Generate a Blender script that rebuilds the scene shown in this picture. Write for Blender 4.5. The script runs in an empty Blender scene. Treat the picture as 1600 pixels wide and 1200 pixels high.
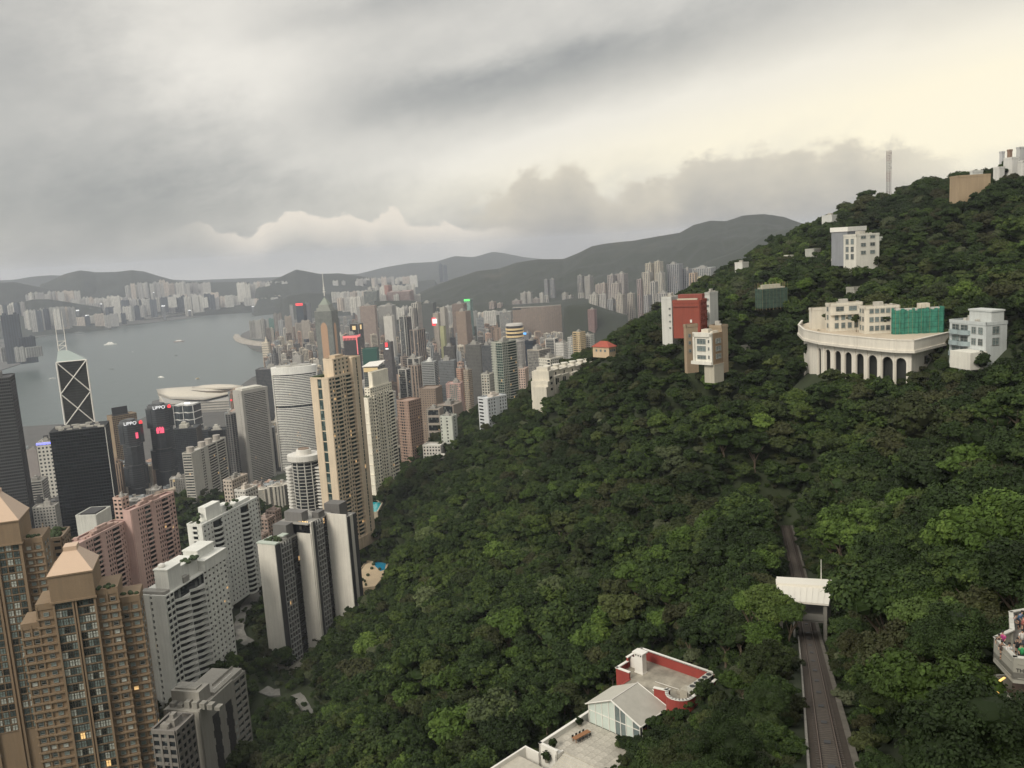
import bpy, math, random
import numpy as np
from mathutils import Vector, Matrix
random.seed(7); rng = np.random.default_rng(7)
scene = bpy.context.scene
COL = scene.collection
R_ = math.radians

# ------------------------------------------------------------------ camera
FPX = 1360.0; ROLL = R_(3.5); PITCH = math.atan(214/1360.0); HCAM = 428.0
cam_d = bpy.data.cameras.new('camera'); cam = bpy.data.objects.new('camera', cam_d); COL.objects.link(cam)
cam_d.sensor_width = 36.0; cam_d.lens = 36.0*FPX/1600.0; cam_d.clip_start = 1.0; cam_d.clip_end = 60000.0
scene.camera = cam
_cr, _sr, _cp, _sp = math.cos(ROLL), math.sin(ROLL), math.cos(PITCH), math.sin(PITCH)
def _dir(x, y):                       # image x right, y up  -> world vector
    u = x*_cr + y*_sr; v = -x*_sr + y*_cr
    return Vector((u, v*_sp, v*_cp))
ax_x = _dir(1, 0); ax_y = _dir(0, 1); fwd = Vector((0, _cp, -_sp)); ax_z = -fwd
cam.matrix_world = Matrix(((ax_x.x, ax_y.x, ax_z.x, 0), (ax_x.y, ax_y.y, ax_z.y, 0), (ax_x.z, ax_y.z, ax_z.z, HCAM), (0, 0, 0, 1)))
def ray(px, py):
    return _dir(px-800.0, 600.0-py) + fwd*FPX
def atd(px, py, d):                   # point seen at (px, py) at horizontal distance d
    r = ray(px, py); t = d/math.hypot(r.x, r.y); return Vector((r.x*t, r.y*t, HCAM + r.z*t))
def atz(px, py, z):
    r = ray(px, py); t = (z-HCAM)/r.z; return Vector((r.x*t, r.y*t, z))
def proj(p):
    q = Vector((p[0], p[1], p[2]-HCAM)); dz = q.dot(fwd)
    if dz < 1: return (-9999, -9999, dz)
    return (800 + FPX*q.dot(ax_x)/dz, 600 - FPX*q.dot(ax_y)/dz, dz)

# ------------------------------------------------------------------ render / exposure
scene.view_settings.view_transform = 'Standard'
scene.view_settings.look = 'None'; scene.view_settings.gamma = 1.0
scene.view_settings.use_curve_mapping = False
scene.view_settings.exposure = 0.30
scene.render.engine = 'CYCLES'
cy = scene.cycles
cy.use_denoising = True
cy.max_bounces = 6; cy.diffuse_bounces = 3; cy.glossy_bounces = 2; cy.transmission_bounces = 3
cy.volume_bounces = 1; cy.transparent_max_bounces = 6
cy.caustics_reflective = False; cy.caustics_refractive = False
cy.sample_clamp_indirect = 4.0

# ------------------------------------------------------------------ node helpers
class NT:
    def __init__(s, tree): s.t = tree; s.n = tree.nodes; s.l = tree.links
    def new(s, ty, **kw):
        n = s.n.new(ty)
        for k, v in kw.items(): setattr(n, k, v)
        return n
    def put(s, sock, v):
        if isinstance(v, bpy.types.NodeSocket): s.l.new(v, sock)
        elif isinstance(v, (tuple, list)):
            v = tuple(v)
            sock.default_value = v if len(v) == len(sock.default_value) else (v + (1.0,))[:len(sock.default_value)]
        else: sock.default_value = v
    def m(s, op, a, b=0.0, c=None, clamp=False):
        n = s.new('ShaderNodeMath', operation=op, use_clamp=clamp)
        s.put(n.inputs[0], a); s.put(n.inputs[1], b)
        if c is not None: s.put(n.inputs[2], c)
        return n.outputs[0]
    def vm(s, op, a, b=(0, 0, 0)):
        n = s.new('ShaderNodeVectorMath', operation=op); s.put(n.inputs[0], a); s.put(n.inputs[1], b)
        return n.outputs[0]
    def mix(s, f, a, b, mode='MIX'):
        n = s.new('ShaderNodeMix', data_type='RGBA', blend_type=mode)
        s.put(n.inputs[0], f); s.put(n.inputs[6], a); s.put(n.inputs[7], b)
        return n.outputs[2]
    def noise(s, vec, scale, detail=4.0, rough=0.55, dim='3D'):
        n = s.new('ShaderNodeTexNoise', noise_dimensions=dim)
        if vec is not None: s.put(n.inputs['Vector'], vec)
        n.inputs['Scale'].default_value = scale; n.inputs['Detail'].default_value = detail; n.inputs['Roughness'].default_value = rough
        return n.outputs['Fac']
    def mr(s, v, a, b, c, d, smooth=False):
        n = s.new('ShaderNodeMapRange'); n.clamp = True
        if smooth: n.interpolation_type = 'SMOOTHSTEP'
        s.put(n.inputs[0], v); s.put(n.inputs[1], a); s.put(n.inputs[2], b); s.put(n.inputs[3], c); s.put(n.inputs[4], d)
        return n.outputs[0]
    def comb(s, x, y, z):
        n = s.new('ShaderNodeCombineXYZ'); s.put(n.inputs[0], x); s.put(n.inputs[1], y); s.put(n.inputs[2], z); return n.outputs[0]
    def sep(s, v):
        n = s.new('ShaderNodeSeparateXYZ'); s.put(n.inputs[0], v); return n.outputs
def lin(r, g, b):
    f = lambda c: (c/255/12.92) if c/255 <= 0.04045 else ((c/255+0.055)/1.055)**2.4
    return (f(r), f(g), f(b), 1.0)

# ------------------------------------------------------------------ world: overcast evening sky
SUN_AZ, SUN_EL = R_(-138), R_(38)       # azimuth clockwise from +Y
world = bpy.data.worlds.new('World'); scene.world = world; world.use_nodes = True
W = NT(world.node_tree); W.n.clear()
out = W.new('ShaderNodeOutputWorld'); bg = W.new('ShaderNodeBackground')
tc = W.new('ShaderNodeTexCoord')
gx, gy, gz = W.sep(W.vm('NORMALIZE', tc.outputs['Generated']))
az = W.m('ARCTAN2', gx, gy); el = W.m('ARCSINE', gz)
def azel(px, py):
    r = ray(px, py); return math.atan2(r.x, r.y), math.atan2(r.z, math.hypot(r.x, r.y))
U = W.m('MULTIPLY', az, 1.0)
P2 = W.comb(W.m('MULTIPLY', az, 1.0), W.m('MULTIPLY', el, 1.0), 0.0)
azr = W.m('ADD', W.m('MULTIPLY', az, .97), W.m('MULTIPLY', el, .24)); elr = W.m('SUBTRACT', W.m('MULTIPLY', el, .97), W.m('MULTIPLY', az, .24))
nbig = W.noise(W.comb(W.m('MULTIPLY', azr, 1.6), W.m('MULTIPLY', elr, 3.6), 3.0), 2.2, 7, 0.6)
nmed = W.noise(W.comb(W.m('MULTIPLY', azr, 3.2), W.m('MULTIPLY', elr, 6.4), 7.0), 3.0, 9, 0.64)
nfine = W.noise(W.comb(W.m('MULTIPLY', az, 1.0), W.m('MULTIPLY', el, 1.6), 1.0), 22.0, 8, 0.6)
tone = W.m('ADD', 0.62, W.m('MULTIPLY', W.m('SUBTRACT', nbig, 0.5), 0.55))
tone = W.m('ADD', tone, W.m('MULTIPLY', W.m('SUBTRACT', nmed, 0.5), 0.32))
tone = W.m('ADD', tone, W.m('MULTIPLY', W.m('SUBTRACT', nfine, 0.5), 0.16))
def blob(px, py, sx, sy, rot, amp):
    a0, e0 = azel(px, py); c, s = math.cos(R_(rot)), math.sin(R_(rot))
    wob = W.m('MULTIPLY', W.m('SUBTRACT', nmed, 0.5), 0.10)
    da = W.m('ADD', W.m('SUBTRACT', az, a0), wob); de = W.m('ADD', W.m('SUBTRACT', el, e0), W.m('MULTIPLY', wob, 0.6))
    p = W.m('DIVIDE', W.m('ADD', W.m('MULTIPLY', da, c), W.m('MULTIPLY', de, s)), sx/FPX)
    q = W.m('DIVIDE', W.m('SUBTRACT', W.m('MULTIPLY', de, c), W.m('MULTIPLY', da, s)), sy/FPX)
    g = W.m('EXPONENT', W.m('MULTIPLY', W.m('ADD', W.m('MULTIPLY', p, p), W.m('MULTIPLY', q, q)), -1.0))
    return W.m('MULTIPLY', g, amp)
for b in [(30, 60, 150, 90, 10, -.22), (300, 60, 180, 120, -30, .26), (420, 170, 120, 160, -40, .12), (250, 190, 130, 60, -25, -.12),
          (700, 150, 220, 42, 6, -.30), (1000, 70, 380, 42, 8, -.30), (560, 15, 220, 28, 8, -.22), (1250, 30, 200, 30, 0, .08),
          (760, 90, 120, 22, 10, .20), (620, 320, 400, 70, 0, -.06), (120, 320, 260, 70, 3, -.32), (330, 320, 240, 40, 5, -.18),
          (180, 240, 260, 60, 0, -.06), (900, 210, 260, 40, 8, .22), (1300, 140, 500, 55, 6, .50), (620, 240, 220, 60, -10, .04),
          (850, 235, 250, 22, 6, .12), (300, 400, 500, 34, 0, -.28)]:
    tone = W.m('ADD', tone, blob(*b))
tone = W.m('MAXIMUM', W.m('MINIMUM', tone, 1.25), 0.0)
sky = W.mix(tone, lin(132, 134, 134), lin(219, 215, 206))
# warm glow towards the right of the frame
glow = W.m('ADD', W.m('ADD', blob(1620, 130, 480, 120, 6, .75), blob(1560, 180, 250, 60, 8, .70)), blob(1000, 240, 330, 42, 8, .42))
glow = W.m('MULTIPLY', glow, W.m('ADD', 0.75, W.m('MULTIPLY', nmed, 0.5)))
sky = W.mix(W.m('MINIMUM', glow, 1.0), sky, lin(238, 229, 204))
# cumulus bank on the right and lit cumulus on the left, edges given along azimuth
def edge(pts, lo=-0.15):
    c = W.new('ShaderNodeFloatCurve'); cm = c.mapping; cu = cm.curves[0]
    A = [(azel(px, py)) for px, py in pts]
    W.put(c.inputs['Value'], W.m('ADD', W.m('MULTIPLY', W.m('ADD', az, W.m('MULTIPLY', W.m('SUBTRACT', nfine, .5), .02)), 0.5), 0.5))
    while len(cu.points) > 2: cu.points.remove(cu.points[-1])
    L = [(a*0.5+0.5, (e+0.2)) for a, e in A]
    cu.points[0].location = (0, L[0][1]); cu.points[1].location = (1, L[-1][1])
    for x, y in L: cu.points.new(x, y)
    cm.update()
    return W.m('SUBTRACT', c.outputs[0], 0.2)
puff = W.noise(W.comb(az, W.m('MULTIPLY', el, 1.4), 5.0), 30.0, 10, 0.6)
pv = W.new('ShaderNodeTexVoronoi'); pv.feature = 'SMOOTH_F1'; W.put(pv.inputs['Vector'], W.comb(W.m('ADD', az, W.m('MULTIPLY', puff, .02)), W.m('ADD', el, W.m('MULTIPLY', puff, .02)), 0.0)); pv.inputs['Scale'].default_value = 26.0
wob = W.m('ADD', W.m('ADD', W.m('MULTIPLY', W.m('SUBTRACT', puff, .5), .060), W.m('MULTIPLY', W.m('SUBTRACT', nfine, .5), .030)), W.m('MULTIPLY', W.m('SUBTRACT', 0.45, pv.outputs['Distance']), .016))
e1 = edge([(600, 420), (690, 330), (740, 312), (780, 300), (830, 265), (870, 256), (905, 260), (935, 290), (950, 298), (985, 283), (1040, 275), (1080, 247),
           (1130, 232), (1200, 236), (1250, 225), (1300, 220), (1335, 205), (1360, 220), (1400, 218), (1450, 235), (1500, 250), (1600, 255), (1700, 270)])
d1 = W.m('ADD', W.m('SUBTRACT', e1, el), wob)
m1 = W.mr(d1, -0.004, 0.014, 0, 1, True)
body1 = W.mix(W.mr(d1, 0.0, 0.075, 0, 1), lin(204, 195, 177), lin(141, 140, 138))
body1 = W.mix(W.mr(nmed, .38, .66, 0, .5), body1, lin(176, 171, 163))
m1 = W.m('MULTIPLY', m1, W.mr(az, azel(1340, 230)[0], azel(1600, 260)[0], .86, .15, True))
m1 = W.m('MULTIPLY', m1, W.mr(az, azel(690, 330)[0], azel(800, 300)[0], 0.0, 1.0, True))
sky = W.mix(m1, sky, body1)
e2 = edge([(200, 372), (275, 368), (300, 347), (345, 362), (400, 362), (420, 345), (450, 330), (500, 338), (550, 335), (575, 347), (607, 326), (640, 345), (700, 350), (740, 358), (800, 352), (900, 380)])
d2 = W.m('ADD', W.m('SUBTRACT', e2, el), W.m('MULTIPLY', wob, .55))
lit = W.m('MULTIPLY', W.mr(d2, -0.0015, 0.004, 0, 1, True), W.mr(d2, 0.004, 0.040, 1, 0))
lit = W.m('MULTIPLY', lit, W.m('MULTIPLY', W.mr(az, azel(260, 360)[0], azel(420, 350)[0], 0, 1, True), W.mr(az, azel(690, 350)[0], azel(860, 350)[0], 1, .0, True)))
lit = W.m('MULTIPLY', lit, W.m('ADD', .62, W.m('MULTIPLY', puff, .8)))
sky = W.mix(W.m('MINIMUM', lit, 1.0), sky, lin(216, 208, 196))
# an overcast sky grows brighter with height, and the west behind the camera is the bright evening side
up = W.mr(el, 0.42, 1.35, 1.0, 1.55, True)
west = W.m('ADD', 1.0, W.m('MULTIPLY', W.mr(gy, 0.2, -0.9, 0, 0.5, True), W.mr(el, 0.0, 0.5, 1.0, 0.3)))
fin = W.vm('MULTIPLY', sky, W.comb(*([W.m('MULTIPLY', up, west)]*3)))
nish = W.new('ShaderNodeTexSky', sky_type='NISHITA'); nish.sun_disc = False
nish.sun_elevation = SUN_EL; nish.sun_rotation = SUN_AZ
nadd = W.vm('MULTIPLY', nish.outputs[0], (0.10, 0.10, 0.10))
fin = W.mix(0.95, nadd, fin)
W.put(bg.inputs[0], fin); bg.inputs[1].default_value = 1.0
W.l.new(bg.outputs[0], out.inputs[0])
world.cycles.sampling_method = 'MANUAL'; world.cycles.sample_map_resolution = 1024

sun_d = bpy.data.lights.new('sun', 'SUN'); sun_d.energy = 1.95; sun_d.angle = R_(20); sun_d.color = (1.0, .93, .80)
sun = bpy.data.objects.new('sun', sun_d); COL.objects.link(sun)
sv = Vector((math.sin(SUN_AZ)*math.cos(SUN_EL), math.cos(SUN_AZ)*math.cos(SUN_EL), math.sin(SUN_EL)))
sun.rotation_euler = sv.to_track_quat('Z', 'Y').to_euler()

# ------------------------------------------------------------------ mesh builder
class MB:
    def __init__(s): s.v = []; s.f = []; s.mi = []; s.cm = 0
    def hexa(s, p, skip=()):
        b = len(s.v); s.v.extend(p)
        F = ((0, 3, 2, 1), (4, 5, 6, 7), (0, 1, 5, 4), (1, 2, 6, 5), (2, 3, 7, 6), (3, 0, 4, 7))
        for i, f in enumerate(F):
            if i not in skip: s.f.append(tuple(b+k for k in f)); s.mi.append(s.cm)
    def box(s, x0, x1, y0, y1, z0, z1, skip=()):
        s.hexa(((x0, y0, z0), (x1, y0, z0), (x1, y1, z0), (x0, y1, z0), (x0, y0, z1), (x1, y0, z1), (x1, y1, z1), (x0, y1, z1)), skip)
    def ebox(s, p0, p1, s0, s1, z0, z1, o0, o1):
        dx, dy = p1[0]-p0[0], p1[1]-p0[1]; L = math.hypot(dx, dy) or 1; dx /= L; dy /= L; nx, ny = dy, -dx
        q = lambda t, o: (p0[0]+dx*t+nx*o, p0[1]+dy*t+ny*o)
        a, b, c, d = q(s0, o1), q(s1, o1), q(s1, o0), q(s0, o0)
        s.hexa([(*a, z0), (*b, z0), (*c, z0), (*d, z0), (*a, z1), (*b, z1), (*c, z1), (*d, z1)], skip=(4,))
    def prism(s, poly, z0, z1, top=True, bottom=False, scale=1.0):
        b = len(s.v); n = len(poly)
        cx = sum(p[0] for p in poly)/n; cyy = sum(p[1] for p in poly)/n
        s.v.extend((p[0], p[1], z0) for p in poly)
        s.v.extend((cx+(p[0]-cx)*scale, cyy+(p[1]-cyy)*scale, z1) for p in poly)
        for i in range(n):
            j = (i+1) % n; s.f.append((b+i, b+j, b+n+j, b+n+i)); s.mi.append(s.cm)
        if top: s.f.append(tuple(b+n+i for i in range(n))); s.mi.append(s.cm)
        if bottom: s.f.append(tuple(b+n-1-i for i in range(n))); s.mi.append(s.cm)
    def cyl(s, x, y, z0, z1, r0, r1=None, n=12, top=True):
        r1 = r0 if r1 is None else r1
        b = len(s.v)
        for z, r in ((z0, r0), (z1, r1)):
            s.v.extend((x+r*math.cos(2*math.pi*i/n), y+r*math.sin(2*math.pi*i/n), z) for i in range(n))
        for i in range(n):
            j = (i+1) % n; s.f.append((b+i, b+j, b+n+j, b+n+i)); s.mi.append(s.cm)
        if top: s.f.append(tuple(b+n+i for i in range(n))); s.mi.append(s.cm)
        s.f.append(tuple(b+n-1-i for i in range(n))); s.mi.append(s.cm)
    def tube(s, pts, r, n=6, r1=None):
        pts = [Vector(p) for p in pts]; b = len(s.v); m = len(pts)
        for i, p in enumerate(pts):
            t = (pts[min(i+1, m-1)]-pts[max(i-1, 0)]).normalized()
            a = t.cross(Vector((0, 0, 1)))
            if a.length < .05: a = t.cross(Vector((1, 0, 0)))
            a.normalize(); c = t.cross(a)
            rr = r if r1 is None else r+(r1-r)*i/(m-1)
            for k in range(n):
                g = 2*math.pi*k/n; q = p+(a*math.cos(g)+c*math.sin(g))*rr; s.v.append(tuple(q))
        for i in range(m-1):
            for k in range(n):
                k2 = (k+1) % n
                s.f.append((b+i*n+k, b+i*n+k2, b+(i+1)*n+k2, b+(i+1)*n+k)); s.mi.append(s.cm)
        s.f.append(tuple(b+n-1-k for k in range(n))); s.mi.append(s.cm)
        s.f.append(tuple(b+(m-1)*n+k for k in range(n))); s.mi.append(s.cm)
    def quad(s, a, b, c, d):
        k = len(s.v); s.v.extend((tuple(a), tuple(b), tuple(c), tuple(d))); s.f.append((k, k+1, k+2, k+3)); s.mi.append(s.cm)
    def ell(s, c, r, n=8, m=6):
        b = len(s.v); s.v.append((c[0], c[1], c[2]-r[2]))
        for i in range(1, m):
            ph = math.pi*i/m
            for k in range(n):
                t = 2*math.pi*k/n; s.v.append((c[0]+r[0]*math.sin(ph)*math.cos(t), c[1]+r[1]*math.sin(ph)*math.sin(t), c[2]-r[2]*math.cos(ph)))
        s.v.append((c[0], c[1], c[2]+r[2])); e = len(s.v)-1
        for k in range(n):
            k2 = (k+1) % n
            s.f.append((b, b+1+k2, b+1+k)); s.mi.append(s.cm)
            for i in range(m-2): s.f.append((b+1+i*n+k, b+1+i*n+k2, b+1+(i+1)*n+k2, b+1+(i+1)*n+k)); s.mi.append(s.cm)
            s.f.append((e, b+1+(m-2)*n+k, b+1+(m-2)*n+k2)); s.mi.append(s.cm)
    def mesh(s, name, mats, smooth=False):
        me = bpy.data.meshes.new(name); me.from_pydata([tuple(v) for v in s.v], [], s.f)
        for m_ in (mats if isinstance(mats, (list, tuple)) else [mats]): me.materials.append(m_)
        if any(s.mi): me.polygons.foreach_set('material_index', s.mi)
        if smooth: me.polygons.foreach_set('use_smooth', [True]*len(me.polygons))
        me.update(); return me
    def build(s, name, mats, parent=None, color=None, smooth=False, kind=None):
        if not s.f: return None
        return link(name, s.mesh(name, mats, smooth), parent, color, kind)
def link(name, me, parent=None, color=None, kind=None, label=None):
    o = bpy.data.objects.new(name, me); COL.objects.link(o)
    if parent is not None: o.parent = parent
    if color is not None: o.color = (color[0], color[1], color[2], 1.0)
    if kind: o['kind'] = kind
    if label: o['label'] = label
    return o
def tag(o, label, cat, group=None):
    o['label'] = label; o['category'] = cat
    if group: o['group'] = group
    return o
def thing(name, label, cat, loc=(0, 0, 0), rz=0.0, group=None):
    o = bpy.data.objects.new(name, None); COL.objects.link(o); o.empty_display_size = 1.0
    o.location = loc; o.rotation_euler = (0, 0, rz)
    return tag(o, label, cat, group)
def copy_tree(src, parent=None):
    c = src.copy(); COL.objects.link(c); c.parent = parent
    for ch in list(src.children): copy_tree(ch, c)
    return c

# ------------------------------------------------------------------ materials
def mat(name):
    m = bpy.data.materials.new(name); m.use_nodes = True; t = NT(m.node_tree)
    b = t.n.get('Principled BSDF'); return m, t, b
def objcolor(t):
    n = t.new('ShaderNodeObjectInfo'); return n.outputs['Color'], n.outputs['Random']
def m_wall(name, rough=.75, dirt=.40, base=None):
    m, t, b = mat(name); c, rnd = objcolor(t)
    if base: c = t.new('ShaderNodeRGB').outputs[0]; c.default_value = (*base, 1)
    tcn = t.new('ShaderNodeTexCoord').outputs['Object']; x, y, z = t.sep(tcn)
    n1 = t.noise(tcn, .08, 5, .6); n2 = t.noise(t.comb(t.m('MULTIPLY', x, 1.0), t.m('MULTIPLY', y, 1.0), t.m('MULTIPLY', z, .06)), .9, 4, .6)
    n3 = t.noise(tcn, 1.7, 4, .6)
    f = t.m('ADD', t.m('MULTIPLY', t.m('SUBTRACT', n1, .5), dirt), t.m('MULTIPLY', t.m('SUBTRACT', n2, .5), dirt*1.1))
    f = t.m('ADD', f, t.m('MULTIPLY', t.m('SUBTRACT', n3, .5), dirt*.5))
    f = t.m('ADD', 1.0, f)
    t.put(b.inputs['Base Color'], t.vm('MULTIPLY', c, t.comb(f, f, t.m('MULTIPLY', f, .99))))
    b.inputs['Roughness'].default_value = rough
    return m
M_wall = m_wall('painted_concrete')
M_rooft = m_wall('roof_concrete', .9, .9)
M_metal = m_wall('painted_metal', .45, .15)
def m_glass(name, cw, ch, dark=(.018, .022, .026), light=(.16, .17, .16), lit=.985, p_light=.72, tint=False, rough=.12):
    m, t, b = mat(name); tcn = t.new('ShaderNodeTexCoord').outputs['Object']; x, y, z = t.sep(tcn)
    oc, rnd = objcolor(t)
    fx = t.m('FLOOR', t.m('DIVIDE', x, cw)); fy = t.m('FLOOR', t.m('DIVIDE', y, cw)); fz = t.m('FLOOR', t.m('DIVIDE', z, ch))
    wn = t.new('ShaderNodeTexWhiteNoise', noise_dimensions='4D'); t.put(wn.inputs['Vector'], t.comb(fx, fy, fz)); t.put(wn.inputs['W'], rnd)
    v = wn.outputs['Value']
    k = t.mr(v, p_light, 1.0, 0.0, 1.0)
    col = t.mix(k, dark if not tint else oc, light)
    n = t.noise(tcn, .03, 3, .5); col = t.vm('MULTIPLY', col, t.comb(*([t.mr(n, .35, .65, .8, 1.25)]*3)))
    t.put(b.inputs['Base Color'], col); b.inputs['Roughness'].default_value = rough
    b.inputs['IOR'].default_value = 1.5
    wn2 = t.new('ShaderNodeTexWhiteNoise', noise_dimensions='4D'); t.put(wn2.inputs['Vector'], t.comb(fy, fz, fx)); t.put(wn2.inputs['W'], t.m('ADD', rnd, 3.3))
    on = t.m('GREATER_THAN', wn2.outputs['Value'], lit)
    t.put(b.inputs['Emission Color'], (1.0, .62, .28, 1)); t.put(b.inputs['Emission Strength'], t.m('MULTIPLY', on, .55))
    return m
M_glass = m_glass('window_glass', 1.7, 3.1, lit=.995)
M_curtain = m_glass('curtain_wall_glass', 3.0, 3.8, tint=True, p_light=.55, light=(.035, .042, .046), lit=2.0, rough=.08)
def m_plain(name, c, rough=.6, emis=None, es=0, metallic=0, noise=.2, nscale=.5):
    m, t, b = mat(name); tcn = t.new('ShaderNodeTexCoord').outputs['Object']
    n = t.m('ADD', 1.0, t.m('MULTIPLY', t.m('SUBTRACT', t.noise(tcn, nscale, 5, .6), .5), noise*2))
    t.put(b.inputs['Base Color'], t.vm('MULTIPLY', tuple(c), t.comb(n, n, n)))
    b.inputs['Roughness'].default_value = rough; b.inputs['Metallic'].default_value = metallic
    if emis: t.put(b.inputs['Emission Color'], (*emis, 1)); b.inputs['Emission Strength'].default_value = es
    return m
M_white = m_plain('white_paint', (.74, .72, .67), .6, noise=.12)
M_dark = m_plain('dark_metal', (.03, .03, .032), .5)
M_garden = m_plain('roof_plants', (.035, .055, .02), .9, noise=.6, nscale=1.5)
M_pool = m_plain('pool_water', (.02, .25, .42), .08, noise=.15)
M_poolturq = m_plain('turquoise_pool_water', (.02, .36, .42), .08, noise=.15)
M_red_e = m_plain('red_lit_sign', (.3, .02, .02), .5, (1.0, .06, .07), 1.0)
M_redp_e = m_plain('pink_lit_screen', (.4, .05, .08), .5, (1.0, .10, .18), 1.0)
M_white_e = m_plain('white_lit_sign', (.6, .6, .6), .5, (1.0, 1.0, 1.0), .75)
M_blue_e = m_plain('blue_lit_strip', (.1, .1, .5), .5, (.28, .30, 1.0), 1.1)
M_green_e = m_plain('green_lit_strip', (.1, .5, .1), .5, (.12, 1.0, .22), .8)
M_orange_e = m_plain('orange_lit_strip', (.34, .22, .14), .5, (1.0, .50, .22), .08)
M_warm_e = m_plain('warm_lit_lamp', (.8, .6, .3), .5, (1.0, .62, .2), 1.2)
M_yel_e = m_plain('yellow_lit_facade', (.6, .46, .24), .5, (1.0, .72, .35), .12)

def m_leaf(name, base, bright, lo=.35):
    m, t, b = mat(name); oi = t.new('ShaderNodeObjectInfo'); geo = t.new('ShaderNodeNewGeometry')
    tcn = t.new('ShaderNodeTexCoord').outputs['Object']
    zone = t.noise(geo.outputs['Position'], .006, 3, .5)
    n = t.noise(tcn, .9, 3, .6)
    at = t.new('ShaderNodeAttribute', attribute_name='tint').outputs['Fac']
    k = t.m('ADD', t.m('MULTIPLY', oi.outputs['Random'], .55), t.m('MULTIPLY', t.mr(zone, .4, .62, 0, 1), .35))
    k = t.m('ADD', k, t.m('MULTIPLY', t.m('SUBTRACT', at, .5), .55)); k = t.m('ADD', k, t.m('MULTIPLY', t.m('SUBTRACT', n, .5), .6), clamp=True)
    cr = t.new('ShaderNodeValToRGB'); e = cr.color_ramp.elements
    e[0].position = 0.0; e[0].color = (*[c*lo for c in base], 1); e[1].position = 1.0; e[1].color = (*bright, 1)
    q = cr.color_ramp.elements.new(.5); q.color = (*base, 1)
    t.put(cr.inputs[0], k)
    # a few trees are brownish or greyish, a few silvery pale
    wn = t.new('ShaderNodeTexWhiteNoise', noise_dimensions='1D'); t.put(wn.inputs['W'], t.m('MULTIPLY', oi.outputs['Random'], 91.7))
    hue = t.mix(t.mr(wn.outputs['Value'], .74, 1.0, 0, .6), cr.outputs[0], (.058, .050, .026, 1))
    hue = t.mix(t.mr(wn.outputs['Value'], .05, .0, 0, .75), hue, (.115, .125, .075, 1)); t.put(b.inputs['Base Color'], hue); b.inputs['Roughness'].default_value = .65
    b.inputs['Specular IOR Level'].default_value = .16
    return m
M_leaf = m_leaf('broad_leaves', (.028, .049, .013), (.078, .112, .024), .42)
M_leafb = m_leaf('fresh_green_leaves', (.062, .105, .020), (.135, .195, .040), .45)
M_bark = m_plain('bark', (.10, .075, .05), .9, noise=.4, nscale=3)

# ================================================================== terrain
CAN = 8.0     # canopy above ground
_ctl = []
for px, py, d in [(420,1190,330),(560,1195,225),(700,1200,180),(800,1200,160),(1150,1200,112),(1200,1200,98),(1420,1200,76),(1510,1200,64),(1600,1200,56),
    (600,1085,262),(700,1045,245),(850,965,255),(930,915,270),(700,950,330),(700,850,440),(700,760,600),(600,985,385),(600,900,480),(520,1100,335),(450,1120,400),(400,1110,420),
    (500,1000,500),(850,880,330),(850,780,420),(850,680,540),(1000,930,235),(1000,850,280),(1000,750,340),(1000,660,400),(1000,600,440),(930,640,500),
    (1055,505,435),(1000,525,480),(930,555,550),(880,590,600),(820,625,640),(760,668,680),(700,712,720),(640,760,720),(625,850,650),(700,800,520),
    (1110,575,340),(1200,640,410),(1230,760,312),(1130,700,350),(1130,800,235),(1150,900,195),(1000,1010,200),
    (1400,600,345),(1400,700,270),(1400,800,205),(1400,900,152),(1400,1000,115),(1400,1100,90),(1300,650,320),(1300,735,262),(1310,820,225),
    (1500,900,108),(1500,800,165),(1500,700,230),(1585,850,98),(1585,700,185),(1590,600,260),(1500,620,325),
    (1350,470,450),(1480,475,450),(1595,500,340),(1300,420,500),(1340,408,500),(1440,420,490),(1520,400,480),(1600,400,460),(1600,290,560),(1530,300,600),(1480,290,680),(1390,303,800),(1310,335,800),
    (1255,362,850),(1180,408,900),(1120,438,900),(1080,462,800),(1200,475,600),(1200,545,450),(1130,500,560),(1400,360,560)]:
    p = atd(px, py, d); _ctl.append((p.x, p.y, p.z-CAN))
# places where bare ground shows or a building meets it
for px, py, d in [(451,1058,480),(578,880,660),(590,938,600),(585,790,770),(640,728,900),(704,712,800),(765,680,745),(330,1050,450),(372,960,540),(380,905,620),
    (325,780,1000),(430,745,1500),(240,790,1300),(800,640,1000),(740,660,1000),(1260,985,166),(1232,830,289),(1262,558,400),(1300,572,385),(1340,580,374),(1400,588,362),(600,940,560),(592,896,655),(606,888,655),(574,904,655),(600,912,620)]:
    p = atd(px, py, d); _ctl.append((p.x, p.y, p.z))
_ctl += [(0,20,392),(0,0,396),(-60,20,378),(60,0,396),(100,20,402),(-150,60,320),(-300,120,215),(0,-80,400),(150,-50,420),(-100,-80,380),(23.9,64.5,384),(14,34,393),(32,88,376),(37.3,65,384),(60,60,392),
    (24,168,334),(12,158,333),(6,150,331),(30,150,338),
    (-450,1400,22),(-700,1000,35),(-600,600,90),(-450,420,140),(-330,330,165),(-300,600,160),(-300,900,95),(-200,1100,70),(0,1300,55),(100,1600,50),(-400,1800,6),(300,2000,60),(0,2200,8),
    (150,1100,230),(200,1500,120),(350,1100,300),(500,1300,220),(600,1000,330),(700,700,380),(900,900,250),(-900,1500,6),(-700,1900,5),(-1000,1000,15),(-1100,1300,5),(0,1900,15),(500,2000,90),(200,2300,30),(-300,2300,5),
    (500,600,440),(600,400,460),(420,300,430),(300,150,425),(300,0,430),(900,400,350),(600,0,400)]
_C = np.array(_ctl, float)
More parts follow.
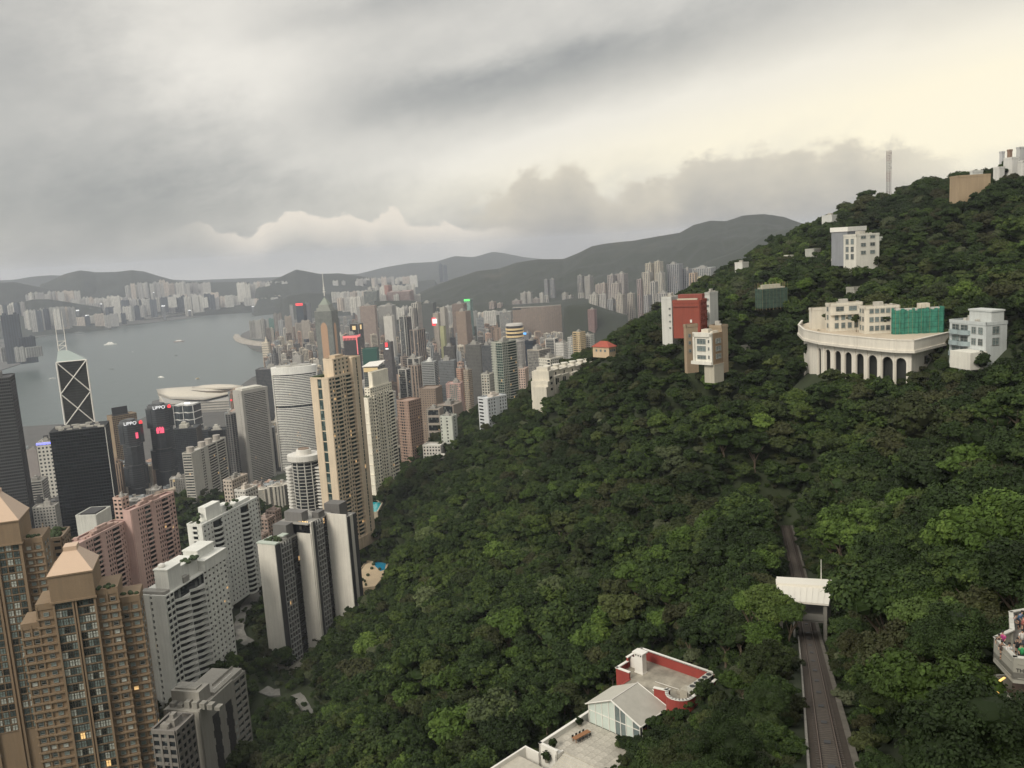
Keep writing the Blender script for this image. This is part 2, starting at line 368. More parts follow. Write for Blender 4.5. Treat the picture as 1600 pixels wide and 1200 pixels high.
def _rbf(C, c0, reg):
    D = np.hypot(C[:, None, 0]-C[None, :, 0], C[:, None, 1]-C[None, :, 1])
    K = -np.sqrt(D*D+c0*c0); n = len(C)
    A = np.zeros((n+1, n+1)); A[:n, :n] = K + np.eye(n)*reg; A[:n, n] = 1; A[n, :n] = 1
    w = np.linalg.solve(A, np.r_[C[:, 2], 0.0])
    def f(x, y):
        x = np.asarray(x, float); y = np.asarray(y, float); o = np.full(x.shape, w[n])
        for i in range(n): o -= w[i]*np.sqrt((x-C[i, 0])**2+(y-C[i, 1])**2+c0*c0)
        return o
    return f
_near = _rbf(_C, 22.0, 3.0)
def ground_z(x, y):
    z = _near(x, y); x = np.asarray(x, float); y = np.asarray(y, float)
    edge_ = np.clip((2450-y)/250, 0, 1)*np.clip((x+1500)/200, 0, 1)*np.clip((1500-x)/200, 0, 1)
    return 3.0+(np.maximum(z, 3.0)-3.0)*edge_
NX, NY = 241, 235
TGX = np.sign(np.linspace(-1, 1, NX))*np.abs(np.linspace(-1, 1, NX))**1.6*1500
TGY = -150+np.linspace(0, 1, NY)**1.5*2620
GX, GY = np.meshgrid(TGX, TGY)
GZ = ground_z(GX, GY)
# the railway cutting
_tp = [(-8, -40, 405), (14, 34, 394.5), (23.9, 64.5, 385.0), (38.5, 109.5, 368.6), (53.7, 157.1, 352.0), (70, 212, 341), (87.7, 275.3, 330), (91.5, 289, 327.5)]
def tram_at(s):
    acc = 0
    for a, b in zip(_tp, _tp[1:]):
        L = math.dist(a, b)
        if s <= acc+L or b is _tp[-1]:
            t = (s-acc)/L; return Vector(a).lerp(Vector(b), t)
        acc += L
TRLEN = sum(math.dist(a, b) for a, b in zip(_tp, _tp[1:]))
_ts = np.array([tram_at(TRLEN*i/120)[:] for i in range(121)])
dm = np.full(GX.shape, 1e9); tz = np.zeros(GX.shape)
for q in _ts:
    d = np.hypot(GX-q[0], GY-q[1]); k = d < dm; dm[k] = d[k]; tz[k] = q[2]
wgt = np.clip(1-(dm-5.0)/9.0, 0, 1); wgt = wgt*wgt*(3-2*wgt)
GZ = GZ*(1-wgt)+(tz-1.1)*wgt
def tram_dist(x, y): return float(np.min(np.hypot(_ts[:, 0]-x, _ts[:, 1]-y)))
def gz(x, y):
    i = np.searchsorted(TGX, x)-1; j = np.searchsorted(TGY, y)-1
    if i < 0 or j < 0 or i >= NX-1 or j >= NY-1: return 3.0
    a = (x-TGX[i])/(TGX[i+1]-TGX[i]); b = (y-TGY[j])/(TGY[j+1]-TGY[j])
    return float((GZ[j, i]*(1-a)+GZ[j, i+1]*a)*(1-b)+(GZ[j+1, i]*(1-a)+GZ[j+1, i+1]*a)*b)
def grid_mesh(name, X, Y, Z, mt, smooth=True):
    h, w_ = X.shape; me = bpy.data.meshes.new(name)
    me.vertices.add(h*w_); me.vertices.foreach_set('co', np.stack([X, Y, Z], -1).ravel().astype(np.float32))
    a = (np.arange(h-1)[:, None]*w_+np.arange(w_-1)[None, :]).ravel()
    F = np.stack([a, a+1, a+w_+1, a+w_], -1).ravel(); n = len(a)
    me.loops.add(n*4); me.loops.foreach_set('vertex_index', F.astype(np.int32))
    me.polygons.add(n); me.polygons.foreach_set('loop_start', np.arange(0, n*4, 4, dtype=np.int32)); me.polygons.foreach_set('loop_total', np.full(n, 4, np.int32))
    me.polygons.foreach_set('use_smooth', np.ones(n, bool)); me.materials.append(mt); me.update(); me.validate(); return me
def m_terrain():
    m, t, b = mat('hillside_soil'); geo = t.new('ShaderNodeNewGeometry'); x, y, z = t.sep(geo.outputs['Position'])
    n = t.noise(geo.outputs['Position'], .15, 6, .65); n2 = t.noise(geo.outputs['Position'], .02, 4, .6)
    n3 = t.noise(geo.outputs['Position'], 1.1, 5, .7); g = t.mix(t.m('MULTIPLY', t.m('ADD', n, n3), .5), (.008, .016, .005, 1), (.042, .055, .020, 1))
    city = t.mix(n2, (.06, .06, .058, 1), (.13, .125, .115, 1))
    k = t.mr(t.m('ADD', z, t.m('MULTIPLY', t.m('SUBTRACT', n2, .5), 60)), 24, 60, 0, 1)
    t.put(b.inputs['Base Color'], t.mix(k, city, g)); b.inputs['Roughness'].default_value = .95; return m
M_terr = m_terrain()
link('hillside_terrain', grid_mesh('hillside_terrain', GX, GY, GZ, M_terr), kind='structure')

# ---- water
def m_water():
    m, t, b = mat('harbour_water'); geo = t.new('ShaderNodeNewGeometry'); P = geo.outputs['Position']
    n = t.noise(P, .02, 6, .6); big = t.noise(t.vm('MULTIPLY', P, (1.0, .35, 1)), .0012, 4, .6)
    t.put(b.inputs['Base Color'], t.mix(big, (.052, .078, .074, 1), (.078, .104, .096, 1)))
    b.inputs['Roughness'].default_value = .32; b.inputs['Specular IOR Level'].default_value = .55
    bp = t.new('ShaderNodeBump'); bp.inputs['Strength'].default_value = .35; bp.inputs['Distance'].default_value = 6.0
    t.put(bp.inputs['Height'], n); t.l.new(bp.outputs[0], b.inputs['Normal']); return m
mb = MB(); mb.quad((-9900, -380, 0), (9900, -380, 0), (9900, 16300, 0), (-9900, 16300, 0))
mb.build('harbour_water', m_water(), kind='structure')
# ---- flat city ground on both shores
def m_city():
    m, t, b = mat('city_ground'); geo = t.new('ShaderNodeNewGeometry'); P = geo.outputs['Position']
    n = t.noise(P, .01, 6, .7); v = t.new('ShaderNodeTexVoronoi'); t.put(v.inputs['Vector'], P); v.inputs['Scale'].default_value = .022
    c = t.mix(n, (.05, .052, .05, 1), (.15, .145, .135, 1)); c = t.mix(t.mr(v.outputs['Color'], .2, .8, 0, .6), c, (.10, .098, .09, 1))
    c = t.mix(t.mr(t.noise(P, .004, 4, .6), .56, .62, 0, .8), c, (.03, .045, .02, 1))
    t.put(b.inputs['Base Color'], c); b.inputs['Roughness'].default_value = .9; return m
M_city = m_city()
def land(name, pts, z):
    mb = MB(); P = [(p[0], p[1]) for p in pts]; mb.prism(P, -.5, z)
    return mb.build(name, M_city, kind='structure')
hk = [atz(*p, 0) for p in [(-120,780),(55,722),(150,690),(232,650),(238,628),(300,612),(372,606),(395,590),(418,582),(428,556),(396,548),(372,530),(378,522),(400,512),(425,500),(447,489),(470,480),(520,470),(575,462),(640,459)]]
land('island_shore_ground', [(-1500, 200)]+[(p.x, p.y) for p in hk]+[(2500, 11500), (9000, 11500), (9000, 300)], 2.6)
kl = [atz(*p, 0) for p in [(-260,640),(-100,612),(-20,586),(30,570),(66,555),(58,545),(42,537),(60,527),(110,519),(200,509),(300,497),(343,489),(345,484),(300,486),(235,491),(330,479),(400,476),(440,471),(480,464),(560,456)]]
land('kowloon_shore_ground', [(p.x, p.y) for p in kl]+[(-500, 16200), (-9700, 16200), (-9800, 9000), (-9000, 2500)], 2.6)

# ---- far hills: ridges given by pixel skyline, each its own mesh
def m_hill(dark=1.0):
    m, t, b = mat('hill_forest'); geo = t.new('ShaderNodeNewGeometry'); P = geo.outputs['Position']
    n = t.noise(P, .012, 8, .7); n2 = t.noise(P, .0022, 5, .6)
    c = t.mix(n, (.008*dark, .013*dark, .008*dark, 1), (.036*dark, .043*dark, .026*dark, 1)); c = t.mix(t.mr(n2, .62, .75, 0, .45), c, (.10, .09, .065, 1))
    t.put(b.inputs['Base Color'], c); b.inputs['Roughness'].default_value = .95
    return m
M_hill = m_hill()
from mathutils import noise as mn
def ridge(name, sky_pts, dfront, dback, foot=3.0, rows=34, cols=130, rough=.10, dvar=None):
    """sky_pts: (px, py, distance of the crest); the hill rises from dfront short of the crest and falls away behind it"""
    pxs = np.array([p[0] for p in sky_pts], float)
    A, Dd, Z = [], [], []
    for px, py, d in sky_pts:
        q = atd(px, py, d); A.append(math.atan2(q.x, q.y)); Dd.append(d); Z.append(q.z)
    aa = np.linspace(A[0], A[-1], cols); dd = np.interp(aa, A, Dd); zz = np.interp(aa, A, Z)
    X = np.zeros((rows, cols)); Y = X.copy(); Zm = X.copy()
    for j in range(cols):
        for i in range(rows):
            t = i/(rows-1); cpos = .68
            if t < cpos: u = t/cpos; r = dd[j]-dfront*(1-u); prof = u**1.25*(1.0)
            else: u = (t-cpos)/(1-cpos); r = dd[j]+dback*u; prof = 1-u*u*.9
            x = r*math.sin(aa[j]); y = r*math.cos(aa[j])
            nz = mn.fractal(Vector((x/700, y/700, 3.1)), 1.0, 2.0, 6)+.5*mn.fractal(Vector((x/150, y/150, 7.7)), 1.0, 2.0, 4)
            side = min(1.0, min(j, cols-1-j)/4.0)
            h = max(zz[j]-foot, 1.0)
            w_ = math.sin(math.pi*min(u if t < cpos else 1-u*.7, 1)) if t < cpos else .4*u
            X[i, j] = x; Y[i, j] = y; Zm[i, j] = foot-2.5+(h+2.5)*prof*side + h*rough*(nz-.45*abs(mn.fractal(Vector((x/420, y/420, 11.0)), 1.0, 2.0, 5)))*(w_*.9+.06)
    return link(name, grid_mesh(name, X, Y, Zm, M_hill), kind='structure')
ridge('island_ridge', [(560,480,5600),(620,476,5500),(650,464,5500),(680,448,5500),(710,436,5500),(745,424,5500),(780,420,5500),(805,411,5400),(840,406,5300),(880,406,5300),(905,396,5200),(925,385,5200),
       (950,380,5200),(985,376,5100),(1030,369,5000),(1062,364,5000),(1085,351,5000),(1110,344,5000),(1135,345,5000),(1160,337,5000),(1195,334,5000),(1225,338,5000),(1252,348,5000),(1300,360,5000),(1400,370,5000)], 2300, 1800, foot=8, cols=300, rows=90, rough=.17)
ridge('jardine_spur', [(930,480,3900),(1000,455,3900),(1050,436,3900),(1100,410,3900),(1150,392,3900),(1190,368,3950),(1230,356,4000),(1300,345,4000)], 900, 900, foot=60, cols=70)
ridge('middle_knoll', [(560,472,4400),(640,470,4300),(700,478,4200),(760,474,4000),(800,478,3900),(860,474,3700),(900,466,3700),(960,462,3600),(1010,455,3500),(1060,448,3500),(1120,440,3500)], 900, 900, foot=6, cols=90, rough=.05)
ridge('knoll_behind_housing', [(872,486,2700),(885,478,2700),(920,474,2700),(950,484,2700),(990,496,2700)], 380, 400, foot=8, cols=50, rough=.04)
ridge('lei_yue_mun_hill', [(390,460,8200),(410,444,8300),(440,432,8400),(463,421,8500),(480,424,8500),(500,428,8600),(530,427,8600),(560,431,8600),(590,437,8600),(640,440,8600),(690,437,8800)], 900, 1500, cols=110)
ridge('quarry_knoll', [(430,472,6900),(450,462,6900),(480,457,6900),(520,460,6900),(560,462,6900),(600,465,6900)], 400, 500, cols=60, rough=.05)
ridge('kowloon_hill', [(50,448,9300),(75,440,9400),(100,428,9500),(125,422,9500),(150,425,9600),(180,425,9600),(205,422,9600),(225,424,9600),(250,432,9600),(280,440,9600),(330,441,9500),(400,440,9400)], 1500, 1500, cols=120)
ridge('west_kowloon_hill', [(-60,440,8600),(0,441,8700),(22,440,8800),(45,445,8900),(80,452,9000),(120,462,9000)], 1200, 1200, cols=60)
ridge('low_kowloon_knoll', [(-10,480,7600),(25,474,7600),(50,468,7600),(75,467,7600),(95,470,7600),(130,476,7600),(170,482,7600)], 500, 400, cols=60, rough=.06)
ridge('far_mountains', [(-80,440,12800),(20,437,12800),(50,432,12800),(80,430,12800),(300,438,12800),(560,428,12600),(600,418,12400),(640,411,12300),(680,409,12200),(710,400,12200),(740,402,12200),(770,393,12200),(790,396,12200),(820,402,12200),(880,408,12200),(960,410,12200)], 2400, 800, cols=150)
hz = MB(); hz.box(-10000, 10000, -400, 16400, -3.2, 560)
def m_haze():
    m = bpy.data.materials.new('haze'); m.use_nodes = True; t = NT(m.node_tree); t.n.clear()
    o = t.new('ShaderNodeOutputMaterial'); v = t.new('ShaderNodeVolumePrincipled')
    v.inputs['Color'].default_value = (.82, .87, 1.0, 1); v.inputs['Density'].default_value = 5.0e-5; v.inputs['Anisotropy'].default_value = 0.0
    t.l.new(v.outputs[0], o.inputs['Volume']); return m
haze = hz.build('haze', m_haze(), kind='stuff'); haze['label'] = 'thin grey evening haze over the harbour and the city'

# ================================================================== buildings
FH = 3.1
ACS = [False]; ACR = random.Random(77)      # air conditioners hung on the nearer facades
def rect(x0, x1, y0, y1): return [(x0, y0), (x1, y0), (x1, y1), (x0, y1)]
def seg(mb, p0, p1, s0, s1, z0, z1, st, q):
    """one stretch of facade between s0 and s1 metres along the edge"""
    L = s1-s0; fh = q.get('fh', FH); nf = max(1, int(round((z1-z0)/fh))); fh = (z1-z0)/nf
    if L < .4: return
    if st == 'plain':
        mb.ebox(p0, p1, s0, s1, z0, z1, 0, .42)
    elif st in ('grid', 'band', 'strip'):
        if ACS[0] and st == 'grid' and q.get('bay', 3.2) < 5:
            for _ in range(int(L*(z1-z0)/26)):
                s_, i_ = ACR.uniform(s0+.5, s1-1.3), ACR.randrange(nf); z_ = z0+i_*fh+ACR.choice([.3, .7]); mb.ebox(p0, p1, s_, s_+.8, z_, z_+.5, .3, .8)
        bh = q.get('band', 1.35); bd = q.get('bd', .30); bay = q.get('bay', 3.2); pw = q.get('pier', 1.3)
        for i in range(nf): mb.ebox(p0, p1, s0, s1, z0+i*fh, z0+i*fh+bh, 0, bd)
        if st == 'grid':
            n = max(1, int(round(L/bay))); b_ = L/n
            for i in range(n+1):
                w_ = pw if 0 < i < n else pw*.7; c = s0+i*b_
                mb.ebox(p0, p1, max(s0, c-w_/2), min(s1, c+w_/2), z0, z1+.01, 0, bd+.09)
        else:
            w_ = q.get('end', .9)
            if w_ > 0:
                mb.ebox(p0, p1, s0, s0+w_, z0, z1+.01, 0, bd+.08); mb.ebox(p0, p1, s1-w_, s1, z0, z1+.01, 0, bd+.08)
    elif st == 'fins':
        n = max(1, int(round(L/q.get('bay', 2.2)))); b_ = L/n; w_ = q.get('pier', .8)
        for i in range(n+1): c = s0+i*b_; mb.ebox(p0, p1, max(s0, c-w_/2), min(s1, c+w_/2), z0, z1, 0, .5)
        for i in range(0, nf, 1): mb.ebox(p0, p1, s0, s1, z0+i*fh, z0+i*fh+.5, 0, .2)
    elif st == 'curtain':
        n = max(1, int(round(L/q.get('bay', 3.0)))); b_ = L/n
        for i in range(n+1): c = s0+i*b_; mb.ebox(p0, p1, max(s0, c-.09), min(s1, c+.09), z0, z1, 0, .16)
        for i in range(nf): mb.ebox(p0, p1, s0, s1, z0+i*fh, z0+i*fh+q.get('band', .55), 0, .10)
    elif st == 'balc':
        dpt = q.get('depth', 1.5); h = q.get('up', 1.05)
        for i in range(nf):
            z = z0+i*fh
            mb.ebox(p0, p1, s0, s1, z-.18, z, 0, dpt); mb.ebox(p0, p1, s0, s1, z, z+h, dpt-.14, dpt)
            mb.ebox(p0, p1, s0, s0+.14, z, z+h, 0, dpt-.15); mb.ebox(p0, p1, s1-.14, s1, z, z+h, 0, dpt-.15)
        mb.ebox(p0, p1, s0, s0+.5, z0, z1, 0, .3); mb.ebox(p0, p1, s1-.5, s1, z0, z1, 0, .3)
def face(mb, p0, p1, z0, z1, spec):
    L = math.dist(p0, p1)
    if isinstance(spec, tuple): spec = [(1.0,)+spec]
    tot = sum(a[0] for a in spec); s = 0
    for w_, st, q in spec:
        e = s+L*w_/tot
        seg(mb, p0, p1, s, e, z0, z1, st, q); s = e
def block(fac, gl, poly, z0, z1, specs, cap=True, parapet=1.1):
    """poly counter-clockwise; glass core goes to gl, everything solid to fac"""
    gl.prism(poly, z0, z1-.3, top=False)
    n = len(poly)
    for i in range(n): face(fac, poly[i], poly[(i+1) % n], z0, z1, specs[i % len(specs)])
    if cap:
        fac.prism(poly, z1-.35, z1+.02)
        if parapet:
            for i in range(n):
                L = math.dist(poly[i], poly[(i+1) % n]); fac.ebox(poly[i], poly[(i+1) % n], .0, L, z1-.4, z1+parapet, -.3, .55)
class B:
    """a box-plan building whose top near corner is seen at (pc, yt) at distance d; its left face ends at column pl, its right face at pr"""
    def __init__(s, name, label, cat, pl, pc, pr, yt, d, th, yb=None, group=None, minr=None, z0=None):
        P = atd(pc, yt, d); a = math.atan2(P.x, P.y); t = R_(th)
        er = Vector((math.cos(a), -math.sin(a), 0)); ef = Vector((math.sin(a), math.cos(a), 0))
        dl = -er*math.cos(t)+ef*math.sin(t); dr = er*math.sin(t)+ef*math.cos(t)
        def solve(dv, px):
            lo, hi = 0.0, d*1.2
            s0 = proj(P)[0]; up = px > s0
            for _ in range(40):
                mid = (lo+hi)/2; x = proj(P+dv*mid)[0]
                if (x < px) == up: lo = mid
                else: hi = mid
            return lo
        s.W = max(solve(dl, pl), 2.0) if pc-pl > .5 else 8.0
        s.D = max(solve(dr, pr), 2.0) if pr-pc > .5 else 12.0
        if minr: s.D = max(s.D, minr) if minr > 0 else -minr
        c = P+dl*s.W/2+dr*s.D/2
        zb = atd(pc, yb, d).z if yb else min(gz(c.x+i*s.W*.4, c.y+j*s.D*.4) for i in (-1, 1) for j in (-1, 1))
        if z0 is not None: zb = z0
        zb = max(zb, 2.5)-2.0
        s.ang = math.atan2(-dl.y, -dl.x); s.H = P.z-zb; s.h = s.H; s.P = P; s.k = d/FPX
        s.root = thing(name, label, cat, (c.x, c.y, zb), s.ang, group)
        ACS[0] = d < 780
        s.fac, s.gl, s.rf = MB(), MB(), MB(); s.x0, s.x1, s.y0, s.y1 = -s.W/2, s.W/2, -s.D/2, s.D/2
        s.c = c; s.zb = zb; n_ = max(1, round(max(s.W, s.D)/max(min(s.W, s.D), 6))); big = (math.cos(s.ang), math.sin(s.ang)) if s.W > s.D else (-math.sin(s.ang), math.cos(s.ang)); L_ = max(s.W, s.D)
        for i in range(n_): f_ = (i+.5)/n_-.5; FOOT.append((c.x+big[0]*L_*f_, c.y+big[1]*L_*f_, math.hypot(L_/n_, min(s.W, s.D))/2+2.5))
    def Z(s, py, px=None):      # local height of a picture row at the near corner's distance
        px = px if px is not None else proj(s.P)[0]
        return atd(px, py, math.hypot(s.P.x, s.P.y)).z-s.zb
    def add(s, name, mb, m, color=None, kind=None, label=None):
        o = mb.build(name, m, s.root, color, kind=kind)
        if o and label: o['label'] = label
        return o
    def done(s, color, glass=None, gt=None, roofc=(.30, .29, .27)):
        s.add('facade', s.fac, M_wall, color); s.add("window_glazing", s.gl, glass or M_glass, gt)
        s.add('roof_clutter', s.rf, M_rooft, roofc, kind='stuff')
        return s
FOOT = []
def rooftop(mb, x0, x1, y0, y1, z, seed, h=4.5, n=5):
    r = random.Random(seed); w_, d_ = x1-x0, y1-y0
    cx = x0+w_*r.uniform(.35, .65); cyy = y0+d_*r.uniform(.4, .6)
    mb.box(cx-w_*.18, cx+w_*.18, cyy-d_*.22, cyy+d_*.22, z, z+h)
    mb.box(cx-w_*.10, cx+w_*.08, cyy-d_*.12, cyy+d_*.1, z+h, z+h*1.6)
    for _ in range(n):
        ax_, ay = r.uniform(x0+w_*.12, x1-w_*.12), r.uniform(y0+d_*.12, y1-d_*.12); s_ = r.uniform(.6, 1.6)
        mb.box(ax_-s_, ax_+s_, ay-s_*.7, ay+s_*.7, z, z+r.uniform(.8, 2.2))
GRID = ('grid', dict(bay=3.0, pier=1.3, band=1.4)); BAND = ('band', dict(band=1.5)); PLAIN = ('plain', {}); CURT = ('curtain', {}); FINS = ('fins', {})
def std(name, label, pl, pc, pr, yt, d, th, color, fL=GRID, fR=None, yb=None, cat='tower', glass=None, gt=None, roofc=(.30, .29, .27), cap=1.1, rooft=True, seed=None, group=None, minr=None, parapet=1.1, z0=None):
    b = B(name, label, cat, pl, pc, pr, yt, d, th, yb, group, minr, z0)
    fR = fR or fL
    block(b.fac, b.gl, rect(b.x0, b.x1, b.y0, b.y1), 0, b.H, [fL, fR, fL, fR], parapet=parapet)
    if rooft: rooftop(b.rf, b.x0, b.x1, b.y0, b.y1, b.H+.03, seed or int(pl*7+yt), h=max(2.5, min(6, b.W*.2)))
    b.done(color, glass, gt, roofc); return b

# ------------------------------------------------------------------ lettering helper
def text_mesh(s_, size, name='lettering', depth=.12):
    cu = bpy.data.curves.new('lettering', 'FONT'); cu.body = s_; cu.size = size; cu.extrude = depth; cu.align_x = 'CENTER'; cu.align_y = 'CENTER'
    o = bpy.data.objects.new('tmp', cu); COL.objects.link(o); dg = bpy.context.evaluated_depsgraph_get()
    me = bpy.data.meshes.new_from_object(o.evaluated_get(dg)); bpy.data.objects.remove(o); me.name = name; me.materials.clear(); return me

# ------------------------------------------------------------------ Mid-Levels and Central heroes
GC = lambda r, g, b, k=1.0: tuple(min(.8, c*k) for c in lin(r, g, b)[:3])
# grey office slab at the left edge
b = std('office_tower', 'dark grey gridded office slab rising past the left edge', -60, 15, 19, 590, 1180, 8, (.085, .085, .088), ('grid', dict(bay=2.2, pier=.35, band=1.5, fh=3.9)), minr=40, glass=M_curtain, gt=(.03, .033, .036), roofc=(.20, .19, .18))
# triangular braced tower with two masts
M_black2 = m_glass('grey_mirror_glass', 3.0, 4.0, dark=(.030, .031, .029), light=(.040, .041, .038), lit=2.0, rough=.12)
b = B('braced_tower', 'dark glass tower braced with white crosses and topped by twin masts', 'skyscraper', 88, 135, 137, 562, 1480, 6, z0=10, minr=42)
zr = b.H; W_, D_ = b.W, b.D
poly = [(b.x0, b.y0), (b.x1, b.y0), (b.x1-6, b.y1), (b.x0+4, b.y1)]
b.gl.prism(poly, 0, zr, top=False)
for i in range(int(zr/4)): b.fac.ebox(poly[0], poly[1], .4, W_-.4, i*4, i*4+.35, 0, .12)
zt = b.Z(549, 92)
A0, A1 = (b.x0, b.y0, zr), (b.x1, b.y0, zr); B0, B1 = (b.x0+3, b.y0+12, zt), (b.x0+16, b.y0+12, zt); C1, C0 = (b.x1-6, b.y1, zr), (b.x0+4, b.y1, zr)
sl = MB(); sl.quad(A0, A1, B1, B0); sl.quad(A1, C1, B1, B1); sl.quad(B0, B1, C1, C0); sl.quad(A0, B0, C0, C0)
sl.f = [tuple(dict.fromkeys(f)) for f in sl.f]
b.add('sloping_roof', sl, m_plain('pale_glass_roof', (.36, .42, .40), .35, noise=.08), label='pale grey green sloping glass roof')
br = MB(); hm = 49.0; w0 = 1.15
def bar(mb, p, q, r=.9, n=4): mb.tube([p, q], r, n)
for sx in (b.x0, b.x1): bar(br, (sx, b.y0-.3, 0), (sx, b.y0-.3, zr), 1.2)
z = zr
while z > 5:
    z2 = max(z-hm, 0)
    bar(br, (b.x0, b.y0-.5, z), (b.x1, b.y0-.5, z2), .85); bar(br, (b.x1, b.y0-.9, z), (b.x0, b.y0-.9, z2), .85); z = z2
bar(br, (b.x0, b.y0-.3, zr), (b.x1, b.y0-.3, zr), .9)
b.add('cross_bracing', br, M_white)
for k, sx in enumerate((b.x0+4, b.x0+15)):
    ms = MB(); ms.tube([(sx, b.y0+12, zt-1), (sx, b.y0+12, zt+22), (sx, b.y0+12, zt+60)], .95, 6, .35)
    b.add('mast', ms, M_white)
tr = MB(); za = zt
for z0_, z1_ in ((zt, zt+7), (zt+7, zt+14)):
    bar(tr, (b.x0+4, b.y0+12, z1_), (b.x0+15, b.y0+12, z1_), .45); bar(tr, (b.x0+4, b.y0+12, z0_), (b.x0+15, b.y0+12, z1_), .4)
b.add('mast_truss', tr, M_white)
b.add('facade', b.fac, M_wall, (.05, .052, .05)); b.add('window_glazing', b.gl, M_black2)

# black office tower
M_black = m_glass('black_glass', 6.0, 3.9, dark=(.006, .008, .011), light=(.012, .015, .019), lit=2.0, rough=.10)
b = std('black_tower', 'black glass office tower in front of the cross braced one', 77, 163, 168, 667, 1150, 8, (.016, .018, .020), ('curtain', dict(bay=3.0, band=.9, fh=3.9)), glass=M_black, minr=44, roofc=(.30, .29, .26), rooft=False, parapet=.3)
r_ = MB()
for i in range(26):
    x = b.x0+3+random.random()*(b.W-6); y = b.y0+3+random.random()*(b.D-6); s_ = random.uniform(1, 4); r_.box(x-s_, x+s_, y-s_*.6, y+s_*.6, b.H, b.H+random.uniform(1, 3))
b.add('roof_clutter', r_, M_rooft, (.42, .40, .36), kind='stuff')
e_ = MB(); e_.ebox((b.x1, b.y0), (b.x1, b.y1), 0, 1.2, 0, b.H, .1, .8); b.add('corner_trim', e_, M_white)
# white punched window hotel with a blue strip
b = std('white_hotel', 'white office block with punched windows and a glowing blue roof strip', 57, 81, 90, 691, 1500, 14, (.62, .60, .55), ('grid', dict(bay=5.4, pier=2.6, band=3.0, fh=6.0)), ('grid', dict(bay=5.4, pier=2.6, band=3.0, fh=6.0)), minr=22, z0=8)
s_ = MB(); s_.ebox((b.x0, b.y0), (b.x1, b.y0), -.5, b.W+.5, b.H-2.2, b.H+.8, .6, 1.3); b.add('light_strip', s_, M_blue_e, label='glowing blue strip')
s_ = MB(); s_.box(-4, 3, -3, -2, b.H+1, b.H+9); b.add('billboard', s_, M_dark)
std('grey_slab_block', 'mauve grey blank slab beside the white punched window block', 41, 57, 61, 703, 1700, 20, (.30, .27, .26), PLAIN, minr=15, z0=5)
std('pale_slab_block', 'narrow pale blue slab just right of the grey gridded slab', 32, 41, 43, 700, 1720, 12, (.40, .44, .45), PLAIN, minr=15, z0=5)
std('banded_block', 'grey block with pale floor bands below the mauve slab', 40, 65, 74, 752, 1300, 18, (.33, .32, .30), ('band', dict(band=1.7, fh=3.5)), minr=20, z0=20)
std('low_grey_block', 'low grey block at the foot of the white punched window block', 60, 78, 90, 800, 1290, 20, (.22, .22, .21), ('band', dict(band=1.3, fh=3.5)), minr=20, z0=20)
# tan office with dark billboard
b = std('tan_tower', 'tan clad office tower with a black billboard on its roof', 167, 175, 213, 652, 1760, 72, (.27, .20, .13), PLAIN, ('grid', dict(bay=3, pier=.8, band=1.4, fh=3.6)), z0=5, glass=M_curtain, gt=(.03, .028, .024), minr=0)
s_ = MB(); s_.box(b.x1-10, b.x1-8, b.y0+4, b.y0+32, b.H+2, b.H+16); s_.box(b.x1-14, b.x1-2, b.y0+4, b.y0+32, b.H, b.H+2); b.add('billboard', s_, M_dark, label='black rooftop billboard')

# twin faceted glass towers
def lippo(label, pl, pc, pr, yt, d, sign_dx):
    b = B('faceted_glass_tower', label, 'skyscraper', pl, pc, pr, yt, d, 42, z0=12)
    R = max(b.W, b.D)*.62; H = b.H; glm, fc = MB(), MB()
    def octa(r, c=.42): return [(r*x, r*y) for x, y in ((-c, -1), (c, -1), (1, -c), (1, c), (c, 1), (-c, 1), (-1, c), (-1, -c))]
    glm.prism(octa(R*.93), 0, H-3)
    zz = H-5; k = 0
    while zz > 8:
        hh = 34; z0_ = max(zz-hh, 4)
        for q in range(4):
            if (q+k) % 2 == 0:
                a_ = q*math.pi/2+math.pi/4; cx, cy2 = R*.50*math.cos(a_), R*.50*math.sin(a_)
                glm.prism([(cx+x*.62, cy2+y*.62) for x, y in octa(R)], z0_+2, zz)
                fc.prism([(cx+x*.635, cy2+y*.635) for x, y in octa(R)], zz, zz+.8, bottom=True); fc.prism([(cx+x*.635, cy2+y*.635) for x, y in octa(R)], z0_+1.2, z0_+2, bottom=True)
        for z in np.arange(z0_, zz, 3.8): fc.prism(octa(R*.938), z, z+.4, top=False)
        zz = z0_-3; k += 1
    fc.prism(octa(R*.96), H-3, H); fc.prism(octa(R*.5), H, H+4); fc.box(-R*.7, -R*.2, -R*.5, -R*.1, H, H+3); fc.box(R*.2, R*.6, -R*.6, -R*.2, H, H+3.5)
    b.add('window_glazing', glm, M_curtain, (.045, .050, .056)); b.add('facade', fc, M_wall, (.10, .105, .11))
    me = text_mesh('LIPPO', 8.0); me.materials.append(M_white_e)
    # the sign faces the camera side
    ca = math.atan2(-b.c.y, -b.c.x)-b.ang
    o = link('sign_lettering', me, b.root); o.location = (R*1.10*math.cos(ca), R*1.10*math.sin(ca), H-1.0); o.rotation_euler = (math.pi/2, 0, ca+math.pi/2)
    lg = MB(); lg.box(14, 19.5, -.4, .4, -2.2, 2.2); lg.box(15.5, 18.5, -.45, .45, 2.2, 3.6)
    g = lg.build('sign_logo', M_red_e, b.root); g.location = o.location; g.rotation_euler = (0, 0, ca+math.pi/2); g['label'] = 'red lit logo'
    return b, R, ca
b, R, ca = lippo('shorter of the two faceted dark glass towers with a white lettered crown', 184, 203, 221, 661, 1600, 0)
s_ = MB(); s_.box(-2.0, 2.0, -.4, .4, -5, 5); o = b.add('lit_screen', s_, M_redp_e, label='narrow red lit screen'); o.location = (R*1.12*math.cos(ca+.45), R*1.12*math.sin(ca+.45), b.Z(682)); o.rotation_euler = (0, 0, ca+.45+math.pi/2)
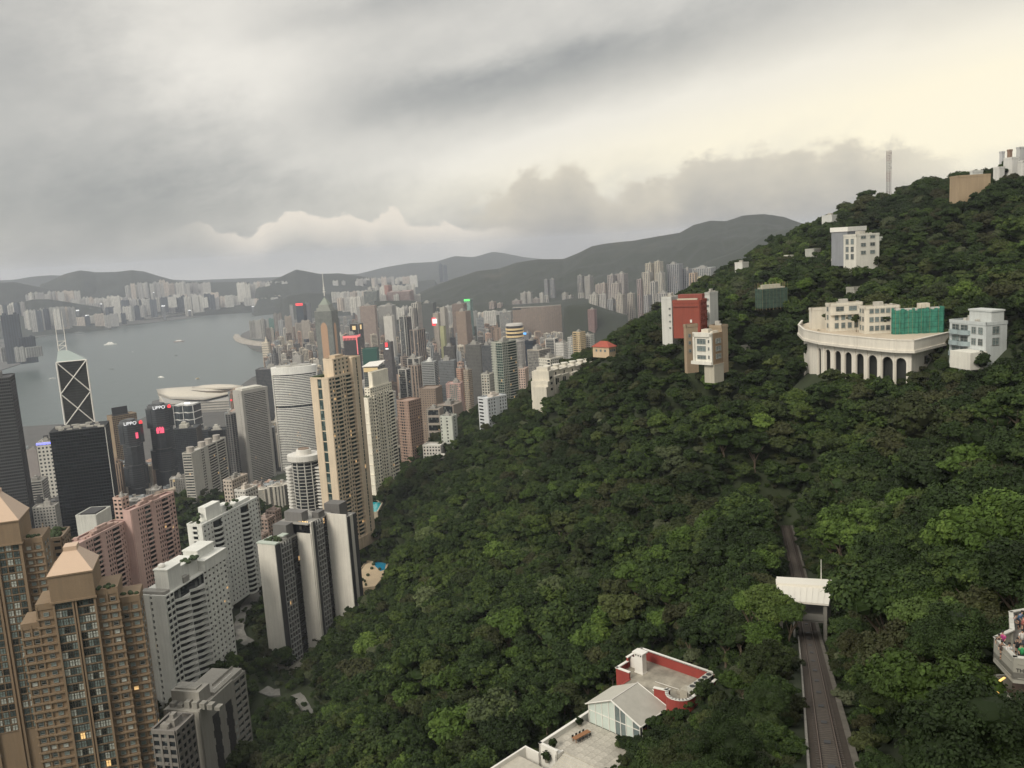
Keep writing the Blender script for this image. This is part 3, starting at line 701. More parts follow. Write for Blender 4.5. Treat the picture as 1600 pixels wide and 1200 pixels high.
b, R, ca = lippo('taller of the two faceted dark glass towers with a pink screen', 229, 246, 266, 636, 1620, 0)
s_ = MB(); s_.box(-6.2, 6.2, -.4, .4, -4.6, 4.6); s_.box(-5, -3, -.5, .3, 4.6, 6.2); s_.box(-1, 1, -.5, .3, 4.6, 6.6); s_.box(3, 5, -.5, .3, 4.6, 6.2); o = b.add('lit_screen', s_, M_redp_e, label='square pink lit screen'); o.location = (R*1.12*math.cos(ca-.1), R*1.12*math.sin(ca-.1), b.Z(673)); o.rotation_euler = (0, 0, ca-.1+math.pi/2)

# glass building with white wavy bands
b = B('wavy_glass_building', 'glass building belted by white wavy bands near the convention roof', 'building', 270, 300, 313, 632, 2000, 30, z0=5)
pts = []
for i in range(24):
    x = b.x0+b.W*i/23; pts.append((x, b.y0+2.6*math.sin(i*.62)))
poly = pts+[(b.x1, b.y1), (b.x0, b.y1)]
b.gl.prism(poly, 0, b.H, top=False)
for z in (b.H-1, b.H-17, b.H-33, b.H-50): b.fac.prism([(x*1.03, y*1.03) for x, y in poly], z-1.6, z+.4, bottom=True)
for i in (0, 11, 23): b.fac.tube([(pts[i][0], pts[i][1]-.6, 0), (pts[i][0], pts[i][1]-.6, b.H)], .8, 5)
b.done((.66, .66, .64), M_curtain, (.05, .06, .065))
s_ = MB(); s_.box(2, 16, b.y0+4, b.y0+5, b.H+.5, b.H+4.5); b.add('lit_sign', s_, M_white_e)
std('dark_office_block', 'dark blue grey office block below the wavy banded building', 271, 306, 314, 669, 1500, 14, (.045, .05, .055), CURT, glass=M_curtain, gt=(.018, .022, .028), minr=26, z0=20, roofc=(.5, .48, .42), cap=1)
std('slate_office_block', 'slate blue office block between two darker ones', 312, 326, 331, 672, 1560, 14, (.09, .10, .11), BAND, glass=M_curtain, gt=(.05, .055, .065), minr=20, z0=20)
std('black_office_block', 'small black office block right of the slate blue one', 325, 352, 356, 672, 1480, 12, (.02, .022, .025), CURT, glass=M_curtain, gt=(.01, .012, .014), minr=24, z0=20, roofc=(.5, .48, .44))
std('finned_tower', 'narrow dark tower with long vertical pale fins', 352, 360, 368, 648, 1460, 45, (.20, .195, .19), ('fins', dict(bay=5, pier=.9)), glass=M_curtain, gt=(.02, .022, .025), z0=30)
# grey hotel slab
b = B('grey_hotel_slab', 'tall pale grey hotel slab with fine horizontal window bands', 'hotel', 364, 377, 417, 611, 1500, 58, z0=22)
fr = ('grid', dict(bay=60, pier=2.5, band=1.3, fh=2.9, bd=.5))
block(b.fac, b.gl, rect(b.x0, b.x1, b.y0, b.y1), 0, b.H-6, [[(.62, 'plain', {}), (.08, 'grid', dict(bay=3, pier=.6, band=2.2)), (.3, 'plain', {})], ('band', dict(band=1.7, fh=3.0, end=4.2)), PLAIN, ('band', dict(band=1.4, fh=3.0, end=3.2))], cap=False)
b.fac.prism(rect(b.x0-.6, b.x1+.6, b.y0-.6, b.y1+.6), b.H-6, b.H)
b.rf.box(b.x0+2, b.x1-2, b.y0+3, b.y1-8, b.H, b.H+3); b.done((.40, .385, .355), roofc=(.6, .58, .52))
# big oval hotel
def oval(rx, ry, n=36): return [(rx*math.cos(2*math.pi*i/n), ry*math.sin(2*math.pi*i/n)) for i in range(n)]
b = B('oval_hotel', 'large oval white hotel tower with a broad blank crown', 'hotel', 424, 494, 496, 588, 1680, 4, z0=22, minr=34)
H = b.Z(574, 460); rx, ry = b.W/2, 17
b.gl.prism(oval(rx, ry), 0, H-14, top=False)
z = 2
while z < H-16:
    if not (b.Z(636) < z < b.Z(631)): b.fac.prism(oval(rx+.4, ry+.4), z, z+1.7, top=True, bottom=True)
    z += 3.25
b.fac.prism(oval(rx+1.8, ry+1.8), H-14, H, bottom=True)
ed = MB()
for s__ in (-1, 1): ed.box(s__*(rx)-1.0, s__*(rx)+1.0, -6, 6, 0, H-14)
b.add('end_pier', ed, M_white)
b.rf.prism(oval(rx*.8, ry*.8), H, H+2.2); b.rf.box(-6, 6, -4, 4, H+2.2, H+6)
b.done((.80, .79, .75), roofc=(.40, .39, .36))
std('grey_back_tower', 'plain grey tower partly hidden behind the oval white hotel', 399, 440, 446, 576, 1950, 15, (.13, .13, .135), CURT, glass=M_curtain, gt=(.06, .065, .07), minr=30, z0=5)
# small oval apartment tower
b = B('oval_apartments', 'squat round topped white apartment tower with dark glass front and side balconies', 'apartment block', 452, 486, 498, 716, 820, 22, minr=16)
H = b.Z(716, 470)+1; rx, ry = b.W*.60, 11
b.gl.prism(oval(rx, ry), 0, H-5, top=False)
for i in range(int(H/3.2)):
    z = i*3.2; b.fac.prism(oval(rx+.1, ry+.1), z, z+.5, top=True)
    if z < H-8:
        bl = MB()
for s__ in (-1, 1):
    bl = MB()
    for i in range(int((H-8)/3.2)):
        z = i*3.2; bl.prism([(s__*(rx+1.6)+4.4*math.cos(t)*1.0, -2+5.0*math.sin(t)) for t in np.linspace(0, 2*math.pi, 11)[:-1]], z, z+1.25, bottom=True)
    b.add('balcony_stack', bl, M_white)
for fx_ in (-.72, -.28, .28, .72):
    x = rx*fx_; y = -ry*math.sqrt(1-fx_*fx_); b.fac.tube([(x, y-.2, 0), (x, y-.2, H-4)], .55, 4)
b.fac.prism(oval(rx+3.2, ry+3.2), H-5, H, bottom=True); b.fac.prism(oval(rx*.55, ry*.6), H, H+4.5); b.fac.prism(oval(rx*.5, ry*.55), H+4.5, H+4.8)
b.rf.prism(oval(rx*.42, ry*.45), H+4.8, H+5.4)
b.done((.66, .64, .60), glass=M_curtain, gt=(.022, .024, .028), roofc=(.22, .16, .12))

# tall beige apartment tower
b = B('beige_apartment_tower', 'tallest beige apartment tower with a groove ladder down its blank side', 'apartment tower', 485, 513, 548, 592, 660, 40, yb=868)
H = b.H; bc = (.64, .53, .40)
x0, x1, y0, y1 = b.x0, b.x1, b.y0, b.y1; W_, D_ = b.W, b.D
gw = .8
block(b.fac, b.gl, rect(x0, x1, y0, y1), 0, H, [[(.38, 'plain', {}), (.24, 'grid', dict(bay=20, pier=.5, band=.7, fh=8.4, bd=.2)), (.38, 'plain', {})],
      [(.26, 'grid', dict(bay=3.2, pier=1.2, band=1.4, bd=.25)), (.24, 'balc', dict(depth=1.3)), (.22, 'grid', dict(bay=2.6, pier=1.2, band=1.4)), (.28, 'balc', dict(depth=1.6, up=1.1))], PLAIN, GRID], parapet=.9)
# the higher rear block and its penthouses
zt = b.Z(563, 530)
block(b.fac, b.gl, rect(x0+W_*.42, x1-.8, y0+D_*.30, y1-.6), H, zt, [PLAIN, ('grid', dict(bay=4.5, pier=2.6, band=1.6)), PLAIN, PLAIN], parapet=.8)
b.rf.box(x0+W_*.2, x0+W_*.4, y0+D_*.4, y0+D_*.8, H, H+4); b.rf.box(x0+W_*.5, x1-3, y0+D_*.5, y1-4, zt, zt+2.5)
# rear wing that shows as a flat strip on the right
block(b.fac, b.gl, rect(x1-.1-W_*.5, x1+2.2, y1-.05, y1+10), 0, zt-1.5, [PLAIN, [(.4, 'plain', {}), (.2, 'grid', dict(bay=2, pier=.4, band=.4)), (.4, 'plain', {})], PLAIN, PLAIN], parapet=.8)
b.rf.box(x0-1, x1+3, y0-1.2, y1+14, 0, 9)
b.done(bc, glass=m_glass('teal_window_glass', 1.6, 3.1, dark=(.03, .055, .055), light=(.15, .19, .18), p_light=.6), roofc=(.47, .38, .28))
g_ = MB(); g_.box(x0+1, x0+W_*.4, y0+1, y0+D_*.5, H+.05, H+1.6); b.add('roof_garden', g_, M_garden)
BE = b
# cream tower with balconied ribs
b = B('cream_apartment_tower', 'cream apartment tower with ribbed bays above a turquoise pool', 'apartment tower', 561, 574, 613, 611, 765, 36, yb=772)
H = b.H; x0, x1, y0, y1 = b.x0, b.x1, b.y0, b.y1; W_, D_ = b.W, b.D
block(b.fac, b.gl, rect(x0, x1, y0, y1), 0, H-7, [('plain', {}), [(.22, 'grid', dict(bay=2.4, pier=1.0, band=1.3)), (.10, 'plain', {}), (.2, 'grid', dict(bay=2.4, pier=1.2, band=1.5)), (.14, 'plain', {}), (.34, 'balc', dict(depth=1.1, up=1.2))], PLAIN, GRID])
for i in range(int((H-7)/9.3)): b.fac.ebox((x0, y0), (x1, y0), 0, W_, i*9.3, i*9.3+.25, .4, .9)
for k, s0 in enumerate((.14, .40, .64)):       # projecting ribs
    block(b.fac, b.gl, [(x1-.2, y0+D_*s0), (x1+1.5, y0+D_*(s0+.03)), (x1+1.5, y0+D_*(s0+.12)), (x1-.2, y0+D_*(s0+.15))], 0, H-7+2, [GRID, ('grid', dict(bay=2.4, pier=1.1, band=1.5)), GRID, PLAIN], parapet=0)
block(b.fac, b.gl, rect(x0+W_*.3, x1-.6, y0+D_*.12, y1-1), H-7, H+1, [('grid', dict(bay=3.4, pier=1.6, band=1.5))], parapet=.8)
zt = b.Z(584, 590)
block(b.fac, b.gl, rect(x0+W_*.42, x1-1.5, y0+D_*.28, y1-4), H+1, zt, [PLAIN], parapet=.5)
b.done((.80, .75, .64), roofc=(.6, .55, .44))
g_ = MB(); g_.box(x0+1, x1-1, y0+1, y0+D_*.1, H-6.9, H-5.4); b.add('roof_garden', g_, M_garden)
CR = b
# pool terrace under the cream tower
t_ = thing('pool_terrace', 'turquoise swimming pool terrace at the foot of the cream apartment tower', 'swimming pool', (0, 0, 0))
pp = [atd(*q) for q in ((573,783,748),(597,782,752),(592,799,735),(577,800,735))]; zc = sum(p.z for p in pp)/4
pp = [atz(q[0], q[1], zc) for q in ((571,782),(600,783),(590,801),(573,802))]
t_.location = (pp[0].x, pp[0].y, zc-14); L_ = [(p.x-pp[0].x, p.y-pp[0].y) for p in pp]
pd = MB(); pd.prism(L_, 0, 13.2); cx_ = sum(p[0] for p in L_)/4; cy_ = sum(p[1] for p in L_)/4
for i in range(4): pd.ebox(L_[3-i], L_[(2-i) % 4], 0, math.dist(L_[3-i], L_[(2-i) % 4]), 13.0, 14.6, -1.1, 0)
pd.build('terrace_wall', M_wall, t_, (.50, .44, .34)); wv = MB(); wv.prism([(cx_+(x-cx_)*.8, cy_+(y-cy_)*.8) for x, y in L_], 13.0, 13.9); wv.build('pool_water', M_poolturq, t_)
FOOT.append((pp[0].x+cx_, pp[0].y+cy_, 14))
# blue pool and terraces under the beige tower
t_ = thing('pool_garden', 'sandy terrace with a curving blue pool at the foot of the beige tower', 'swimming pool')
zc = atd(585, 885, 655).z; q = [atz(*p, zc) for p in ((556,903),(568,884),(581,866),(596,862),(604,868),(607,880),(598,902),(586,917),(563,920))]
o_ = q[0]; t_.location = (o_.x, o_.y, zc-16); L_ = [(p.x-o_.x, p.y-o_.y) for p in q]
if sum(a[0]*c[1]-c[0]*a[1] for a, c in zip(L_, L_[1:]+L_[:1])) < 0: L_.reverse()
pd = MB(); pd.prism(L_, 0, 16); n = len(L_)
for i in range(n): pd.ebox(L_[i], L_[(i+1) % n], 0, math.dist(L_[i], L_[(i+1) % n]), 0, 16.7, -.1, .35)
pd.build('terrace_deck', M_wall, t_, (.56, .44, .30))
w_ = [atz(*p, zc+.15) for p in ((583,874),(590,869),(598,873),(603,881),(601,890),(594,892),(588,886),(583,881))]; wl = [(p.x-o_.x, p.y-o_.y) for p in w_]
if sum(a[0]*c[1]-c[0]*a[1] for a, c in zip(wl, wl[1:]+wl[:1])) < 0: wl.reverse()
wv = MB(); wv.prism(wl, 15, 16.15); wv.build('pool_water', M_pool, t_)
pb = MB(); r9 = random.Random(4)
for i in range(14):
    p = L_[0]; u, v = r9.random(), r9.random(); x = L_[0][0]*(1-u)+L_[4][0]*u+r9.uniform(-5, 5); y = L_[0][1]*(1-u)+L_[4][1]*u+r9.uniform(-5, 5)
    pb.ell((x, y, 17), (r9.uniform(.8, 1.6), r9.uniform(.8, 1.6), 1.2), 7, 5)
pb.build('terrace_shrubs', M_garden, t_, kind='stuff')
FOOT.append((o_.x+8, o_.y+12, 24))

# white and charcoal slab with projecting bays
b = B('striped_apartment_slab', 'long charcoal apartment slab with white projecting bays beside the forest', 'apartment block', 403, 430, 556, 853, 480, 40, yb=1050)
H = b.H; x0, x1, y0, y1 = b.x0, b.x1, b.y0, b.y1; W_, D_ = b.W, b.D
def ufrac(px, xo=0.0):      # metres along the right face (offset outwards by xo) for a picture column at roof level
    lo, hi = 0, 1; c, s_ = math.cos(b.ang), math.sin(b.ang)
    for _ in range(30):
        m_ = (lo+hi)/2; lx, ly = x1+xo, y0+D_*m_
        P_ = (b.c.x+lx*c-ly*s_, b.c.y+lx*s_+ly*c, b.zb+H)
        if proj(P_)[0] < px: lo = m_
        else: hi = m_
    return lo*D_
wh, lt, dg = MB(), MB(), MB()
wh.ebox((x0, y0), (x1, y0), 0, W_, 0, H+.6, -.25, .5)          # blank white end wall
base = 0.0; s_in = 0.0; steps = [(0, [(430, 437, 'd'), (437, 453, 'l'), (453, 465, 'k')], 486), (1, [(486, 489, 'w'), (489, 493, 'g'), (493, 504, 'l'), (504, 512, 'k')], 532), (2, [(532, 537, 'g'), (537, 540, 'w'), (540, 546, 'g'), (546, 550, 'w'), (550, 556, 'g')], None)]
XO = []; y_prev = y0
for k_, parts_, nxt in steps:
    hh = H+(7 if k_ == 1 else 1.5*(k_ > 0)); p0, p1 = (x1+base, y0), (x1+base, y1)
    s_first = ufrac(parts_[0][0], base) if k_ else 0.0
    for a_, c_, ty in parts_:
        s0, s1 = ufrac(a_, base) if a_ > 430 else 0, ufrac(c_, base)
        if ty == 'l': seg(lt, p0, p1, s0, s1, 2, hh, 'grid', dict(bay=2.2, pier=.26, band=.38, bd=.9))
        elif ty == 'k': seg(dg, p0, p1, s0, s1, 2, hh, 'band', dict(band=.5, end=0, bd=.15))
        elif ty == 'w': wh.ebox(p0, p1, s0, s1, 0, hh+.6, -.3, .6)
        else: dg.ebox(p0, p1, s0, s1, 0, hh, -.2, .35)
    s_end = ufrac(parts_[-1][1], base)
    XO.append((base, s_first, s_end, hh)); b.gl.prism(rect(x0+.3, x1+base-.3, y0+max(s_first, .3)+.1, y0+s_end+(5 if nxt else -.2)), 2, hh-.4, top=False)
    if nxt:
        best = min(((abs(ufrac(nxt, o_)-s_end), o_) for o_ in np.arange(2, 14, .25)), key=lambda t: t[0])[1]
        wh.ebox((x1+base, y0+s_end), (x1+base+best, y0+s_end), -.2, best, 0, hh+(8 if k_ == 0 else 0)*0+1.0, -.3, .4); base += best-base if False else 0; base = best if k_ == 0 else best
ye = y0+s_end; dg.ebox((x1+base, ye), (x0, ye), 0, W_+base, 0, H, -.2, .3); dg.ebox((x0, ye), (x0, y0), 0, s_end, 0, H, -.2, .3)
b.add('white_bay_wall', wh, M_wall, (.68, .65, .59)); b.add('balcony_lattice', lt, M_wall, (.36, .36, .35)); b.add('charcoal_wall', dg, M_wall, (.06, .06, .062))
b.add('window_glazing', b.gl, m_glass('dark_window_glass', 1.5, 3.1, dark=(.010, .011, .013), light=(.08, .08, .075), p_light=.84, lit=.995))
b.gl = MB()
for q, (xo, sa, sb, hh) in enumerate(XO):
    rfm = MB(); rfm.box(x0, x1+xo-.1, y0+max(sa-2, 0)+.3, y0+sb+(5 if q < 2 else 0), hh-.6, hh+.04+.01*q); b.add('roof_slab', rfm, M_rooft, (.30, .29, .27))
(xo1, sa1, sb1, h1), (xo2, sa2, sb2, h2) = XO[1], XO[2]; s0_ = XO[0][2]
lh = MB(); lh.box(x0+1.0, x1-1.5, y0+s0_*.62, y0+s0_*.93, H, H+7.5); b.add('lift_house', lh, M_wall, (.15, .145, .14))
lh = MB(); lh.box(x0+3, x1+xo1-6, y0+sa1+1, y0+sa1+7, h1, h1+5.5); b.add('lift_house', lh, M_wall, (.17, .165, .16))
lh = MB(); lh.box(x1+xo1-5, x1+xo1-.5, y0+sb1-7, y0+sb1-1, h1, h1+3.5); lh.box(x1+1, x1+xo2-2, y0+sa2+3, y0+sa2+11, h2, h2+9); b.add('lift_house', lh, M_wall, (.14, .135, .13))
cp = MB(); cp.box(x0-.6, x1+.8, y0-.7, y0+3.0, H+.6, H+1.3); cp.box(x0-.4, x0+.6, y0+3, y0+s0_*.6, H+.2, H+1.0); cp.box(x1-3, x1+1.1, y0+s0_*.3, y0+s0_*.55, H+3.2, H+3.7); b.add('pale_coping', cp, m_plain('pale_green_coping', (.45, .50, .44), .6))
g_ = MB(); r9 = random.Random(8)
for i in range(26): g_.ell((r9.uniform(x0+1.2, x1-1.5), r9.uniform(y0+3.2, y0+s0_*.6), H+.7), (r9.uniform(.5, 1.3), r9.uniform(.5, 1.3), .9), 7, 5)
b.add('roof_garden', g_, M_garden, kind='stuff')
pdm = MB(); pdm.box(x0-6, x1+5, y0-4, y0+14, -8, 2.4); pdm.box(x0-1.5, x1+1.0, y0-1.2, y0+12, 2.4, 3.2); b.add('podium', pdm, M_wall, (.40, .38, .33))
lp = MB()
for i in range(7): lp.box(x0-4+i*2.6, x0-3.3+i*2.6, y0-4.25, y0-4.02, -1.6, -1.1)
b.add('entrance_lamps', lp, M_warm_e); lm = MB()
for i in range(6): lm.box(x1+1+i*1.1, x1+1.3+i*1.1, y0+sa1+1, y0+sa1+1.3, h1+.1, h1+.6)
b.add('roof_lamps', lm, M_warm_e); cn = MB(); cx_, cy_ = x0-6, y0+8
for i in range(10):
    a0, a1 = math.pi*(.55+i*.09), math.pi*(.55+(i+1)*.09)
    cn.quad((cx_, cy_, 6.5), (cx_+9*math.cos(a0), cy_+9*math.sin(a0), 2.6), (cx_+9*math.cos(a1), cy_+9*math.sin(a1), 2.6), (cx_+.5, cy_, 6.5))
b.add('entrance_canopy', cn, M_white, label='white tensile canopy')

# pinkish towers
std('pink_brown_tower', 'pinkish brown apartment tower right of the cream ribbed one', 620, 638, 657, 628, 900, 44, (.36, .25, .20), [(.25, 'grid', dict(bay=2.4, pier=1.2, band=1.4)), (.35, 'grid', dict(bay=3, pier=.7, band=1.0)), (.4, 'grid', dict(bay=2.6, pier=1.5, band=1.5))], ('grid', dict(bay=3.2, pier=1.5, band=1.5)), rooft=False)
b = B('stepped_crown', 'salmon stepped roof crown of the pinkish brown tower', 'roof crown', 625, 639, 652, 616, 905, 44, yb=630) if False else None
std('brown_slab_block', 'wide brown slab with a plain face behind the pinkish tower', 655, 680, 690, 608, 1150, 20, (.26, .20, .16), ('grid', dict(bay=3.4, pier=2.0, band=2.0)), minr=16, rooft=False)
std('round_concrete_tower', 'bare beige tower, lower of the pair behind the pale green grey one', 667, 686, 692, 640, 1000, 20, (.33, .29, .25), ('band', dict(band=2.7, fh=9)), PLAIN, minr=14)
std('bare_concrete_tower', 'broad bare beige concrete tower behind the pale green grey one', 684, 708, 722, 634, 1030, 30, (.34, .29, .25), ('band', dict(band=2.9, fh=30)), ('plain', {}))
b = std('pale_ribbed_tower', 'slim pale green grey tower standing against the forest edge', 688, 706, 713, 652, 800, 24, (.52, .54, .49), [(.12, 'grid', dict(bay=2, pier=.6, band=1.4)), (.3, 'plain', {}), (.2, 'grid', dict(bay=3, pier=1.2, band=1.7)), (.3, 'plain', {})], [(.4, 'plain', {}), (.3, 'grid', dict(bay=2.5, pier=.8, band=1.2)), (.3, 'plain', {})], seed=3)
std('white_low_block', 'low white rooftop block at the foot of the pale green grey tower', 661, 688, 694, 697, 790, 20, (.62, .60, .56), GRID, minr=12, rooft=False)
b = B('round_banded_house', 'small round house with white bands by the forest edge', 'house', 676, 692, 695, 712, 765, 10, minr=14)
r0 = b.W*.55
for i in range(4): b.fac.cyl(0, 0, i*3.3+1.5, i*3.3+3.1, r0+.5, n=20)
b.gl.cyl(0, 0, 0, 13.5, r0, n=20); b.fac.cyl(0, 0, 13.5, 14.2, r0+.6, n=20); b.done((.60, .58, .52))
std('gabled_pink_tower', 'pink tower with a mint centre strip and a gabled top', 697, 719, 723, 600, 1300, 10, (.50, .33, .30), [(.25, 'grid', dict(bay=2.5, pier=1.2, band=1.5)), (.5, 'grid', dict(bay=3, pier=.5, band=.8)), (.25, 'grid', dict(bay=2.5, pier=1.2, band=1.5))], minr=16, glass=m_glass('mint_window_glass', 2.2, 3.1, dark=(.10, .18, .17), light=(.3, .36, .33)))
b = BC = None
std('salmon_tower', 'slim salmon apartment tower with window strips', 713, 720, 726, 577, 1400, 40, (.46, .29, .22), GRID)
std('sand_tower', 'sand coloured tower just right of the salmon one', 724, 731, 737, 579, 1380, 40, (.36, .30, .24), GRID)
std('louvred_grey_tower', 'grey office tower with horizontal louvre bands and white roof plant', 658, 678, 683, 566, 1700, 14, (.34, .35, .345), ('band', dict(band=1.6, fh=3.4)), minr=22, glass=M_curtain, gt=(.08, .085, .09), roofc=(.6, .6, .58))
std('grey_glass_tower', 'blue grey gridded glass tower right of the louvred grey one', 685, 709, 713, 564, 1680, 12, (.20, .21, .215), ('grid', dict(bay=2.5, pier=.5, band=1.2)), minr=22, glass=M_curtain, gt=(.10, .11, .12))
std('mossy_grey_tower', 'broad grey green office tower with a dirty blank side', 727, 750, 757, 539, 1900, 18, (.17, .165, .15), ('grid', dict(bay=2.2, pier=.6, band=.9)), ('grid', dict(bay=4, pier=2, band=2.2)), minr=22, glass=M_curtain, gt=(.075, .08, .08))
std('slate_tower', 'slate coloured tower behind the balconied grey green one', 752, 768, 772, 540, 1850, 20, (.12, .125, .13), CURT, glass=M_curtain, gt=(.08, .085, .09), minr=20)
b = std('balconied_grey_tower', 'tall grey green tower with deep balconies and a teal glass strip', 768, 784, 806, 536, 1000, 40, (.40, .41, .36), [(.42, 'grid', dict(bay=2.4, pier=1.6, band=1.4)), (.58, 'curtain', {})], [(.35, 'grid', dict(bay=2.8, pier=1.2, band=1.4)), (.65, 'balc', dict(depth=1.8))], glass=m_glass('green_window_glass', 1.7, 3.1, dark=(.02, .045, .04), light=(.10, .15, .13)), seed=12)
b = B('tall_cylinder_tower', 'pale ribbed cylinder tower with a gold banded round crown', 'skyscraper', 790, 818, 820, 535, 2255, 4, z0=25)
H = b.Z(534, 804); r0 = b.W*.50
b.gl.cyl(0, 0, 0, H, r0-.4, n=32)
for i in range(48):
    a_ = 2*math.pi*i/48; b.fac.box(r0*math.cos(a_)-.6, r0*math.cos(a_)+.6, r0*math.sin(a_)-.6, r0*math.sin(a_)+.6, 0, H)
for z in np.arange(4, H, 12): b.fac.cyl(0, 0, z, z+.9, r0+.1, n=32)
b.fac.cyl(0, 0, H-2, H+1.5, r0+1.6, n=32)
zt = b.Z(507, 803); b.fac.cyl(0, 0, H+1.5, H+8, r0*.85, n=32); b.fac.cyl(0, 0, zt-5, zt, r0*1.0, r0*.9, n=32)
cr = MB()
for z in (H+10, H+20, H+29): cr.cyl(0, 0, z, z+4.5, r0*1.02, n=32)
b.add('gold_crown_band', cr, M_yel_e); dk_ = MB(); dk_.cyl(0, 0, H+8, zt-5, r0*.93, n=32); b.add('crown_glass', dk_, M_dark)
b.done((.48, .46, .43), glass=M_curtain, gt=(.12, .12, .12))
std('pale_pink_block', 'pale pink gridded block at the foot of the cylinder tower', 806, 820, 825, 577, 1080, 16, (.55, .42, .36), GRID, minr=14)
std('stone_grey_tower', 'pale stone apartment tower left of the balconied grey green one', 752, 764, 771, 586, 950, 26, (.47, .45, .40), GRID, yb=None)
b = std('blue_white_block', 'white and pale blue apartment block poking out of the forest', 747, 762, 791, 624, 750, 50, (.58, .60, .62), [(.6, 'band', dict(band=1.6)), (.4, 'plain', {})], [(.4, 'grid', dict(bay=2.8, pier=1.6, band=1.5)), (.2, 'plain', {}), (.4, 'grid', dict(bay=3, pier=1.6, band=1.5))], roofc=(.5, .45, .4))
std('navy_office_block', 'navy blue glass block right of the cylinder tower', 820, 833, 836, 533, 1720, 20, (.035, .045, .06), CURT, glass=M_curtain, gt=(.02, .03, .045), minr=18)
std('grey_tan_office', 'wide office block with grey glass above a tan lower half', 824, 842, 860, 548, 1650, 40, (.42, .38, .32), ('grid', dict(bay=30, pier=1.5, band=.5)), glass=M_curtain, gt=(.15, .15, .145))
std('white_framed_office', 'white framed office block with a dark glass face', 852, 866, 872, 530, 1700, 24, (.60, .58, .54), ('grid', dict(bay=30, pier=3.0, band=.5)), glass=M_curtain, gt=(.03, .035, .04), minr=18)
std('white_flats', 'small white flats right of the white framed office', 868, 880, 890, 537, 1600, 40, (.62, .60, .56), GRID)
b = std('white_hillside_flats', 'white hillside flats with curved balconies above the turreted terrace', 842, 860, 880, 562, 920, 42, (.64, .61, .54), [(.7, 'grid', dict(bay=3, pier=1.8, band=1.8)), (.3, 'balc', {})], GRID)
std('stepped_tan_tower', 'tan stepped apartment tower above the dark trees', 895, 906, 914, 520, 1400, 40, (.58, .45, .28), [(.5, 'balc', {}), (.5, 'grid', dict(bay=3, pier=1.6, band=1.5))], GRID)
std('white_podium_flats', 'small white flats right of the tan stepped tower', 911, 922, 928, 524, 1420, 30, (.62, .60, .56), GRID)
std('grey_podium_flats', 'greyish flats left of the tan stepped tower', 887, 894, 898, 528, 1430, 30, (.48, .48, .46), GRID)
# curved brown housing slab
b = B('housing_slab', 'very wide curved brown housing slab in front of the dark hill', 'housing block', 799, 876, 880, 478, 3300, 3, yb=524)
H = b.H; n = 22; pts = []
for i in range(n+1):
    u = i/n; pts.append((b.x0+b.W*u, b.y0+10+26*(2*u-1)**2))
poly = pts+[(p[0]*.98, p[1]+16) for p in reversed(pts)]
b.gl.prism(poly, 0, H-1, top=True)
for i in range(n):
    hh = H-(5 if i < 4 else 0)-(3 if i < 8 else 0)
    seg(b.fac, pts[i], pts[i+1], 0, math.dist(pts[i], pts[i+1]), 0, hh, 'grid', dict(bay=3.4, pier=1.5, band=1.3))
b.rf.prism([(x*.99, y+1) for x, y in poly], H-1, H+2); b.done((.30, .235, .19), roofc=(.3, .27, .24))
# landmark with pyramid and mast
b = B('pyramid_topped_tower', 'grey green skyscraper with orange lit arches, a stepped pyramid and a mast', 'skyscraper', 491, 517, 527, 486, 2620, 26, z0=5)
H = b.H; x0, x1, y0, y1 = b.x0, b.x1, b.y0, b.y1; y1 = y0+max(b.D, 40); xm = (x0+x1)/2
poly = rect(x0, x1, y0, y1); block(b.fac, b.gl, poly, 0, H, [('grid', dict(bay=3, pier=.5, band=1.1, fh=3.6))], parapet=1.5)
cxx, cyy = (x0+x1)/2, (y0+y1)/2
for k, (sc_, zz0, zz1) in enumerate(((.80, H, H+10), (.62, H+10, H+19))): b.fac.prism([(cxx+(x-cxx)*sc_, cyy+(y-cyy)*sc_) for x, y in poly], zz0, zz1)
py_ = MB(); py_.prism([(cxx+(x-cxx)*.55, cyy+(y-cyy)*.55) for x, y in poly], H+19, H+40, scale=.06); b.add('pyramid_roof', py_, M_wall, (.24, .27, .23))
ms = MB(); zt = b.Z(425, 507); ms.tube([(cxx, cyy, H+44), (cxx, cyy, zt)], 1.6, 6, .5)
ms.cyl(cxx, cyy, H+55, H+58, 4, n=10); ms.cyl(cxx, cyy, H+62, H+65, 3.4, n=10); ms.cyl(cxx, cyy, H+68, H+70, 3, n=10); b.add('mast', ms, M_white)
ar = MB()
def arch(p0, p1, c, w_, z0_, z1_):
    L = math.dist(p0, p1); dx, dy = (p1[0]-p0[0])/L, (p1[1]-p0[1])/L; nx, ny = dy, -dx
    P_ = lambda s, z: (p0[0]+dx*s+nx*.8, p0[1]+dy*s+ny*.8, z)
    k = len(ar.v); m_ = [(c-w_, z0_), (c+w_, z0_)]+[(c+w_*math.cos(t), z1_-w_+w_*1.8*math.sin(t)) for t in np.linspace(0, math.pi, 9)]
    ar.v.extend(P_(*q_) for q_ in m_); ar.f.append(tuple(range(k, k+len(m_)))); ar.mi.append(0)
za, zb_ = b.Z(590), b.Z(508)
arch((x0, y0), (x1, y0), b.W*.50, b.W*.20, 40, zb_); arch((x1, y0), (x1, y1), (y1-y0)*.38, (y1-y0)*.17, 40, zb_); b.add('lit_arch', ar, M_orange_e, label='orange lit arched strips')
b.done((.26, .27, .245), glass=M_curtain, gt=(.11, .125, .115))
b = std('pink_edged_tower', 'dark tower outlined by a glowing pink top edge', 536, 557, 562, 524, 2300, 14, (.10, .085, .085), CURT, glass=M_curtain, gt=(.05, .05, .052), minr=26, z0=4)
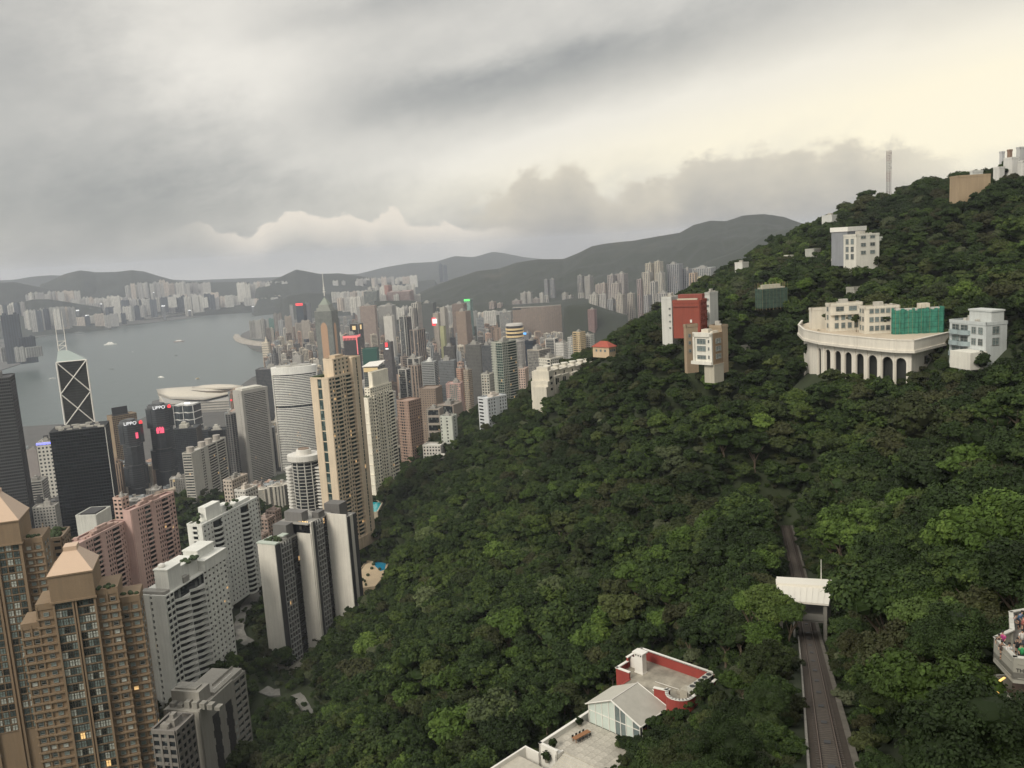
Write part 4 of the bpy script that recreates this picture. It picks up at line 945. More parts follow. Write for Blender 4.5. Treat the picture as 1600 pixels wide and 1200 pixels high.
s_ = MB(); s_.ebox((b.x0, b.y0), (b.x1, b.y0), -1, b.W+1, b.H-6, b.H, .4, 1.5); s_.ebox((b.x1, b.y0), (b.x1, b.y1), 0, b.D, b.H-6, b.H, .4, 1.5); s_.ebox((b.x0, b.y0), (b.x1, b.y0), b.W-1.5, b.W+1, b.H-50, b.H-6, .4, 1.2)
for i in range(9): s_.ebox((b.x0, b.y0), (b.x1, b.y0), b.W*i/9, b.W*i/9+1.2, b.H-12, b.H-6, .4, 1.0)
b.add('light_outline', s_, m_plain('dim_pink_lit', (.5, .12, .12), .5, (1, .22, .22), .55), label='glowing pink outline')
b = std('signed_black_tower', 'black tower framed in white with a small orange square sign', 546, 559, 567, 506, 2700, 30, (.38, .38, .37), ('grid', dict(bay=30, pier=2.2, band=.5)), glass=M_curtain, gt=(.015, .016, .018), z0=4)
s_ = MB(); s_.ebox((b.x0, b.y0), (b.x1, b.y0), b.W*.32, b.W*.72, b.H-18, b.H-6, .6, 1.2); s_.ebox((b.x1, b.y0), (b.x1, b.y1), b.D*.35, b.D*.6, b.H-18, b.H-4, .6, 1.2); b.add('lit_sign', s_, m_plain('amber_lit_sign', (.5, .35, .15), .5, (1, .72, .35), .7), label='orange square lit sign')
std('netted_green_block', 'boxy block wrapped in dark green scaffold net', 566, 588, 590, 545, 2000, 10, (.015, .085, .065), PLAIN, minr=30, z0=4, rooft=False, roofc=(.3, .3, .3))
b = std('angular_white_roof_block', 'block with a slanted white roof and a yellow lit storey behind the cream tower', 568, 590, 601, 573, 1500, 26, (.30, .31, .29), CURT, glass=M_curtain, gt=(.04, .05, .045), z0=10, rooft=False)
s_ = MB(); s_.ebox((b.x0, b.y0), (b.x1, b.y0), 0, b.W, b.H-9, b.H-1.5, .3, .8); b.add('lit_storey', s_, M_yel_e)
s_ = MB(); s_.hexa([(b.x0-2, b.y0-2, b.H), (b.x1+2, b.y0-2, b.H+1), (b.x1+2, b.y1, b.H+7), (b.x0-2, b.y1, b.H+4), (b.x0-2, b.y0-2, b.H+1), (b.x1+2, b.y0-2, b.H+2), (b.x1+2, b.y1, b.H+8), (b.x0-2, b.y1, b.H+5)]); b.add('slanted_roof', s_, M_white)
b = std('red_capped_tower', 'dark blue tower with a red lit cap near the far shore', 462, 473, 478, 476, 4500, 20, (.05, .06, .07), CURT, glass=M_curtain, gt=(.03, .045, .06), z0=3, rooft=False)
s_ = MB(); s_.ebox((b.x0, b.y0), (b.x1, b.y0), 0, b.W, b.H-4, b.H+8, .3, 2); b.add('lit_cap', s_, M_red_e)
b = std('green_capped_tower', 'pale teal tower with a glowing green cap below the ridge', 725, 734, 738, 468, 3600, 20, (.30, .42, .38), CURT, glass=M_curtain, gt=(.20, .30, .27), z0=3, rooft=False)
s_ = MB(); s_.ebox((b.x0, b.y0), (b.x1, b.y0), 0, b.W, b.H-6, b.H+2, .3, 2); b.add('lit_cap', s_, M_green_e)
b = std('white_billboard_block', 'dark block carrying a square red and white lit sign in the packed city', 598, 610, 614, 535, 2150, 20, (.12, .11, .11), GRID, z0=4)
s_ = MB(); s_.ebox((b.x0, b.y0), (b.x1, b.y0), b.W*.3, b.W*.62, b.H-11, b.H, .5, 1.2); b.add('lit_sign', s_, M_red_e); s_ = MB(); s_.ebox((b.x0, b.y0), (b.x1, b.y0), b.W*.3, b.W*.7, b.H-17, b.H-14, .5, 1.2); b.add('lit_sign', s_, M_white_e)
b = std('bright_sign_block', 'pale block with a dazzling white and red roof sign below the ridge', 676, 684, 688, 490, 3050, 30, (.50, .44, .38), GRID, z0=4)
s_ = MB(); s_.ebox((b.x0, b.y0), (b.x1, b.y0), -2, b.W*.75, b.H-34, b.H-18, .6, 2.0); b.add('lit_sign', s_, M_white_e); s_ = MB(); s_.ebox((b.x0, b.y0), (b.x1, b.y0), -5, b.W*.5, b.H-42, b.H-14, .3, 1.0); b.add('lit_sign', s_, M_red_e)
std('striped_mural_block', 'slim block with a yellow green painted front in the packed city', 687, 693, 696, 510, 2600, 20, (.36, .36, .20), PLAIN, z0=4)
b = std('blue_sign_block', 'low grey block with a bright blue lit sign beside the cylinder tower', 817, 826, 830, 521, 2500, 20, (.2, .2, .21), GRID, z0=10)
s_ = MB(); s_.ebox((b.x0, b.y0), (b.x1, b.y0), 0, b.W*.6, b.H-3, b.H+3, .5, 1.2); b.add('lit_sign', s_, m_plain('azure_lit', (.1, .3, .6), .5, (.1, .42, 1), .9))

# ------------------------------------------------------------------ near Mid-Levels blocks on the left
M_tan = (.24, .172, .110)
def pyramid(b, x0, x1, y0, y1, z, h, col, fx=.5, top=.18):
    p = MB(); cx, cyy = x0+(x1-x0)*fx, (y0+y1)/2; w_, d_ = (x1-x0)*top/2, (y1-y0)*top/2
    a = [(x0, y0, z), (x1, y0, z), (x1, y1, z), (x0, y1, z), (cx-w_, cyy-d_, z+h), (cx+w_, cyy-d_, z+h), (cx+w_, cyy+d_, z+h), (cx-w_, cyy+d_, z+h)]
    p.hexa(a); p.box(cx-w_, cx+w_, cyy-d_, cyy+d_, z+h, z+h+1.6)
    b.add('pyramid_roof', p, m_plain('peach_roof_cladding', col, .4, noise=.06), label='peach coloured pyramid roof')
def win_mesh(w_, h_, cols=2, name='window'):
    mb = MB(); mb.box(0, w_, -.10, 0, 0, h_, skip=(4,)); mb.cm = 1
    mb.box(.0, w_, -.22, -.10, 0, .12); mb.box(0, w_, -.22, -.10, h_-.12, h_); 
    for i in range(cols+1): x = min(max((w_-.1)*i/cols, 0), w_-.1); mb.box(x, x+.1, -.2, -.1, .12, h_-.12)
    mb.box(.1, w_-.1, -.19, -.11, h_*.62, h_*.62+.07)
    return mb
def m_win(name, c, es=0.0):
    m, t, b_ = mat(name); oc, rnd = objcolor(t); tcn = t.new('ShaderNodeTexCoord').outputs['Object']
    n = t.noise(tcn, 1.3, 3, .6); t.put(b_.inputs['Base Color'], t.vm('MULTIPLY', oc, t.comb(*([t.mr(n, .3, .7, .7, 1.4)]*3))))
    b_.inputs['Roughness'].default_value = .12
    if es: t.put(b_.inputs['Emission Color'], (1, .62, .25, 1)); b_.inputs['Emission Strength'].default_value = es
    return m
M_win = m_win('near_window_glass', 0); M_winlit = m_win('lit_window_glass', 0, .7)
M_frame_d = m_plain('bronze_window_frame', (.08, .07, .055), .5)
M_frame_g = m_plain('grey_window_frame', (.30, .30, .28), .5)
def place_windows(root, mesh, meshlit, p0, p1, spots, r):
    dx, dy = p1[0]-p0[0], p1[1]-p0[1]; L = math.hypot(dx, dy); ang = math.atan2(dy, dx)
    for s, z in spots:
        v = r.random(); lit_ = v > .988
        c = (.42, .44, .40) if v < .22 else ((.17, .21, .20) if v < .58 else ((.06, .08, .08) if v < .82 else (.02, .025, .025)))
        o = link('window', meshlit if lit_ else mesh, root, c if not lit_ else (.5, .35, .15))
        o.location = (p0[0]+dx/L*s+dy/L*.02, p0[1]+dy/L*s-dx/L*.02, z); o.rotation_euler = (0, 0, ang)
def brown_tower(label, pl, pc, pr, yt, d, th, left_w, right_w, nvis, apex, seed, z0=195):
    r = random.Random(seed)
    b = B('peach_roofed_tower', label, 'apartment tower', pl, pc, pr, yt, d, th, z0=z0, minr=16)
    x0, x1, y0, y1 = b.x0, b.x1, b.y0, b.y1; H = b.H; k = b.k
    body = MB(); zc = H-9.5
    body.box(x0-.2, x1+.2, y0-.4, y1, zc, H); body.box(x0-.6, x1+.6, y0-.8, y1+.4, zc-.6, zc); body.box(x0-.6, x1+.6, y0-.8, y1+.4, H-.5, H)
    pyramid(b, x0-.4, x1+.4, y0-.6, y1+.2, H, apex, (.60, .44, .32), top=.30)
    body.box(x0, x1, y0+.5, y1, 0, zc)
    wm = win_mesh(2.1, 2.5).mesh('window', [M_win, M_frame_d]); wml = win_mesh(2.1, 2.5).mesh('window', [M_winlit, M_frame_d])
    wm2 = win_mesh(1.7, 1.45, 1).mesh('window', [M_win, M_frame_g]); wm2l = win_mesh(1.7, 1.45, 1).mesh('window', [M_winlit, M_frame_g])
    W_ = x1-x0; pier = [0, .06, .45, .51, .55, .94, 1]
    for a_, c_ in ((0, .05), (.445, .485), (.515, .555), (.95, 1.0)): body.box(x0+W_*a_, x0+W_*c_, y0-.3, y0+.6, 0, zc)
    sp = []
    for i in range(nvis):
        z = zc-3.1*(i+1)
        body.box(x0+W_*.05, x0+W_*.95, y0+.2, y0+.6, z-.32, z-.02)
        for a_, c_ in ((.055, .44), (.56, .945)):
            w3 = W_*(c_-a_)/3
            for q in range(3): sp.append((W_*a_+w3*q+(w3-2.1)/2, z))
    place_windows(b.root, wm, wml, (x0, y0+.5), (x1, y0+.5), sp, r)
    # stepped wings
    def wing(xa, xb, ya, top, side):
        body.box(xa, xb, ya, y1-1, 0, top); body.box(xa-.25, xb+.25, ya-.3, y1-.8, top-1.4, top+.9)
        n = int(min(nvis*3.1, top)/3.1); sp_ = []
        wd = xb-xa; cols = max(1, int(wd/2.9))
        for i in range(n):
            z = top-3.1*(i+1)-.9
            body.box(xa-.45, xb+.45, ya-.75, ya+.2, z-1.0, z-.35)
            for q in range(cols): sp_.append(((wd/cols)*(q+.5)-.85, z))
        place_windows(b.root, wm2, wm2l, (xa, ya), (xb, ya), sp_, r)
        for q in range(cols+1):
            x = xa+wd*q/cols; body.box(x-.25, x+.25, ya-.4, ya+.1, 0, top)
    for w_, dy, dz in left_w: wing(x0-sum(a[0] for a in left_w[:left_w.index((w_, dy, dz))+1]), x0-sum(a[0] for a in left_w[:left_w.index((w_, dy, dz))]), y0+dy, H-dz, -1)
    for w_, dy, dz in right_w:
        i = right_w.index((w_, dy, dz)); wing(x1+sum(a[0] for a in right_w[:i]), x1+sum(a[0] for a in right_w[:i+1]), y0+dy, H-dz, 1)
    # right flank windows
    xr = x1+sum(a[0] for a in right_w); dzl = right_w[-1][2] if right_w else 9
    sp_ = [((y1-y0-4)*.3+q*4.5, H-dzl-3.1*(i+1)-1) for i in range(nvis) for q in range(2)]
    place_windows(b.root, wm2, wm2l, (xr+.02, y0+2), (xr+.02, y1), sp_, r)
    gd = MB()
    for w_, dy, dz in right_w:
        i = right_w.index((w_, dy, dz)); xa = x1+sum(a[0] for a in right_w[:i])
        for _ in range(6): gd.ell((r.uniform(xa+.5, xa+w_-.5), r.uniform(y0+dy, y0+dy+4), H-dz+1.1), (.9, .9, .7), 7, 5)
    b.add('roof_garden', gd, M_garden, kind='stuff')
    b.add('facade', body, M_wall, M_tan)
    return b
brown_tower('brown apartment tower with the smaller peach pyramid roof, right one of the pair', 75, 143, 152, 890, 330, 10, [(5.5, 2.0, 11), (6.0, 4.0, 18)], [(7.0, 1.6, 9), (6.5, 3.6, 14)], 24, 6.3, 5)
b = brown_tower('brown apartment tower with the larger peach pyramid roof, cut by the left edge', -62, 28, 44, 812, 400, 14, [(6, 2, 12)], [(7.0, 2.5, 10)], 26, 10.0, 6)
# lower roof-gardened wing between the two
b = std('brown_garden_block', 'brown block with leafy roof terraces between the two peach roofed towers', 50, 96, 108, 842, 430, 14, (.20, .15, .105), ('grid', dict(bay=3.6, pier=1.6, band=1.5)), minr=14, z0=195, rooft=False)
gd = MB(); r9 = random.Random(3)
for i in range(30): gd.ell((r9.uniform(b.x0+.6, b.x1-.6), r9.uniform(b.y0+.5, b.y1-1), b.H+r9.uniform(.6, 1.6)), (r9.uniform(.6, 1.6), r9.uniform(.6, 1.6), r9.uniform(.6, 1.5)), 7, 5)
b.add('roof_garden', gd, M_garden, kind='stuff')
# pink complex
PK = (.50, .345, .31)
def pink(label, pl, pc, pr, yt, d, th, seed):
    sp = [(.14, 'plain', {}), (.14, 'grid', dict(bay=2.2, pier=.8, band=1.3)), (.16, 'balc', dict(depth=1.2)), (.10, 'plain', {}), (.14, 'grid', dict(bay=2.2, pier=.8, band=1.3)), (.18, 'balc', dict(depth=1.2)), (.14, 'grid', dict(bay=2.4, pier=1.2, band=1.4))]
    return std('pink_apartment_block', label, pl, pc, pr, yt, d, th, PK, ('plain', {}), sp, seed=seed, roofc=(.42, .30, .26))
pink('pink apartment block with a plain end wall, left wing of the pink complex', 101, 122, 196, 852, 560, 40, 2)
pink('pink apartment block with the tallest roof, right wing of the pink complex', 192, 204, 271, 800, 590, 42, 3)
b = std('white_small_block', 'small white rooftop block with a dark flat roof behind the pink blocks', 119, 150, 172, 806, 680, 30, (.60, .60, .56), PLAIN, rooft=False, roofc=(.06, .06, .06))
s_ = MB(); s_.box(b.x0+2, b.x1-2, b.y0+2, b.y1-2, b.H+.1, b.H+1.5); b.add('dark_roof', s_, M_dark)
std('pink_penthouse_block', 'small pale pink tower block between the white rooftop block and the pink complex', 177, 190, 200, 780, 640, 40, (.56, .40, .34), GRID)
# white chevron building
b = B('chevron_apartment_block', 'white apartment block with zigzag chevron balconies down its front', 'apartment block', 214, 258, 352, 932, 430, 38, yb=1128)
H = b.H; x0, x1, y0, y1 = b.x0, b.x1, b.y0, b.y1; W_, D_ = b.W, b.D
b.gl.prism(rect(x0+.3, x1-.3, y0+.3, y1), 0, H-1, top=False)
wh = b.fac; f0, f1 = (x0, y0), (x1, y0)
wh.ebox(f0, f1, 0, W_*.46, 0, H+.5, -.3, .5); wh.ebox(f0, f1, W_*.54, W_, 0, H+.5, -.3, .5)
seg(wh, f0, f1, W_*.46, W_*.54, 0, H, 'band', dict(band=1.5, end=0))
r0, r1 = (x1, y0), (x1, y1); D1, D2 = D_*.12, D_*.60
seg(wh, r0, r1, 0, D1, 0, H, 'grid', dict(bay=3, pier=.6, band=1.2))
nz = 2; zw = (D2-D1)/nz
for q in range(nz):
    a_, m_, c_ = D1+q*zw, D1+q*zw+zw/2, D1+(q+1)*zw
    for i in range(int(H/3.1)):
        z = i*3.1
        for (sa, oa, sb, ob) in ((a_, .3, m_, 4.6), (m_, 4.6, c_, .3)):
            p = [(x1+oa, y0+sa), (x1+ob, y0+sb)]
            wh.hexa([(p[0][0], p[0][1], z), (p[1][0], p[1][1], z), (p[1][0]-.2, p[1][1], z), (p[0][0]-.2, p[0][1], z), (p[0][0], p[0][1], z+1.25), (p[1][0], p[1][1], z+1.25), (p[1][0]-.2, p[1][1], z+1.25), (p[0][0]-.2, p[0][1], z+1.25)])
            wh.hexa([(p[0][0], p[0][1], z-.2), (p[1][0], p[1][1], z-.2), (x1, p[1][1], z-.2), (x1, p[0][1], z-.2), (p[0][0], p[0][1], z), (p[1][0], p[1][1], z), (x1, p[1][1], z), (x1, p[0][1], z)])
seg(wh, r0, r1, D2, D_, 0, H, 'grid', dict(bay=3.2, pier=1.9, band=1.8))
seg(wh, (x1, y1), (x0, y1), 0, W_, 0, H, 'plain', {}); seg(wh, (x0, y1), (x0, y0), 0, D_, 0, H, 'plain', {})
wh.prism(rect(x0, x1, y0, y1), H-.5, H+.05)
for (xa, xb, ya, yb_, zt_) in ((x0+W_*.45, x1-1, y0+D_*.10, y0+D_*.30, 11), (x0+2, x1-3, y0+D_*.30, y0+D_*.62, 8), (x0+1, x1+.8, y0+D_*.62, y1, 5.5), (x0+3, x1-4, y0+D_*.66, y1-3, 10)):
    wh.box(xa, xb, ya, yb_, H, H+zt_); wh.box(xa-.3, xb+.3, ya-.3, yb_+.3, H+zt_-.4, H+zt_+.3)
b.rf.box(x0+1, x1-1, y0+1, y0+D_*.1, H+.05, H+1.6); b.rf.box(x1-6, x1-.5, y0+D_*.31, y0+D_*.40, H+.1, H+3)
dm_ = MB(); dm_.ell((x0+W_*.6, y0+D_*.16, H+12), (1.8, 1.8, 1.3), 10, 6); b.add('rooftop_dome', dm_, M_white)
gd = MB(); r9 = random.Random(5)
for i in range(12): gd.ell((r9.uniform(x1-6, x1-1), r9.uniform(y0+D_*.42, y0+D_*.60), H+8.6), (1.2, 1.2, .9), 7, 5)
b.add('roof_garden', gd, M_garden, kind='stuff'); b.done((.70, .70, .66))
# curved balcony building
b = B('round_balcony_block', 'white apartment block with two stacks of rounded dark balconies', 'apartment block', 293, 316, 401, 822, 530, 38, yb=965)
H = b.H; x0, x1, y0, y1 = b.x0, b.x1, b.y0, b.y1; W_, D_ = b.W, b.D
block(b.fac, b.gl, rect(x0, x1, y0, y1), 0, H, [[(.3, 'plain', {}), (.4, 'balc', dict(depth=1)), (.3, 'plain', {})], ('grid', dict(bay=3.4, pier=1.9, band=1.8)), PLAIN, PLAIN])
for u in (.24, .74):
    bs, bd_ = MB(), MB(); yc = y0+D_*u
    for i in range(int(H/3.1)):
        z = i*3.1; pts_ = [(x1+.2+3.0*math.cos(t), yc+4.6*math.sin(t)) for t in np.linspace(-math.pi/2, math.pi/2, 9)]
        for p_, q_ in zip(pts_, pts_[1:]): bs.ebox(p_, q_, 0, math.dist(p_, q_), z-.2, z+1.1, -.2, 0)
        bs.prism(pts_, z-.2, z)
    bd_.prism([(x1+.1+1.4*math.cos(t), yc+4.2*math.sin(t)) for t in np.linspace(-math.pi/2, math.pi/2, 7)], 0, H-.5)
    b.add('rounded_balcony_stack', bs, M_wall, (.72, .72, .68)); b.add('balcony_glass', bd_, M_curtain, (.025, .028, .03))
for (xa, xb, ya, yb_, zt_) in ((x0+2, x1-3, y0+D_*.15, y0+D_*.4, 8.5), (x0+3, x1-2, y0+D_*.4, y0+D_*.55, 5), (x0+3, x1-1, y0+D_*.6, y0+D_*.9, 3)): b.fac.box(xa, xb, ya, yb_, H, H+zt_)
gd = MB()
for i in range(26): gd.ell((r9.uniform(x0+2, x1-.5), r9.choice([r9.uniform(y0+.5, y0+D_*.13), r9.uniform(y0+D_*.42, y0+D_*.7)]), H+r9.uniform(.8, 5.2)), (1.3, 1.3, 1.0), 7, 5)
b.add('roof_garden', gd, M_garden, kind='stuff'); b.done((.72, .72, .68), roofc=(.5, .5, .47))
std('slim_white_block', 'slim white gridded block rising behind the round balcony block', 367, 383, 402, 768, 640, 40, (.56, .54, .50), ('grid', dict(bay=2.6, pier=1.2, band=1.4)), roofc=(.5, .45, .4))
std('pinkish_rooftop_block', 'pinkish white block with rooftop lamps behind the slim white one', 349, 362, 386, 752, 720, 38, (.52, .45, .39), GRID)
b = B('twin_slab_apartments', 'pair of joined pale grey apartment slabs with ribbed balcony fronts', 'apartment block', 285, 299, 352, 709, 1000, 30, yb=785)
H = b.H; x0, x1, y0, y1 = b.x0, b.x1, b.y0, b.y1; D_ = b.D
block(b.fac, b.gl, rect(x0, x1, y0, y1), 0, H, [('grid', dict(bay=30, pier=.6, band=1.5)), [(.26, 'plain', {}), (.08, 'grid', dict(bay=3, pier=.5, band=1.2)), (.12, 'plain', {}), (.24, 'balc', dict(depth=1.2, up=1.1)), (.03, 'plain', {}), (.24, 'balc', dict(depth=1.2, up=1.1)), (.03, 'plain', {})], PLAIN, PLAIN])
for u in (.1, .42, .62, .86): b.rf.cyl((x0+x1)/2, y0+D_*u, H, H+6, 4.2, n=10)
b.done((.46, .44, .40), roofc=(.36, .33, .30))
# grey building at the bottom
b = B('patterned_grey_block', 'flat roofed grey block with two dark patterned strips at the bottom of the view', 'apartment block', 256, 311, 382, 1112, 330, 36, z0=205)
H = b.H; x0, x1, y0, y1 = b.x0, b.x1, b.y0, b.y1; W_, D_ = b.W, b.D
b.gl.prism(rect(x0+.3, x1-.3, y0+.3, y1-.3), 0, H-2, top=False)
b.fac.box(x0, x1-.5, y0, y1, H-1.2, H); b.fac.box(x0, x1-.45, y0-.1, y1, 0, H-60)
p0, p1 = (x0, y0), (x1, y0)
seg(b.fac, p0, p1, 0, W_*.08, H-60, H, 'plain', {}); seg(b.fac, p0, p1, W_*.08, W_*.30, H-60, H-1, 'grid', dict(bay=2.6, pier=.7, band=1.1)); seg(b.fac, p0, p1, W_*.44, W_*.72, H-60, H-1, 'grid', dict(bay=2.6, pier=.7, band=1.1)); seg(b.fac, p0, p1, W_*.72, W_, H-60, H, 'plain', {})
dkp = MB(); dkp.ebox(p0, p1, W_*.30, W_*.44, H-60, H-1.5, -.1, .3)
q0, q1 = (x1, y0), (x1, y1)
b.fac.ebox(q0, q1, 0, D_*.72, H-60, H+.6, -.4, .3)
for a_ in (.22, .50):
    z = H-6
    for i in range(18): dkp.ebox(q0, q1, D_*a_+(i % 2)*.5-.1*(i % 3), D_*(a_+.13)+(i % 2)*.4, z-3.02, z, .3, .42+.06*(i % 2)); z -= 3.0
b.add('dark_patterned_strip', dkp, m_plain('speckled_dark_cladding', (.045, .042, .042), .6, noise=.9, nscale=1.2))
r9 = random.Random(11)
wm = win_mesh(2.3, 1.9).mesh('window', [M_win, M_frame_g]); wml = win_mesh(2.3, 1.9).mesh('window', [M_winlit, M_frame_g])
place_windows(b.root, wm, wml, q0, q1, [(D_*.74+.5, H-3-3.05*i-1.6) for i in range(17)]+[(D_*.74+3.6, H-3-3.05*i-1.6) for i in range(17)], r9)
ws = MB(); sp = [(D_*.66, H-4-3.05*i) for i in range(4, 16)]
for s, z in sp: ws.ebox(q0, q1, s, s+1.5, z-2, z-.5, .25, .36)
b.add('pale_window_panel', ws, m_plain('pale_glass_panel', (.34, .36, .34), .3))
for i in range(18): b.fac.ebox(q0, q1, D_*.72, D_, H-3.05*i-1.3, H-3.05*i, -.1, .25)
for a_ in (.72, .855, .985): b.fac.ebox(q0, q1, D_*a_, D_*a_+.45, H-60, H, -.1, .32)
b.fac.box(x0+1, x1-2, y0+D_*.12, y0+D_*.34, H, H+5.5); b.fac.box(x1-5, x1-.5, y0+D_*.36, y1-1, H, H+1.3); b.fac.ebox((x1-4.5, y0+D_*.5), (x1-4.5, y1-1), 0, D_*.45, H, H+2.4, 0, .3)
for i in range(7): b.rf.box(x0+W_*.1+i*3.2, x0+W_*.1+i*3.2+2.2, y0+1.5, y0+D_*.1+1, H, H+r9.uniform(.8, 2.6))
b.rf.box(x0+2, x1-4, y0+D_*.16, y0+D_*.28, H+5.5, H+6.1)
pp_ = MB()
for i in range(6): pp_.tube([(x1-1.5, y0+D_*(.38+.08*i), H+1.3), (x1-1.5, y0+D_*(.38+.08*i), H+2.6)], .12, 5)
pp_.tube([(x1-1.5, y0+D_*.38, H+2.3), (x1-1.5, y0+D_*.8, H+2.3)], .12, 5); pp_.box(x1-8, x1-5.5, y0+D_*.32, y0+D_*.38, H, H+3.4); b.add('roof_fittings', pp_, M_white)
b.done((.30, .285, .255), roofc=(.26, .25, .225))
b = std('patterned_grey_wing', 'darker lower grey block in front of the flat roofed patterned one', 238, 274, 302, 1146, 312, 36, (.19, .175, .16), ('grid', dict(bay=2.8, pier=.9, band=1.2)), z0=205, roofc=(.24, .225, .205))
for i, (pc, yt, d, w_) in enumerate([(418, 812, 700, 16), (430, 800, 740, 14), (410, 838, 640, 14), (505, 905, 600, 10)][:3]):
    std('pinkish_low_house', ['pinkish low roof cluster beside the slim white block', 'pinkish low house nearest the small oval tower', 'pinkish low house behind the striped slab roof'][i], pc-w_, pc, pc+w_*.6, yt, d, 35, (.36, .27, .23), GRID, roofc=(.35, .28, .25))

